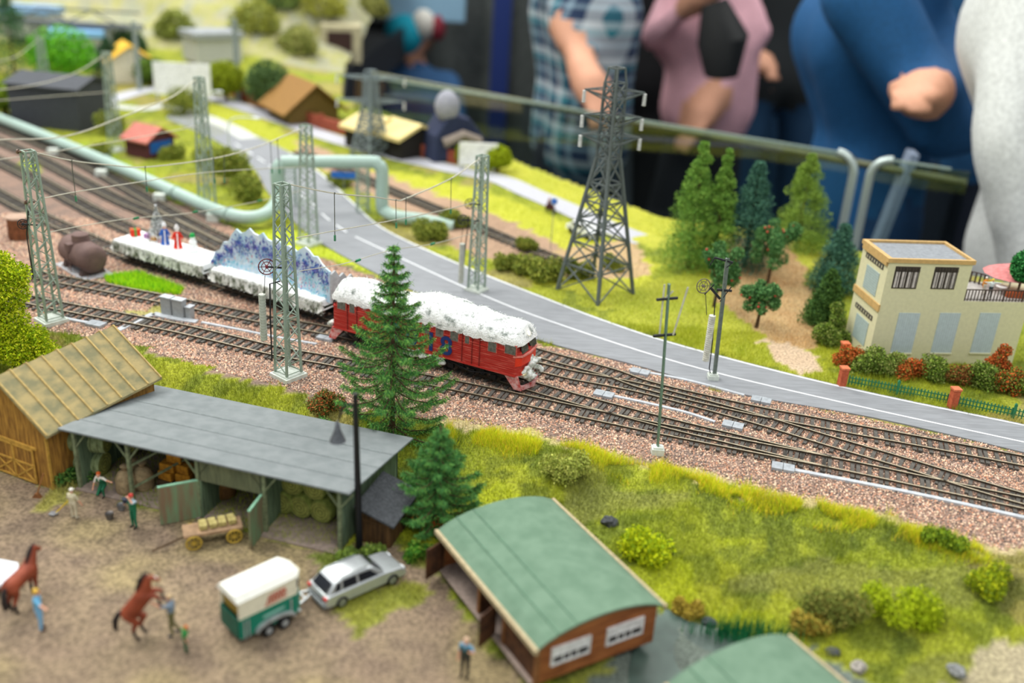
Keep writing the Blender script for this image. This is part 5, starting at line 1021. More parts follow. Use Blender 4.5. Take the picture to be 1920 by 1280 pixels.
# terrace life
TT = lambda px, py, y: None
def tp(px, py, yl):
    a = tow(villa, (0, yl, 0)); b = tow(villa, (5, yl, 0)); v = VPl(px, py, a, b); return v
q = tp(1843, 548, 1.7); person('person in orange top standing on the villa terrace', (q.x, q.y), R(200), 1.75, '#ec9a2c', '#e6e0d2', hair='#e6e6e0', sleeve=True, z=zt2, pose=dict(LE=(-.5, .05, 1.4), LW=(-.8, .0, 1.5)))
q = tp(1853, 560, .9); person('person with yellow hair and arms spread on the villa terrace', (q.x, q.y), R(190), 1.85, '#dfe8e8', '#39464c', hair='#d8c820', sleeve=True, z=zt2, pose=dict(LE=(-.5, 0, 1.42), LW=(-.85, 0, 1.36), RE=(.45, .05, 1.45), RW=(.8, .05, 1.5)))
for (px, py, yl, lab) in ((1905, 558, 1.2, 'round clipped green tree in an orange pot on the villa terrace'),):
    q = tp(px, py, yl); tt = thing('potted_tree', lab, 'potted tree', (q.x, q.y, zt2)); m = MB(); m.bx(-1.0, 1.2, -.3, .3, 0, .55); m.build('planter', M('terracotta', '#b0552a', .7), tt, bev=.05)
    m = MB(); m.cyl((0, 0, .5), (0, 0, 1.7), .12, .1); m.build('trunk', M('bark', '#5b4632', .9, var=.2), tt)
    C = cloud(3500, (0, 0, 3.0), (1.15, 1.15, 1.5), .6); V, Fa = tris(C, .2); npmesh('foliage', V, Fa, M('leaf', rough=.8, vc=True, var=.1, spec=.2), tt, col=vcol(3500, ['#2f7a3c', '#3d8f4a', '#256a35', '#55a65c'], rep=3))
q = tp(1890, 545, 3.4); tt = thing('parasol', 'faded red parasol behind the villa terrace', 'parasol', (q.x, q.y, zt2)); m = MB(); m.cyl((0, 0, 0), (0, 0, 2.2), .07); m.build('pole', mt('#b8b0a8'), tt)
m = MB(); m.lathe([(2.6, 1.45), (1.7, 1.9), (.8, 2.25), (.05, 2.5)], n=12); m.build('canopy', M('parasol_red', '#d98482', .8), tt, True)
q = tp(1872, 559, 1.9); tt = thing('terrace_table', 'small white table beside the people on the terrace', 'table', (q.x, q.y, zt2)); m = MB(); m.cyl((0, 0, .75), (0, 0, .82), .5, n=16); m.build('table_top', mt('#e3e3e0'), tt); m = MB(); m.cyl((0, 0, 0), (0, 0, .75), .07); m.build('leg', mt('#c8c8c4'), tt)
# ---- fence by the road
def fence(label, a, b, posts, h=.95):
    an, L = frame(a, b); t = thing('picket_fence', label, 'fence', (a.x, a.y, gz(a.x, a.y)), an, 'green picket fences beside the road'); m = MB(); g_ = M('fence_green', '#2f7d55', .6, var=.12)
    n = int(L / .26)
    for k in range(n + 1): x = L * k / n; m.bx(x - .05, x + .05, -.03, .03, .1, h)
    m.build('picket_row', g_, t); m = MB(); m.bx(0, L, .02, .08, .3, .38); m.bx(0, L, .02, .08, .68, .76); m.build('rail', g_, t)
    for f in posts: m = MB(); x = L * f; m.bx(x - .11, x + .11, -.1, .12, 0, h + .25); m.prism([(x - .13, h + .25), (x + .13, h + .25), (x, h + .42)], -.12, .14, 'y'); m.build('post', g_, t)
f1 = G(1590, 722, 0); f2 = G(1774, 757, 0); f3 = G(1796, 762, 0); f4 = G(1975, 800, 0)
fence('green picket fence between the two brick pillars', f1, f2, (.5,)); fence('green picket fence running right from the second brick pillar', f3, f4, (.58,))
for (px, py, lab) in ((1577, 724, 'orange brick pillar at the left end of the green fence'), (1784, 764, 'orange brick pillar between the two green fences'), (1579, 676, 'small orange brick pillar half hidden in the red bushes')):
    b = G(px, py, 0); t = thing('brick_pillar', lab, 'pillar', (b.x, b.y, gz(b.x, b.y)), ha, 'brick pillars of the fence'); m = MB(); m.bx(-.3, .3, -.3, .3, 0, 1.65); m.build('shaft', M('brick', '#c0603f', .8, col2='#a54d30', sc=5), t); m = MB(); m.bx(-.37, .37, -.37, .37, 1.65, 1.85); m.build('cap', M('brick_cap', '#d5764f', .8), t, bev=.04)
# ================= trackside bits =================
cg = M('cabinet_grey', '#a3a7a8', .7, var=.06); slab = M('duct_concrete', '#b9bfc4', .8, var=.08)
for (px, py, w_, h_, lab) in ((316, 590, 1.05, 1.75, 'left large grey trackside cabinet'), (338, 595, 1.05, 1.75, 'middle grey trackside cabinet'), (357, 597, .5, 1.15, 'small narrow grey trackside cabinet')):
    b = G(px, py, 0); t = thing('trackside_cabinet', lab, 'cabinet', (b.x, b.y, 0), R(-18), 'grey cabinets between the tracks'); m = MB(); m.bx(-w_/2, w_/2, -.35, .35, 0, h_); m.build('box', cg, t, bev=.03); m = MB(); m.bx(-w_/2 - .06, w_/2 + .06, -.4, .4, h_, h_ + .1); m.build('lid', slab, t)
def duct(label, pts, w_=.42, h=.12): o = line('cable_duct', GL(pts, .1), w_, .16, slab); md = o.modifiers.new('s', 'SOLIDIFY'); md.thickness = .0018; md.offset = -1; return tag(o, label, 'cable duct', 'concrete cable ducts along the tracks')
duct('pale duct leading from the cabinets towards the front track', [(288, 588), (330, 597), (378, 604)], .7); duct('pale duct crossing the front track below the cabinets', [(288, 588), (250, 605), (215, 622)], .6)
duct('thin pale duct running right from the cabinets', [(378, 604), (440, 616), (520, 632), (600, 646)], .28); duct('thin duct between the tracks right of the locomotive', [(1150, 742), (1220, 757), (1290, 774), (1350, 794)], .3); duct('long pale duct beside the front track at the right', [(1490, 881), (1600, 902), (1740, 930), (1930, 972)], .38)
duct('short pale duct by the left mast', [(100, 592), (150, 602), (180, 607)], .4); duct('pale duct behind the rear switch track', [(1180, 692), (1290, 713), (1400, 742)], .3)
for (px, py, a, lab) in ((180, 608, -18, 'pale grey slab behind the yellow barn roof'), (612, 634, -18, 'grey slab cover just behind the rear of the locomotive'), (1132, 740, -20, 'grey slab cover between the tracks right of the locomotive'), (1374, 798, -20, 'double dark grey slab at the end of the duct'), (1468, 877, -15, 'pale slab at the start of the long duct'), (1427, 751, -20, 'dark grey slab cover beside the road'), (1200, 698, -20, 'grey slab cover at the road edge behind the switch'), (590, 700, 0, None)):
    if lab is None: continue
    b = G(px, py, .1); m = MB(); m.bx(-.8, -.02, -.5, .5, 0, .24); m.bx(.02, .8, -.5, .5, 0, .24); tag(m.build('slab_cover', M('slab_grey', '#a2a9ae', .8, var=.1), loc=(b.x, b.y, .02), rz=R(a)), lab, 'slab', 'concrete slab covers beside the tracks')
# brown tank
ta0 = G(158, 505, 0); t = thing('storage_tank', 'matt brown riveted tank lying on saddles beside the left tracks', 'tank', (ta0.x, ta0.y, 0), R(-42)); bt = M('tank_brown', '#76605a', .75, col2='#685450', sc=1)
m = MB(); m.tube([(-2.9, 0, 1.75), (-2.75, 0, 1.75), (-2.3, 0, 1.75), (2.3, 0, 1.75), (2.75, 0, 1.75), (2.9, 0, 1.75)], [.7, 1.2, 1.45, 1.45, 1.2, .7], 28); m.build('shell', bt, t, True)
m = MB(); m.cyl((0, 0, 2.9), (0, 0, 3.75), .85, .82, 20); m.lathe([(.85, 0), (.6, .15), (.05, .2)], (0, 0, 3.75), 20); m.build('dome', bt, t, True)
m = MB(); m.ring((0, 0, 1.75), 1.47, .05, (1, 0, 0), 28); m.bx(-.4, .4, -1.5, 0, 2.2, 3.0); [m.bar((s, -1.45, .2), (s, -1.3, 2.4), .06) for s in (-.25, .25)]; [m.bar((-.25, -1.42, .4 + .35 * k), (.25, -1.42, .4 + .35 * k), .05) for k in range(6)]; m.build('ladder', bt, t)
for x in (-1.8, 1.8): m = MB(); m.prism([(-1.3, 0), (1.3, 0), (1.0, .75), (-1.0, .75)], x - .3, x + .3, 'x'); m.build('saddle', M('saddle_brown', '#5d4c47', .8), t)
m = MB(); m.bx(-3.2, 3.2, -1.6, 1.6, -.05, .08); m.build('base_slab', slab, t)
# rusty barrel-like tank at far left
b = G(38, 447, 0); t = thing('rusty_bin', 'rust brown round bin at the left edge behind the mast', 'bin', (b.x, b.y, 0)); m = MB(); m.lathe([(1.0, 0), (1.15, .2), (1.1, 2.2), (1.2, 2.4)], n=16); m.build('drum', M('rust', '#8a5a3c', .8, var=.2), t, True); m = MB(); m.lathe([(1.25, 2.4), (1.2, 2.55), (.1, 2.7)], n=16); m.build('lid', M('rust_pale', '#b59a86', .8), t, True)
# ================= wagon load =================
def onw(x, y, z=2.2): return tow(wg1, (x, y + random.uniform(-.2, .3), z))
wx = lambda px, py: inv(wg1, VPl(px, py, tow(wg1, (-5, .45, 0)), tow(wg1, (5, .45, 0))))
q = wx(292, 440); w_ = onw(q.x, q.y, 2.15); tt = thing('snowy_christmas_tree', 'small snow covered Christmas tree standing on the rear wagon', 'Christmas tree', tuple(w_))
m = MB(); m.cyl((0, 0, 0), (0, 0, 3.3), .1, .04); m.build('trunk', M('bark'), tt)
C = []; 
for k in range(2600): z = random.random() ** .8; r = (1 - z) * 1.3 * random.uniform(.3, 1); a = random.uniform(0, 2*pi); C.append((r * cos(a), r * sin(a), .4 + z * 3.2 - r * .15))
V, Fa = tris(np.array(C), .12); npmesh('foliage', V, Fa, M('leaf'), tt, col=vcol(2600, ['#f2f4f4', '#dde4e2', '#ffffff', '#8a938c', '#5d685f'], rep=3))
m = MB(); m.ball((0, 0, 3.75), .14); m.build('star', mt('#d8dce0'), tt)
def mini_gift(label, px, py, s, c1, c2):
    q = wx(px, py); w_ = onw(q.x, q.y, 2.15); tt = thing('gift_box', label, 'gift', tuple(w_), random.uniform(-.5, .5), 'presents on the snowy wagon'); m = MB(); m.bx(-s, s, -s * .8, s * .8, 0, s * 1.5); m.build('box', mt(c1), tt); m = MB(); m.bx(-s * .2, s * .2, -s * .82, s * .82, 0, s * 1.53); m.bx(-s * 1.02, s * 1.02, -s * .15, s * .15, 0, s * 1.52); m.build('ribbon', mt(c2), tt)
mini_gift('red gift box with green ribbon left of the snowy tree', 254, 424, .5, '#dc3a20', '#2f9a45'); mini_gift('small purple gift at the foot of the snowy tree', 274, 440, .32, '#9a5a9c', '#c9a0d0'); mini_gift('small orange gift at the foot of the snowy tree', 287, 444, .26, '#e59a3c', '#f4d070'); mini_gift('small pink gift right of the snowy tree foot', 300, 441, .26, '#e59a94', '#ffffff')
def robe(label, px, py, h, col, trim, hat, name='person', cat='figurine', face='#e2b49a'):
    q = wx(px, py); w_ = onw(q.x, q.y, 2.12); tt = thing(name, label, cat, tuple(w_), R(200)); k = h / 1.8
    body('body', [((0, 0, .1*k), .34*k, (0, 0, .7*k), .25*k, 1), ((0, 0, .7*k), .24*k, (0, 0, 1.25*k), .2*k, 1), ((0, 0, 1.5*k), .15*k, (0, .02, 1.58*k), .14*k, 0), ((.2*k, 0, 1.25*k), .09*k, (.36*k, .1*k, .95*k), .07*k, 1), ((.36*k, .1*k, .95*k), .07*k, (.3*k, .28*k, .85*k), .05*k, 1), ((-.2*k, 0, 1.25*k), .09*k, (-.36*k, .1*k, .95*k), .07*k, 1), ((-.36*k, .1*k, .95*k), .07*k, (-.3*k, .28*k, .85*k), .05*k, 1)], [mt(face), mt(col)], tt, vox=.03*k + .02, smooth=2)
    m = MB(); m.ring((0, 0, .06*k), .36*k, .06*k); m.bar((0, .3*k, .1*k), (0, .2*k, 1.3*k), .09*k); m.build('fur_trim', mt(trim), tt, True); m = MB(); m.lathe([(.19*k, 0), (.18*k, .1*k), (.1*k, .3*k), (.02*k, .38*k)], (0, -.01, 1.6*k), 12); m.build('hat', mt(hat), tt, True); return tt
robe('blue and white robed figurine standing right of the snowy tree', 312, 446, 2.3, '#2f62b8', '#eef2f6', '#eef2f6'); robe('red robed figurine with white hat and beard on the wagon', 335, 440, 2.4, '#d9301c', '#f4f0ee', '#f0ecec', face='#f0e6e0')
q = wx(361, 457); w_ = onw(q.x, q.y, 2.1); tt = thing('snowman', 'white snowman with a green hat at the end of the wagon', 'snowman', tuple(w_)); m = MB(); m.ball((0, 0, .45), .52, 14, 10); m.ball((0, 0, 1.1), .38, 14, 10); m.ball((0, 0, 1.55), .26, 12, 8); m.build('body', M('snow'), tt, True); m = MB(); m.lathe([(.3, 0), (.24, .08), (.22, .3), (.05, .36)], (0, 0, 1.7), 12); m.build('hat', mt('#1fa04a'), tt, True)
# ================= green pipeline =================
pm = M('pipe_green', '#a9c2b8', .4, var=.03); t = thing('pipeline', 'thick pale green pipe winding along the tracks and over the road in a loop', 'pipe', (0, 0, 0))
gp = lambda x, y, z: G(x, y, z)
A_ = [gp(-120, 175, 1.2), gp(0, 222, 1.2), gp(120, 270, 1.2), gp(260, 330, 1.2), (gp(380, 384, 1.2)), gp(430, 402, 1.2), gp(468, 408, 1.3), gp(500, 400, 1.6)]
cr = G(522, 392, .8); cr2 = G(700, 402, .8); zt_ = ztop((cr.x, cr.y, .8), 303)
T_ = [Vector((cr.x, cr.y, 2.2)), Vector((cr.x, cr.y, zt_ - 1.2)), Vector((cr.x + .6, cr.y + .15, zt_ - .2)), Vector((cr.x + 1.6, cr.y + .3, zt_))]
e_ = G(716, 400, .8); zt3 = ztop((e_.x, e_.y, .8), 305)
T2_ = [Vector((e_.x - 1.6, e_.y, zt3)), Vector((e_.x - .5, e_.y, zt3 - .25)), Vector((e_.x, e_.y, zt3 - 1.2)), Vector((e_.x, e_.y, 2.4)), Vector((e_.x + .3, e_.y, 1.2)), gp(745, 406, 1.0), gp(790, 412, .8), gp(850, 425, .4)]
m = MB(); m.tube(smooth3(A_ + T_ + T2_, 5), .78, 14); m.build('pipe', pm, t, True)
m = MB()
for p in ((200, 302), (330, 362), (430, 402)): q = G(p[0], p[1], 1.2); m.ring(q, .82, .1, (1, -.7, 0), 18)
m.build('flange', M('flange_grey', '#9db5aa', .5), t)
for p in ((100, 290), (190, 330), (300, 375), (400, 412)): q = G(p[0], p[1] - 6, .5); m = MB(); m.bx(q.x - .7, q.x + .7, q.y - .5, q.y + .5, 0, .9); m.build('pipe_support', conc, t)
for (p, q_) in (((545, 388), (560, 384)), ((680, 398), (700, 392))):
    b = G(p[0], p[1], 0); zt4 = zt3 - .7; tt = thing('support_frame', 'lattice trestle carrying the raised pipe ' + ('left of the road' if p[0] < 600 else 'right of the road'), 'trestle', (b.x, b.y, 0), R(20), 'trestles under the raised pipe'); lg = M('trestle_green', '#9fb3a8', .6)
    for sx in (-.7, .7):
        for sy in (-.6, .6): m = MB(); m.bar((sx, sy, 0), (sx, sy, zt4), .14); m.build('leg', lg, tt)
    m = MB()
    for k in range(7):
        z = zt4 * k / 7; z2 = zt4 * (k + 1) / 7
        for s in (-1, 1): m.bar((-.7, s * .6, z), (.7, s * .6, z2), .07); m.bar((s * .7, -.6, z2), (s * .7, .6, z), .07); m.bar((-.7, s * .6, z2), (.7, s * .6, z2), .07)
    m.build('bracing', lg, tt)
# ================= pylons =================
pyg = M('pylon_grey', '#5f6866', .6, var=.08); 
def pylon(label, base, H_, side, rz, arms, armL, ins_h, matp, px=None):
    t = thing('transmission_tower', label, 'pylon', (base[0], base[1], gz(base[0], base[1])), rz); hs = side / 2
    zw = H_ * .46; ww = .82; wt = .7   # waist
    def hw(z): return hs + (ww - hs) * min(1, z / (H_ * .62)) if z < H_ * .62 else ww + (wt - ww) * (z - H_ * .62) / (H_ * .38)
    cor = [(-1, -1), (1, -1), (1, 1), (-1, 1)]; c = lambda i, z: (cor[i % 4][0] * hw(z), cor[i % 4][1] * hw(z), z)
    for i in range(4): m = MB(); m.bar(c(i, -.1), c(i, H_ * .62), .3); m.bar(c(i, H_ * .62), c(i, H_ * .94), .22); m.build('leg', matp, t)
    m = MB(); zs = [0, H_*.13, H_*.24, H_*.34, H_*.43, H_*.51, H_*.62]
    for a, b in zip(zs, zs[1:]):
        for i in range(4): m.bar(c(i, a), c(i+1, b), .13); m.bar(c(i+1, a), c(i, b), .13); m.bar(c(i, b), c(i+1, b), .15)
    zs = [H_*.62 + H_*.32 * k / 5 for k in range(6)]
    for a, b in zip(zs, zs[1:]):
        for i in range(4): m.bar(c(i, a), c(i+1, b), .11); m.bar(c(i+1, a), c(i, b), .11); m.bar(c(i, b), c(i+1, b), .1)
    for i in range(4): m.bar(c(i, 0), (0, 0, -.0), .0001); m.bar(c(i, H_ * .94), (cor[i][0] * wt * .8, cor[i][1] * wt * .8, H_), .16); m.bar((cor[i][0] * wt * .8, cor[i][1] * wt * .8, H_), (cor[(i+1) % 4][0] * wt * .8, cor[(i+1) % 4][1] * wt * .8, H_), .16)
    m.build('lattice_bracing', matp, t); up = 1 / sqrt(2)
    for z in arms:
        for s in (-1, 1):
            m = MB(); tip = (s * armL * up, -s * armL * up, z)
            for q in ((s, -s),): 
                for dz in (0, -H_ * .05):
                    for cc in ((s * hw(z), s * hw(z)), (-s * hw(z), -s * hw(z)), (s * hw(z), -s * hw(z))): m.bar((cc[0], cc[1], z + dz + H_ * .012), tip, .11)
            ar = m.build('cross_arm', matp, t); m = MB(); prof = []
            for k in range(6): prof += [(.1, -.2 * k - .1), (.2, -.2 * k - .14), (.2, -.2 * k - .2), (.1, -.2 * k - .25)]
            m.lathe([(r, zz) for r, zz in prof[::-1]], tip, 10); m.build('insulator', M('insulator_white', '#d9dcd8', .4), ar)
    return t
P0 = (G(1045, 540, 0) + G(1187, 553, 0)) / 2; Hp = ztop((P0.x, P0.y, 0), 128)
pylon('tall grey lattice pylon with six white insulators before the visitors', P0, Hp, 5.6, R(46 - 0), (Hp * .905, Hp * .80, Hp * .715), 2.9, 1, pyg)
P2 = G(695, 292, 0); pylon('blurred pale pylon with white insulators behind the green pipe', P2, ztop((P2.x, P2.y, 0), 132), 4.2, R(50), (ztop((P2.x, P2.y, 0), 132) * .93, ztop((P2.x, P2.y, 0), 132) * .66), 5.0, 1, M('pylon_pale', '#7f8d90', .7))
# ================= vegetation =================
leafm = M('leaf', rough=.8, vc=True, var=.1, spec=.2); bark = M('bark', '#5b4632', .9, var=.2)
def plant(name, label, cat, p, group=None, rz=0): z = gz(p[0], p[1]) if len(p) < 3 or p[2] is None else p[2]; return thing(name, label, cat, (p[0], p[1], z), rz, group)
def spruce(label, p, h, rad, group=None, z=None, cols=('#5a9a48', '#70ac52', '#437e40', '#8fc058', '#35703f'), den=240, whorl=1.0):
    t = plant('spruce_tree', label, 'tree', (p[0], p[1], z), group); m = MB(); m.cyl((0, 0, -.2), (0, 0, h * .97), .24, .05, 10); m.build('trunk', bark, t, True); C = []; Dn = []; m = MB()
    zz = .9
    while zz < h * .97:
        f = 1 - zz / h; L = rad * min(1, f * 1.6) ** 1.3 * (.9 + .12 * f) * random.uniform(.88, 1.1) + .22; n = 8 if f > .3 else 6; a0 = random.random() * 6
        for k in range(n):
            a = a0 + 2*pi*k/n + random.uniform(-.2, .2); Lk = L * random.uniform(.75, 1.12); q = lambda s: Vector((cos(a) * Lk * s, sin(a) * Lk * s, zz - .42 * Lk * s + .52 * Lk * s ** 2.5)); m.tube([q(s) for s in (0, .35, .7, 1)], [.07, .05, .035, .02], 5, cap=False)
            nn = int(den * (Lk / rad + .08))
            for _ in range(nn): s = random.random() ** .75; c_ = q(s); w = .1 + .05 * (1 - s) * Lk; C.append((c_.x + random.gauss(0, w), c_.y + random.gauss(0, w), c_.z + random.gauss(-.03, .05)))
        zz += whorl * (.35 + .65 * f) * random.uniform(.85, 1.1)
    br = m.build('branches', bark, t); C = np.array(C); n = len(C); d = rng.normal(size=(n, 3)) * .6; d[:, 2] -= .55; rad_ = C.copy(); rad_[:, 2] = 0; d += rad_ / (np.linalg.norm(rad_, axis=1)[:, None] + .1) * .5; d /= np.linalg.norm(d, axis=1)[:, None]
    s = np.cross(d, rng.normal(size=(n, 3))); s /= np.linalg.norm(s, axis=1)[:, None] + 1e-6; L = rng.uniform(.2, .4, (n, 1)); V = np.stack([C - s * .027, C + s * .027, C + d * L], 1).reshape(-1, 3)
    tag(npmesh('needles', V, np.arange(3*n).reshape(-1, 3), leafm, t, col=vcol(n, cols, jit=.15, rep=3)), kind='stuff'); return t
def conifer(label, p, h, rad, cols, group=None, n=9000, lump=.35, base=.04, size=.16):
    t = plant('conifer', label, 'tree', p, group); m = MB(); m.cyl((0, 0, -.3), (0, 0, h * .95), .3, .06, 8); m.build('trunk', bark, t, True)
    K = 170; cl = []
    for _ in range(K): f = random.random() ** 1.15; r = rad * (1 - f) ** .75 * random.uniform(.3, .9); a = random.uniform(0, 2*pi); cl.append((r * cos(a), r * sin(a), h * (base + f * (1 - base)), rad * lump * (.35 + .8 * (1 - f))))
    cl = np.array(cl); i = rng.integers(0, K, n); d = rng.normal(size=(n, 3)); d /= np.linalg.norm(d, axis=1)[:, None]; C = cl[i, :3] + d * cl[i, 3:4] * rng.random((n, 1)) ** .4 * np.array([1, 1, .8])
    C[:, 2] = np.clip(C[:, 2], .2, h); V, Fa = tris(C, size, aspect=.6); tag(npmesh('foliage', V, Fa, leafm, t, col=vcol(n, cols, jit=.15, rep=3)), kind='stuff'); return t
def leafy(name, label, p, blobs, cols, n=6000, size=.2, group=None, trunk=None, cat='tree', fruit=None, z=None, w=None, shell=.35):
    t = plant(name, label, cat, (p[0], p[1], z), group); 
    if trunk: m = MB(); [m.tube([Vector(q) for q in ln], rr, 7) for ln, rr in trunk]; m.build('trunk', bark, t, True)
    tot = sum(b[3] ** 2 for b in blobs); Cs = []
    for b in blobs: r = b[3]; rz_ = b[4] if len(b) > 4 else r; Cs.append(cloud(int(n * r * r / tot) + 5, b[:3], (r, r, rz_), shell))
    C = np.concatenate(Cs); C += rng.normal(0, .05, C.shape); C[:, 2] = np.maximum(C[:, 2], .02); V, Fa = tris(C, size); o = npmesh('foliage', V, Fa, leafm, t, col=vcol(len(C), cols, w, jit=.15, rep=3)); tag(o, kind='stuff')
    if fruit:
        nf, fc = fruit
        for k in range(nf): b = random.choice(blobs); d = Vector((random.gauss(0, 1), random.gauss(0, 1), random.gauss(0, 1))).normalized() * b[3] * .98; m = MB(); m.ball((b[0] + d.x, b[1] + d.y, max(.3, b[2] + d.z)), .13, 7, 5); m.build('apple', M('apple_' + fc[1:], fc, .5), t, True)
    return t
def up(px, py, top, z=None): b = G(px, py, 0); zz = gz(b.x, b.y) if z is None else z; b = G(px, py, zz); return b, ztop((b.x, b.y, zz), top) - zz
b, h = up(735, 815, 462, -.5); spruce('tall green spruce tree in front of the red locomotive', (b.x, b.y), h + .5, 4.3, z=-.6, den=600, whorl=1.55)
b, h = up(820, 985, 792, -1.5); spruce('smaller green spruce tree behind the curved green stable roof', (b.x, b.y), h, 2.9, z=-1.5, den=620, cols=('#4f8a45', '#5c9a50', '#3c7440', '#73a84e'), whorl=1.15)
# yellow green tree at the left
b = G(30, 660, 0); YG = ('#b9cc17', '#a6c01a', '#cbd827', '#86a818', '#d9df3a')
blobs = [(-1.6, 0, 2.2, 1.9), (.8, -.3, 2.0, 1.8), (2.6, -.5, 1.6, 1.5), (-2.6, .2, 4.2, 1.9), (-.2, 0, 4.4, 1.7), (-1.8, .3, 6.4, 1.9), (.5, 0, 6.9, 1.4), (-2.2, .3, 8.4, 1.8), (-.4, .2, 8.9, 1.4), (1.0, .1, 8.3, 1.1), (-3, 0, 6.2, 1.7), (1.9, -.5, 3.2, 1.2)]
leafy('bushy_tree', 'bright yellow green bushy tree behind the ochre barn roof', (b.x, b.y), blobs, YG, 26000, .15, trunk=[([(0, 0, 0), (-.3, 0, 3), (-1, 0, 7)], [.3, .22, .1])], shell=.3)
CG = ('#6c9a3c', '#7da845', '#5a8436', '#8fb54e'); CD = ('#3f6b5a', '#4d7c66', '#33594d', '#5f8f74')
for (px, py, top, r, cols, lab, lump) in ((1290, 500, 266, 3.7, CG, 'leftmost tall green conifer right of the lattice pylon', .3), (1336, 500, 276, 2.6, CG, 'slim green conifer touching the dark bluish one', .3), (1396, 492, 296, 3.2, CD, 'dark bluish green lumpy conifer in the middle of the grove', .42), (1492, 468, 292, 4.2, ('#8cab45', '#7c9c3c', '#9dba4e', '#6d8d38'), 'light green pointed conifer before the blue sweater visitor', .26), (1562, 545, 420, 2.6, CD, 'dark bluish conifer close to the villa side wall', .42), (1543, 606, 506, 2.1, ('#4c6f33', '#5a7f3a', '#3e6130'), 'small olive conifer below the dark bluish one by the villa', .4)):
    b, h = up(px, py, top); conifer(lab, (b.x, b.y, None), h, r, cols, n=20000, lump=lump * 1.15)
AP = ('#5f8f50', '#4c7c44', '#74a262', '#3f6e3c')
for (px, py, top, r, lab) in ((1440, 524, 408, 2.5, 'largest apple tree with red fruit behind the tension pole'), (1418, 614, 532, 1.9, 'low apple tree with red fruit right of the tension pole'), (1338, 575, 462, 2.1, 'apple tree with red fruit left of the tension pole wheel')):
    b, h = up(px, py, top); tr = [([(0, 0, 0), (.1, 0, h * .4), (.5, 0, h * .65)], [.2, .14, .08]), ([(.05, 0, h * .35), (-.5, .2, h * .6)], [.1, .06])]
    bl = [(r * random.uniform(.3, .8) * cos(a), r * random.uniform(.3, .8) * sin(a), h * random.uniform(.42, .92), r * random.uniform(.24, .38)) for a in np.linspace(0, 25, 17)] + [(0, 0, h * .75, r * .45)]
    leafy('apple_tree', lab, (b.x, b.y), bl, AP, 7000, .15, 'apple trees on the dry slope', tr, fruit=(14, '#c9483c'), shell=.5)
# hedge of autumn bushes before the villa
GR = ('#6f8a34', '#86a03c', '#5a7430', '#8f9a50'); OR = ('#c5602a', '#b9552a', '#d97a3c', '#7d7a34'); 
hb2 = [(1548, 660, 1.5, GR, 'green'), (1590, 700, 1.2, OR, 'orange'), (1625, 716, 1.5, GR, 'green'), (1668, 718, 1.3, ('#a9b060', '#8a9a48', '#6f8a34'), 'pale green'), (1706, 722, 1.2, OR, 'orange'), (1745, 728, 1.4, GR, 'green'), (1790, 735, 1.3, ('#a86038', '#6f7a34', '#8a6a34'), 'brown green'), (1838, 742, 1.4, GR, 'green'), (1885, 748, 1.4, ('#7d6a34', '#c5602a', '#6f8a34'), 'rusty green'), (1930, 755, 1.3, GR, 'green')]
places = ['between the apple slope and the villa corner', 'just left of the villa front by the small brick pillar', 'right behind the first brick pillar', 'above the left part of the green fence', 'between the first two villa shutters', 'in front of the middle villa shutter', 'behind the second brick pillar', 'below the third villa shutter', 'beside the tall rusty shrub', 'at the right edge behind the green fence']
for (x, y, r, cols, cn), pl_ in zip(hb2, places):
    b = G(x, y - 14, 0); bl = [(random.uniform(-.9, .9), random.uniform(-.5, .5), random.uniform(.3, 1.3) * r * .9, r * random.uniform(.4, .7)) for _ in range(9)]
    leafy('garden_bush', f'{cn} bush {pl_}', (b.x, b.y), bl, cols, 3800, .13, 'bushes along the villa fence', cat='bush', shell=.4)
b = G(1858, 712, 0); leafy('rusty_shrub', 'tall rusty orange shrub partly covering the third villa shutter', (b.x, b.y), [(0, 0, .8, .9), (.2, 0, 1.9, .8), (.5, 0, 2.9, .6), (-.4, 0, 1.6, .6), (.9, 0, 1.4, .6)], OR, 3500, .13, cat='shrub')
leafy('green_shrub', 'green climbing shrub against the left side of the villa', (G(1585, 645, 0).x, G(1585, 645, 0).y + .5), [(-.9, 0, .9, .9), (-.9, .3, 2.2, .8), (-1.2, .5, 3.3, .6), (-.2, -.3, .6, .7)], GR, 3500, .13, cat='shrub')
# other bushes
OL = ('#8f9a3c', '#7c8a34', '#a5a948', '#6a7a30')
bush = [(945, 505, 1.3, 'olive bush at the road edge right of the rear mast'), (985, 512, 1.5, 'olive bush left of the pylon foot'), (1030, 528, 1.8, 'large olive bush beside the pylon foot'), (1085, 520, 1.6, 'olive bush inside the legs of the pylon'), (1150, 505, 1.3, 'olive bush behind the right pylon leg'), (985, 470, 1.2, 'small bush on the rear railway line'), (815, 448, 2.0, 'olive bush below the mast wheels beside the road'), (855, 425, 1.6, 'olive bush right of the pipe end'), (640, 350, 1.5, 'green bush below the raised pipe loop'),
        (430, 340, 3.2, 'large olive bush left of the white path'), (465, 375, 2.6, 'olive bush against the pipe bend'), (395, 318, 2.4, 'olive bush behind the thin blurred mast'), (330, 300, 1.8, 'yellow green bush right of the red roofed kiosk'), (190, 300, 1.8, 'dark green bush left of the red roofed kiosk'), (205, 250, 2.6, 'yellow green bush by the faint mast'), (360, 215, 3.4, 'yellow green bush behind the thin blurred mast')]
for x, y, r, lab in bush:
    b = G(x, y, 0); bl = [(random.uniform(-.8, .8) * r, random.uniform(-.4, .4) * r, random.uniform(.3, .9) * r, r * random.uniform(.45, .7)) for _ in range(6)]
    leafy('wild_bush', lab, (b.x, b.y), bl, OL, 2600, .1 + .05 * r, 'wild bushes in the middle ground', cat='bush', shell=.4)
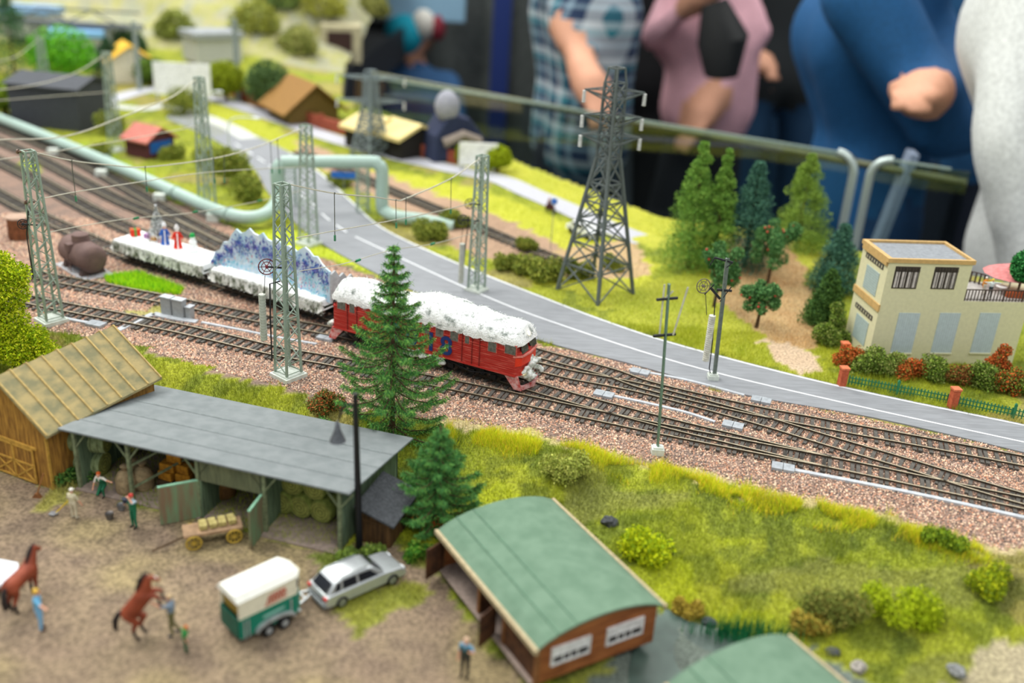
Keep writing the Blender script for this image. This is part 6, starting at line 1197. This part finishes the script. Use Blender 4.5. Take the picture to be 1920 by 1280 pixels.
for x, y, r, cols, z, lab in ((612, 772, 1.5, ('#6d7f3a', '#8a7a3c', '#5c7038', '#c76a3c'), -.3, 'brownish bush with orange flecks beside the tall spruce'), (1195, 1035, 2.0, ('#c2cf10', '#d0da1c', '#a9bd18', '#8aa81c'), -1.0, 'bright yellow flowering bush right of the stable roof'), (805, 990, 1.2, ('#c5502a', '#4f7f34', '#3f6e30', '#5f8f3c'), -1.5, 'green bush with red flowers at the stable roof corner'), (1060, 905, 1.6, ('#a9b450', '#bcc060', '#8f9c44'), -.6, 'pale grey green shrub on the railway bank'),
                            (1560, 1180, 1.9, ('#6f7c34', '#7f8a3c', '#8f8a40'), -2.2, 'olive bush on the pond bank'), (1510, 1185, 1.2, ('#b9a040', '#a8903a', '#9aa040'), -2.2, 'ochre bush beside the olive one on the pond bank'), (1290, 1150, .9, ('#b8a23c', '#a58f3a'), -2.0, 'small ochre bush near the stable corner by the pond'), (1680, 1170, 1.9, ('#a9bd18', '#98ae18', '#b9c920'), -1.8, 'bright lime shrub on the lower right bank'), (1830, 1130, 1.4, ('#c2c820', '#98ae18', '#6f8420'), -1.5, 'yellow lime shrub near the right edge of the bank'),
                            (1755, 1060, 1.1, ('#55751f', '#7d9a24', '#98ae2a'), -1.2, 'dark lime clump in the middle of the right bank'), (790, 1045, .9, ('#4f8a24', '#3f7a2a', '#7da038'), -1.5, 'green weeds between the hut and the stable'), (135, 905, 1.1, ('#4a7a34', '#3d6a30', '#6f9040'), -1.5, 'dark green weeds at the barn corner'), (640, 1050, .8, ('#7a9440', '#8fa844', '#5f7a38'), -1.5, 'green weeds at the end wall of the grey shed'), (700, 1045, .8, ('#7a9440', '#8fa844', '#5f7a38'), -1.5, 'green weeds at the foot of the black lamp post')):
    b = G(x, y, z); bl = [(random.uniform(-.8, .8) * r, random.uniform(-.5, .5) * r, random.uniform(.2, .75) * r, r * random.uniform(.4, .6)) for _ in range(7)]
    leafy('bank_bush', lab, (b.x, b.y), bl, cols, int(2200 * r), .12, 'bushes and weeds of the foreground', cat='bush', shell=.35)
# reeds at the pond
b = G(1400, 1195, -2.1); t = plant('reeds', 'tuft of dark green reeds standing at the pond edge', 'reeds', (b.x, b.y, -2.1)); n = 420; X = rng.normal(0, 1.3, n); Y = rng.normal(0, .35, n); L = rng.uniform(.6, 1.7, n); lx = rng.normal(0, .12, n); V = np.stack([np.stack([X - .03, Y, X*0], -1), np.stack([X + .03, Y, X*0], -1), np.stack([X + lx, Y, L], -1)], 1).reshape(-1, 3)
tag(npmesh('blades', V, np.arange(3*n).reshape(-1, 3), leafm, t, col=vcol(n, ['#1f7a4a', '#2d8f5a', '#176a3e'], rep=3)), kind='stuff')
for k, (x, y, r, lab) in enumerate(((1330, 1165, .5, 'dark rock at the pond edge left of the reeds'), (1345, 1180, .35, 'pale stone beside the dark rock at the pond'), (1420, 1208, .4, 'grey stone at the foot of the reeds'), (1560, 1228, .45, 'dark rock between pond and ochre bush'), (1610, 1255, .55, 'black rock at the lower right of the pond'), (1790, 1268, .6, 'white stone at the bottom edge on the right'), (1140, 1005, .6, 'dark grey rock on the bank above the stable roof'))):
    b = G(x, y, -2); m = MB(); m.ball((0, 0, r * .4), (r, r * .8, r * .6), 9, 7, jit=.18); tag(m.build('rock', M('rock%d' % (k % 3), ('#4f5356', '#a8a39a', '#8c8f8e')[(0, 1, 2, 0, 0, 1, 2)[k]], .9, var=.25, sc=5), loc=(b.x, b.y, gz(b.x, b.y) - .05), rz=k), lab, 'rock', 'rocks around the pond')
# bright tufts in front of the wagons
n = 5000; X = []; 
poly = GL([(196, 520), (262, 512), (345, 542), (338, 553), (262, 548), (200, 530)]); xs_ = [p[0] for p in poly]; ys_ = [p[1] for p in poly]
X = rng.uniform(min(xs_), max(xs_), 14000); Y = rng.uniform(min(ys_), max(ys_), 14000); k = inpoly(X, Y, poly); o = blades('flower_tufts', X[k], Y[k], .55, .03, tint=['#a8d01c', '#8fc01c', '#4fa02c', '#c4dc30']); tag(o, 'bright lime grass tufts between the left tracks and the wagons', 'grass', kind='stuff')

# ================= background of the layout =================
def bt(name, label, cat, px, py, top, r, cols, cone=False, n=3500):
    b = G(px, py, 0); z0 = gz(b.x, b.y); h = ztop((b.x, b.y, z0), top) - z0
    if cone: conifer(label, (b.x, b.y, None), h, r, cols, n=n, size=.35)
    else: leafy(name, label, (b.x, b.y), [(0, 0, h * .6, r, h * .4), (r * .4, 0, h * .5, r * .7, h * .3), (-r * .4, 0, h * .45, r * .7, h * .35)], cols, n, .4, trunk=[([(0, 0, 0), (0, 0, h * .6)], [.4, .2])], cat=cat)
DG = ('#3f6a44', '#4d7a4c', '#335a3c')
bt('', 'dark green blurred conifer at the upper left corner', '', 28, 140, -10, 7, DG, True); bt('', 'dark round crowned tree behind the faint mast tops', '', 205, 150, 72, 5, ('#2f5238', '#3f6244'), True)
bt('distant_tree', 'bright grass green blurred tree in the upper left', 'tree', 122, 165, 45, 6, ('#5fae1c', '#74bd28', '#4f9a1c')); bt('distant_tree', 'small dark green tree left of the white board', 'tree', 285, 160, 108, 3.2, ('#5a7a2c', '#6d8a34')); bt('distant_tree', 'yellow green blurred tree beside the brick wall', 'tree', 425, 190, 112, 3.5, ('#9aa820', '#8a9a24'))
bt('distant_tree', 'dark green tree left of the thatched hut', 'tree', 505, 205, 112, 4.0, ('#5f7a48', '#4f6a3c')); bt('distant_tree', 'lime tree right of the small white board', 'tree', 932, 322, 272, 1.9, ('#a9b81c', '#98aa1c')); bt('distant_tree', 'lime tree left of the small white board', 'tree', 870, 308, 268, 1.2, ('#a9b81c', '#98aa1c'))
for k, (x, y) in enumerate(((12, 215), (60, 218), (112, 222))): bt('hedge_block', ['dense green hedge tree at the left edge above the pipe', 'dense green hedge tree second from the left edge', 'dense green hedge tree in front of the black building'][k], 'tree', x, y, 148, 4.2, ('#7a9428', '#8aa42c', '#64801f'))
def house2(label, name, cat, px, py, w, d, h, rh, rz, wall, roof, rows=(), z=None, oh=.5):
    b = G(px, py, 0); z0 = gz(b.x, b.y) if z is None else z; t = thing(name, label, cat, (b.x, b.y, z0), rz); m = MB(); m.prism([(-w/2, 0), (w/2, 0), (w/2, h), (0, h + rh), (-w/2, h)], -d/2, d/2, 'y'); m.build('walls', mt(wall), t)
    for s in (-1, 1): m = MB(); e = oh; m.prism([(s * (w/2 + e), h - rh * e / (w/2) + .05), (0, h + rh + .05), (0, h + rh + .3), (s * (w/2 + e), h - rh * e / (w/2) + .3)], -d/2 - e, d/2 + e, 'y'); m.build('roof_slope', mt(roof), t)
    for (x0, x1, z0_, z1, c) in rows: m = MB(); m.bx(x0, x1, -d/2 - .08, -d/2 + .05, z0_, z1); m.build('front_panel', mt(c), t)
    return t
house2('small kiosk with a salmon red roof and blue front', 'kiosk', 'kiosk', 283, 290, 5.0, 4.5, 2.6, 1.5, R(62), '#5a2f34', '#c4776a', [(-2, 2, .8, 2.4, '#1f62b0')]); 
house2('black timber building with grey beam behind the pipeline', 'timber_building', 'building', 120, 232, 9, 12, 6.5, 1.2, R(80), '#3f4348', '#4a4e54'); house2('low pale house with yellow gable near the dark round tree', 'distant_house', 'house', 243, 150, 9, 8, 4.0, 3.0, R(30), '#e9e2cf', '#e8b83c')
house2('round topped hut with orange thatch in the middle distance', 'thatched_hut', 'hut', 570, 222, 9, 9, 3.0, 3.6, R(35), '#75602f', '#96703a', oh=1.6)
for k, (px, py, lab) in enumerate(((705, 275, 'pale yellow roofed hangar behind the other one'), (762, 288, 'front yellow roofed hangar with dark interior beside the upper road'))):
    b = G(px, py, 0); t = thing('hangar', lab, 'hangar', (b.x, b.y, 0), R(48)); m = MB(); m.prism([(-3.8, 0), (3.8, 0), (3.8, 3.2), (0, 4.6), (-3.8, 3.2)], -3, 3, 'y'); m.build('walls', mt('#25221e'), t)
    for s in (-1, 1): m = MB(); m.prism([(s * 4.6, 2.9), (0, 4.7), (0, 5.2), (s * 4.6, 3.4)], -3.6, 3.6, 'y'); m.build('roof_slope', M('hangar_yellow', '#e2cf8c', .6, var=.05), t)
for (px, py, w, top, lab) in ((895, 322, 5.6, 268, 'small blank white billboard beside the upper road'), (345, 195, 10, 118, 'larger blank white board blurred in the distance')):
    b = G(px, py, 0); h = ztop((b.x, b.y, 0), top); t = thing('billboard', lab, 'billboard', (b.x, b.y, 0), R(5)); m = MB(); m.bx(-w/2, w/2, -.15, .15, h * .22, h); m.build('board', mt('#f2f4f4'), t); m = MB(); m.bx(-w/2 + .3, -w/2 + .6, -.1, .1, 0, h * .3); m.bx(w/2 - .6, w/2 - .3, -.1, .1, 0, h * .3); m.build('post', mt('#a8acac'), t)
BW_ = [G(x, y, 0) for x, y in ((395, 160), (455, 188), (520, 212), (600, 240), (680, 262), (760, 288), (860, 308))]
for k, (a, b) in enumerate(zip(BW_, BW_[1:])):
    an, L = frame(a, b); m = MB(); m.bx(0, L - .3, -.3, .3, 0, 2.0); m.bx(0, .7, -.4, .4, 0, 2.4)
    tag(m.build('brick_fence', M('brick_fence', '#a5533c', .8, col2='#8a4634', sc=2), loc=(a.x, a.y, 0), rz=an), 'red brick fence section ' + ['beside the yellow green tree', 'left of the dark green tree', 'in front of the thatched hut', 'between the thatched hut and the pylon', 'below the first yellow hangar', 'ending at the small white billboard'][k], 'fence', 'brick fence along the upper road')
b = G(637, 110, 0); z0 = gz(b.x, b.y)
# tunnel portal in the hill
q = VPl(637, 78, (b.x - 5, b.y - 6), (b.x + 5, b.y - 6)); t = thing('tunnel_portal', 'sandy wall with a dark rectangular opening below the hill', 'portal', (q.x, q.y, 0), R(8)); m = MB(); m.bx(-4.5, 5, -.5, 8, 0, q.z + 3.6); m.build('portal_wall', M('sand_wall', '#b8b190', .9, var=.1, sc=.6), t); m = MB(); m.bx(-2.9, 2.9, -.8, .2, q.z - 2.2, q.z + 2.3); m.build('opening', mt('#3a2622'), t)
# road vehicles, riders and signs
b = G(1095, 440, .1); t = thing('white_car', 'small white car on the upper road seen through the pylon', 'car', (b.x, b.y, .1), R(-50)); m = MB(); m.prism([(-2.4, .3), (2.4, .3), (2.4, .9), (1.3, 1.0), (.7, 1.6), (-1.2, 1.6), (-2.0, 1.0), (-2.4, .9)], -.95, .95, 'y'); m.build('body_shell', mt('#e8ecee'), t, bev=.1); m = MB(); m.bx(-1.1, .6, -.97, .97, 1.05, 1.5); m.build('side_window', M('car_glass'), t)
for x in (-1.5, 1.5): m = MB(); m.cyl((x, -.98, .35), (x, .98, .35), .35, n=12); m.build('wheel', M('tyre'), t)
b = G(1032, 398, .1); t = thing('motorcycle', 'dark red motorcycle on the upper road carrying two people', 'motorcycle', (b.x, b.y, .1), R(-55)); 
for x in (-.75, .75): m = MB(); m.ring((x, 0, .35), .32, .09, (0, 1, 0), 14); m.cyl((x, -.05, .35), (x, .05, .35), .12); m.build('wheel', M('tyre'), t)
m = MB(); m.prism([(-.9, .6), (-.2, .35), (.4, .4), (.75, .8), (.5, 1.1), (0, .85), (-.9, .9)], -.15, .15, 'y'); m.build('frame', mt('#6d2030'), t); m = MB(); m.bar((.45, -.35, 1.25), (.45, .35, 1.25), .06); m.build('handlebar', mdark, t)
for k, dx in enumerate((.05, -.5)):
    a = R(-55); person(['person in dark red riding at the front of the motorcycle', 'person with brown hair riding pillion on the motorcycle'][k], (b.x + dx * cos(a), b.y + dx * sin(a)), a - pi/2, 2.0, ['#6d2438', '#7a4a4a'][k], '#2b2b34', hair=['#7a4a34', '#b08a70'][k], z=.15, sleeve=True, pose=dict(PEL=(0, 0, .8), CH=(0, .08, 1.18), NK=(0, .1, 1.35), HD=(0, .13, 1.5), LS=(-.19, .1, 1.28), RS=(.19, .1, 1.28), LE=(-.25, .3, 1.1), RE=(.25, .3, 1.1), LW=(-.2, .5, 1.1), RW=(.2, .5, 1.1), LH=(-.1, 0, .78), RH=(.1, 0, .78), LK=(-.22, .35, .7), RK=(.22, .35, .7), LA=(-.22, .2, .3), RA=(.22, .2, .3)))
def sign(label, px, py, top, col, rim, r=.42, rect=None):
    b = G(px, py, 0); h = ztop((b.x, b.y, 0), top); t = thing('road_sign', label, 'sign', (b.x, b.y, 0), R(0)); m = MB(); m.cyl((0, 0, 0), (0, 0, h), .05, n=6); m.build('post', mt('#8f9690'), t); m = MB()
    if rect: m.bx(-rect[0], rect[0], -.12, -.04, h - rect[1], h + rect[1]); m.build('sign_plate', mt(col), t)
    else: m.cyl((0, -.06, h), (0, -.12, h), r, n=22); f = m.build('sign_plate', mt(rim), t); m = MB(); m.cyl((0, -.12, h), (0, -.15, h), r * .72, n=22); m.build('sign_face', mt(col), f)
sign('round blue road sign with a white rim near the motorcycle', 1032, 468, 377, '#4f86e8', '#c9dcf4'); sign('long blue direction sign under the raised pipe', 645, 372, 328, '#2f6ec0', '#fff', rect=(1.6, .4)); sign('small round red road sign under the raised pipe', 627, 345, 311, '#d8a0a0', '#b05858', .5)
def lampost(label, px, py, top, dx):
    b = G(px, py, 0); h = ztop((b.x, b.y, 0), top); t = thing('street_light', label, 'street light', (b.x, b.y, 0)); m = MB(); m.tube(smooth3([Vector((0, 0, 0)), Vector((0, 0, h * .8)), Vector((dx * .3, 0, h * .98)), Vector((dx, 0, h))], 4), .12, 6); m.build('pole', mt('#cfd8d4'), t); m = MB(); m.ball((dx, 0, h), (.7, .3, .2), 10, 6); m.build('lamp_head', mt('#e8eeec'), t)
lampost('curved white street light above the olive bush', 432, 300, 218, 4.0); lampost('curved white street light beside the thin blurred mast', 385, 230, 170, 2.6)
for k, (x, y, c, lab) in enumerate(((70, 40, '#8fb4d8', 'pale blue block shaped building in the far upper left'), (150, 60, '#7fb2dc', 'blue roofed far building left of centre hill'), (400, 70, '#9aa0a4', 'grey far building on the hill above the thatched hut'))):
    b = G(x, y + 60, 0); z0 = gz(b.x, b.y); t = thing('far_building', lab, 'building', (b.x, b.y, z0), R(20 * k)); m = MB(); m.bx(-5, 5, -4, 4, 0, 5); m.build('walls', mt('#b9bcb8'), t); m = MB(); m.bx(-5.5, 5.5, -4.5, 4.5, 5, 6.2); m.build('roof', mt(c), t)
for k, (x, y, r, cols, lab) in enumerate(((330, 70, 4, ('#7d8a3c', '#949c48'), 'olive shrub on the left slope of the pale hill'), (480, 60, 5, ('#a3a548', '#8f9a48'), 'yellow green shrub in the middle of the pale hill'), (560, 100, 4, ('#8f9a50', '#a8a860'), 'grey green shrub above the thatched hut'), (600, 30, 6, ('#b0b048', '#979c3c'), 'yellow shrub at the top of the pale hill'), (700, 30, 4, ('#7d8444', '#9a9a50'), 'olive shrub at the right crest of the hill'), (240, 95, 3.5, ('#3f5f3c', '#54704a'), 'dark shrub below the left slope of the hill'), (520, 15, 5, ('#6f8a4c', '#86984c'), 'green shrub at the top edge above the hill'))):
    b = G(x, y + 30, 0); q = None
    for yy in np.arange(150, 330, 1.0):
        v = VPl(x, y, (0, yy), (10, yy))
        if v.z <= gz(v.x, yy): q = v; break
    if q is None: continue
    leafy('hill_shrub', lab, (q.x, q.y), [(0, 0, r * .5, r), (r * .6, 0, r * .3, r * .6), (-r * .6, .5, r * .3, r * .7)], cols, 1500, .6, 'shrubs on the pale hill', cat='shrub', shell=.4)
for k, (x, yb, yt, lab) in enumerate(((447, 190, 35, 'tall blurred grey post left of the dark green tree'), (262, 170, 40, 'blurred grey post behind the yellow gabled house'))):
    b = G(x, yb, 0); h = ztop((b.x, b.y, 0), yt); t = thing('distant_post', lab, 'post', (b.x, b.y, 0), R(40)); m = MB(); m.bar((0, 0, 0), (0, 0, h), .7); m.build('shaft', mt('#8f9a98'), t); m = MB(); m.bar((-1.5, 0, h * .9), (1.5, 0, h * .9), .3); m.build('crossarm', mt('#8f9a98'), t)
# viaduct left
b = G(0, 150, 0); t = thing('steel_viaduct', 'dark grey girder bridge crossing the upper left edge', 'bridge', (-125, 215, 0), R(4)); m = MB(); m.bx(-30, 42, -1.2, 1.2, 7.4, 8.4); m.build('deck', mt('#6a7074'), t)
for k in range(5): m = MB(); m.bx(-26 + 15 * k, -24.5 + 15 * k, -1, 1, 0, 7.4); m.build('pier', mt('#8f9690'), t)
m = MB(); [m.bar((-28 + 5 * k, -1.2, 8.4 if k % 2 else 11), (-23 + 5 * k, -1.2, 11 if k % 2 else 8.4), .3) for k in range(13)]; m.bar((-30, -1.2, 11), (42, -1.2, 11), .35); m.build('truss', mt('#5c6266'), t)

# ================= glass barrier and visitors =================
gl = bpy.data.materials.new('barrier_glass'); gl.use_nodes = True; nt = gl.node_tree; nt.nodes.clear(); o_ = nt.nodes.new('ShaderNodeOutputMaterial'); mx = nt.nodes.new('ShaderNodeMixShader'); tb = nt.nodes.new('ShaderNodeBsdfTransparent'); gb = nt.nodes.new('ShaderNodeBsdfGlossy'); fr = nt.nodes.new('ShaderNodeFresnel')
tb.inputs[0].default_value = (.80, .86, .83, 1); gb.inputs['Roughness'].default_value = .04; fr.inputs[0].default_value = 1.5; nt.links.new(fr.outputs[0], mx.inputs[0]); nt.links.new(tb.outputs[0], mx.inputs[1]); nt.links.new(gb.outputs[0], mx.inputs[2]); nt.links.new(mx.outputs[0], o_.inputs[0])
frame_m = M('frame_steel', '#b4c2be', .35, metal=.5, var=.04)
zg = 8.0; ga_ = G(660, 134, zg); gb2 = G(1615, 287, zg)
def panel(label, a, b, round_a, round_b, topz=8.0):
    an, L = frame(a, b); t = thing('glass_panel', label, 'glass barrier', (a.x, a.y, -30), an, 'glass barrier panels'); m = MB(); H2 = topz + 30; m.bx(.6, L - .6, -.15, .15, 0, H2 - .4); m.build('pane', gl, t)
    for s, on in ((0, round_a), (1, round_b)):
        if on:
            x0 = .5 if s == 0 else L - .5; sx = 1 if s == 0 else -1; m = MB(); m.tube([Vector((x0, 0, 0)), Vector((x0, 0, H2 - 3.0))] + [Vector((x0 + sx * 2.6 * (1 - cos(a2)), 0, H2 - 3.0 + 2.6 * sin(a2))) for a2 in np.linspace(.15, pi/2, 6)], .62, 10); m.build('end_frame', frame_m, t, True)
    m = MB(); m.bar((3, 0, H2 - .38), (L - 3, 0, H2 - .38), .36, .3); m.build('top_edge', M('glass_edge', '#8fa39b', .3), t)
panel('long glass barrier panel ending with a rounded steel frame', ga_, gb2, False, True); gb3 = G(1632, 289, zg); panel('short glass panel with rounded frame right of the gap', gb3, G(1830, 318, zg), True, False)
dA = (gb2 - ga_); dA.z = 0; dA.normalize(); perp = Vector((-dA.y, dA.x, 0)); perp = perp if perp.y > 0 else -perp
ra, rb = G(700, 140, 3.5) , G(1812, 343, 3.5); m = MB(); m.tube([ra, rb], .6, 12); tag(m.build('handrail', M('olive_rail', '#62664c', .4, metal=.3), None, True), 'olive metal handrail running behind the glass barrier', 'handrail')
m = MB(); qa = G(1712, 285, 6.5) ; qb = VPl(1640, 470, (qa.x - 5, qa.y + 2), (qa.x + 5, qa.y + 2)); m.bar((qa.x, qa.y, qa.z), (qb.x, qb.y, qb.z), 2.6, 1.2); tag(m.build('brace_bar', M('blue_steel', '#a9bcd6', .35, metal=.4), None), 'slanted bluish steel brace bar behind the short glass panel', 'bar')
QP = lambda px, py, Y: VPl(px, py, (0, Y), (10, Y))
def visitor(label, X, Y, rz, h, shirt, legs, pts, sleeve=True, arm=1.0, hair='#3a2c24', mats=None, wide=1.1, z=-106):
    k = h / 1.78; r = Matrix.Rotation(-rz, 3, 'Z'); pose = {}
    for nm, (px, py, dy) in pts.items(): q = QP(px, py, Y + dy); d = r @ Vector((q.x - X, q.y - Y, 0)); pose[nm] = (d.x / k, d.y / k, (q.z - z) / k)
    return person(label, (X, Y), rz, h, shirt, legs, hair, pose, sleeve=sleeve, z=z, wide=wide, arm=arm, vox=.022 * k, longtop=True)
V3 = lambda px, py, Y: QP(px, py, Y)
# plaid shirt material
def plaid():
    m = bpy.data.materials.new('cloth_plaid'); m.use_nodes = True; nt = m.node_tree; N = nt.nodes; L = nt.links; tc = N.new('ShaderNodeTexCoord'); sp = N.new('ShaderNodeSeparateXYZ'); L.new(tc.outputs['Object'], sp.inputs[0]); outs = []
    for ax in (0, 2):
        a = N.new('ShaderNodeMath'); a.operation = 'MULTIPLY'; a.inputs[1].default_value = 12.5; L.new(sp.outputs[ax], a.inputs[0]); f = N.new('ShaderNodeMath'); f.operation = 'FRACT'; L.new(a.outputs[0], f.inputs[0]); r_ = N.new('ShaderNodeValToRGB'); r_.color_ramp.interpolation = 'CONSTANT'; e = r_.color_ramp.elements
        cs = [(0, '#1f3352'), (.3, '#8fa9b8'), (.42, '#1f3352'), (.6, '#2f7f8c'), (.8, '#c6d0d4')]; e[0].color = (*lin(cs[0][1]), 1); e[1].position = cs[1][0]; e[1].color = (*lin(cs[1][1]), 1)
        for p_, c_ in cs[2:]: q = e.new(p_); q.color = (*lin(c_), 1)
        L.new(f.outputs[0], r_.inputs[0]); outs.append(r_)
    mx = N.new('ShaderNodeMix'); mx.data_type = 'RGBA'; mx.inputs[0].default_value = .5; L.new(outs[0].outputs[0], mx.inputs[6]); L.new(outs[1].outputs[0], mx.inputs[7]); L.new(mx.outputs[2], N['Principled BSDF'].inputs['Base Color']); N['Principled BSDF'].inputs['Roughness'].default_value = .9; _M['cloth_plaid'] = m
plaid()
_mt = mt
def mt(hexc, nm=None): return _M['cloth_plaid'] if hexc == 'plaid' else _mt(hexc, nm)
A_arm = dict
c = V3(1085, 100, 245); visitor('person in a teal and navy plaid shirt with bare forearm behind the glass', c.x, 247, R(110), 178, 'plaid', '#2c3038', dict(CH=(1095, 20, 0), NK=(1100, -70, 0), HD=(1100, -150, 0), PEL=(1085, 262, 0), LS=(1140, -30, -4), LE=(1160, 80, 2), LW=(1150, 160, 2), RS=(1050, -40, -6), RE=(1048, 40, -12), RW=(1085, 118, -20), LH=(1105, 280, 0), RH=(1065, 280, 0)), sleeve=False, wide=.85, arm=.75)
c = V3(1320, 120, 262); visitor('person in a pale pink jacket with both arms bent behind the glass', c.x, 262, R(180), 170, '#e2b0ba', '#23252c', dict(CH=(1315, 60, 0), PEL=(1325, 205, 0), NK=(1325, -40, 0), HD=(1325, -120, 0), RS=(1275, -20, 0), RE=(1222, 72, -6), RW=(1290, 10, -18), LS=(1385, -10, 0), LE=(1425, 60, -2), LW=(1343, 176, -8), LH=(1350, 230, 0), RH=(1300, 230, 0)), wide=.68, z=-112)
m = MB(); q = V3(1352, 90, 238); m.tube([Vector((q.x - 3, q.y, q.z + 10)), Vector((q.x, q.y - 1, q.z + 2)), Vector((q.x + 1, q.y, q.z - 6))], [3, 6, 4], 12); tag(m.build('shoulder_bag', mt('#2a2c2c'), None, True), 'black bag held against the front of the pink jacket', 'bag')
c = V3(1640, 200, 192); visitor('person in a deep blue sweater leaning sideways on the rail', c.x, 194, R(-90), 180, '#1c5688', '#1f4470', dict(RS=(1620, -10, -18), RE=(1765, 240, -24), RW=(1862, 238, -12), LS=(1680, 5, 9), LW=(1752, 170, -30), LE=(1800, 150, -8), CH=(1605, 70, 3), PEL=(1610, 380, 3), NK=(1690, -90, 0), HD=(1730, -180, 0), LH=(1650, 400, 6), RH=(1650, 410, -6)), wide=.82, arm=1.3)
q = V3(1775, 195, 178); m = MB(); m.ring(q, 2.6, .9, (1, .2, .3), 18); o = m.build('wristwatch', mt('#1e1f22'), None, True); tag(o, 'dark wristwatch worn by the person in the blue sweater', 'watch')
c = V3(2050, 300, 150); visitor('person in a pale grey white sweater standing at the right edge', c.x, 150, R(195), 176, '#dfe3e0', '#c4c9c9', dict(CH=(2050, 60, 0), PEL=(2020, 470, 0), NK=(2050, -140, 0), HD=(2050, -250, 0), RS=(1945, -50, -4), RE=(1888, 265, -14), RW=(1935, 560, -18), LS=(2160, -60, 0), LE=(2190, 220, 0), LW=(2120, 400, -10), LH=(2050, 480, 0), RH=(1970, 480, 0)), wide=.95, z=-112)
for k, (px, Y, sh, lg, lab, hh) in enumerate(((1180, 312, '#16171a', '#1b1c20', 'person in black clothes standing between the plaid and pink visitors', 180), (1462, 345, '#2b3032', '#24486a', 'person in a dark jacket standing behind the pink jacket', 178), (1420, 410, '#232d38', '#24486a', 'person in dark blue trousers between pink and blue visitors', 172), (1815, 255, '#2a5f8c', '#222a38', 'person in a teal blue top mostly hidden by the blue sweater', 176))):
    c = V3(px, 150, Y); person(lab, (c.x, Y), R(180 + 10 * k), hh, sh, lg, '#2a211c', dict(LW=(-.2, .2, 1.05), RW=(.2, .2, 1.05)), sleeve=True, z=-106, vox=3.0, wide=.95, longtop=True)
# child with a coloured hat and crouching visitor behind the model hills
c = V3(780, 68, 333); person('child in a blue jacket wearing a turquoise and white knitted hat', (c.x, 333), R(165), c.z + 114, '#3f6a9a', '#2a3a54', '#8a6a50', dict(LE=(-.3, .1, 1.2), RW=(.1, .35, 1.2)), sleeve=True, z=-106, vox=1.8)
m = MB(); m.ball((-1.6, 0, 0), (6.4, 6.8, 6.8), 16, 12); o = m.build('knitted_hat', mt('#159fb8'), loc=tuple(V3(768, 62, 327)), smooth=True); tag(o, 'turquoise knitted hat on the child at the top of the photo', 'hat'); m = MB(); m.ball((4.4, 0, 3.4), (4.6, 5, 5.2), 14, 10); m.build('white_band', mt('#d9d8cf'), o, True); m = MB(); m.ball((9.0, 0, 2.6), (2.6, 3.8, 4.6), 12, 8); m.build('maroon_band', mt('#8a2f3c'), o, True)
b = G(850, 296, 0); t = thing('domed_structure', 'dark navy model building with a pale grey dome behind the yellow roofed hangars', 'building', (b.x, b.y, 0), R(30)); m = MB(); m.prism([(-4.5, 0), (4.5, 0), (4.2, 3.5), (1.5, 6.5), (-2, 7.2), (-4.2, 4)], -2.5, 2.5, 'y'); m.build('walls', mt('#2c3550'), t, bev=.4); m = MB(); m.ball((-1.8, -1, 8.2), (1.9, 1.9, 2.4), 14, 10); m.build('dome', mt('#9a9ca6'), t, True); m = MB(); m.tube([(-3, -2.6, 3), (0, -3, 4.2), (3, -2.6, 3)], .8, 8); m.build('pale_band', mt('#8f8478'), t, True)
q = V3(795, 8, 325); m = MB(); m.bx(-13, 13, -.5, .5, -5, 12); tag(m.build('light_blue_board', mt('#8fb8d2'), loc=tuple(q), rz=R(5), bev=.5), 'pale blue board held above the child at the top edge', 'board')
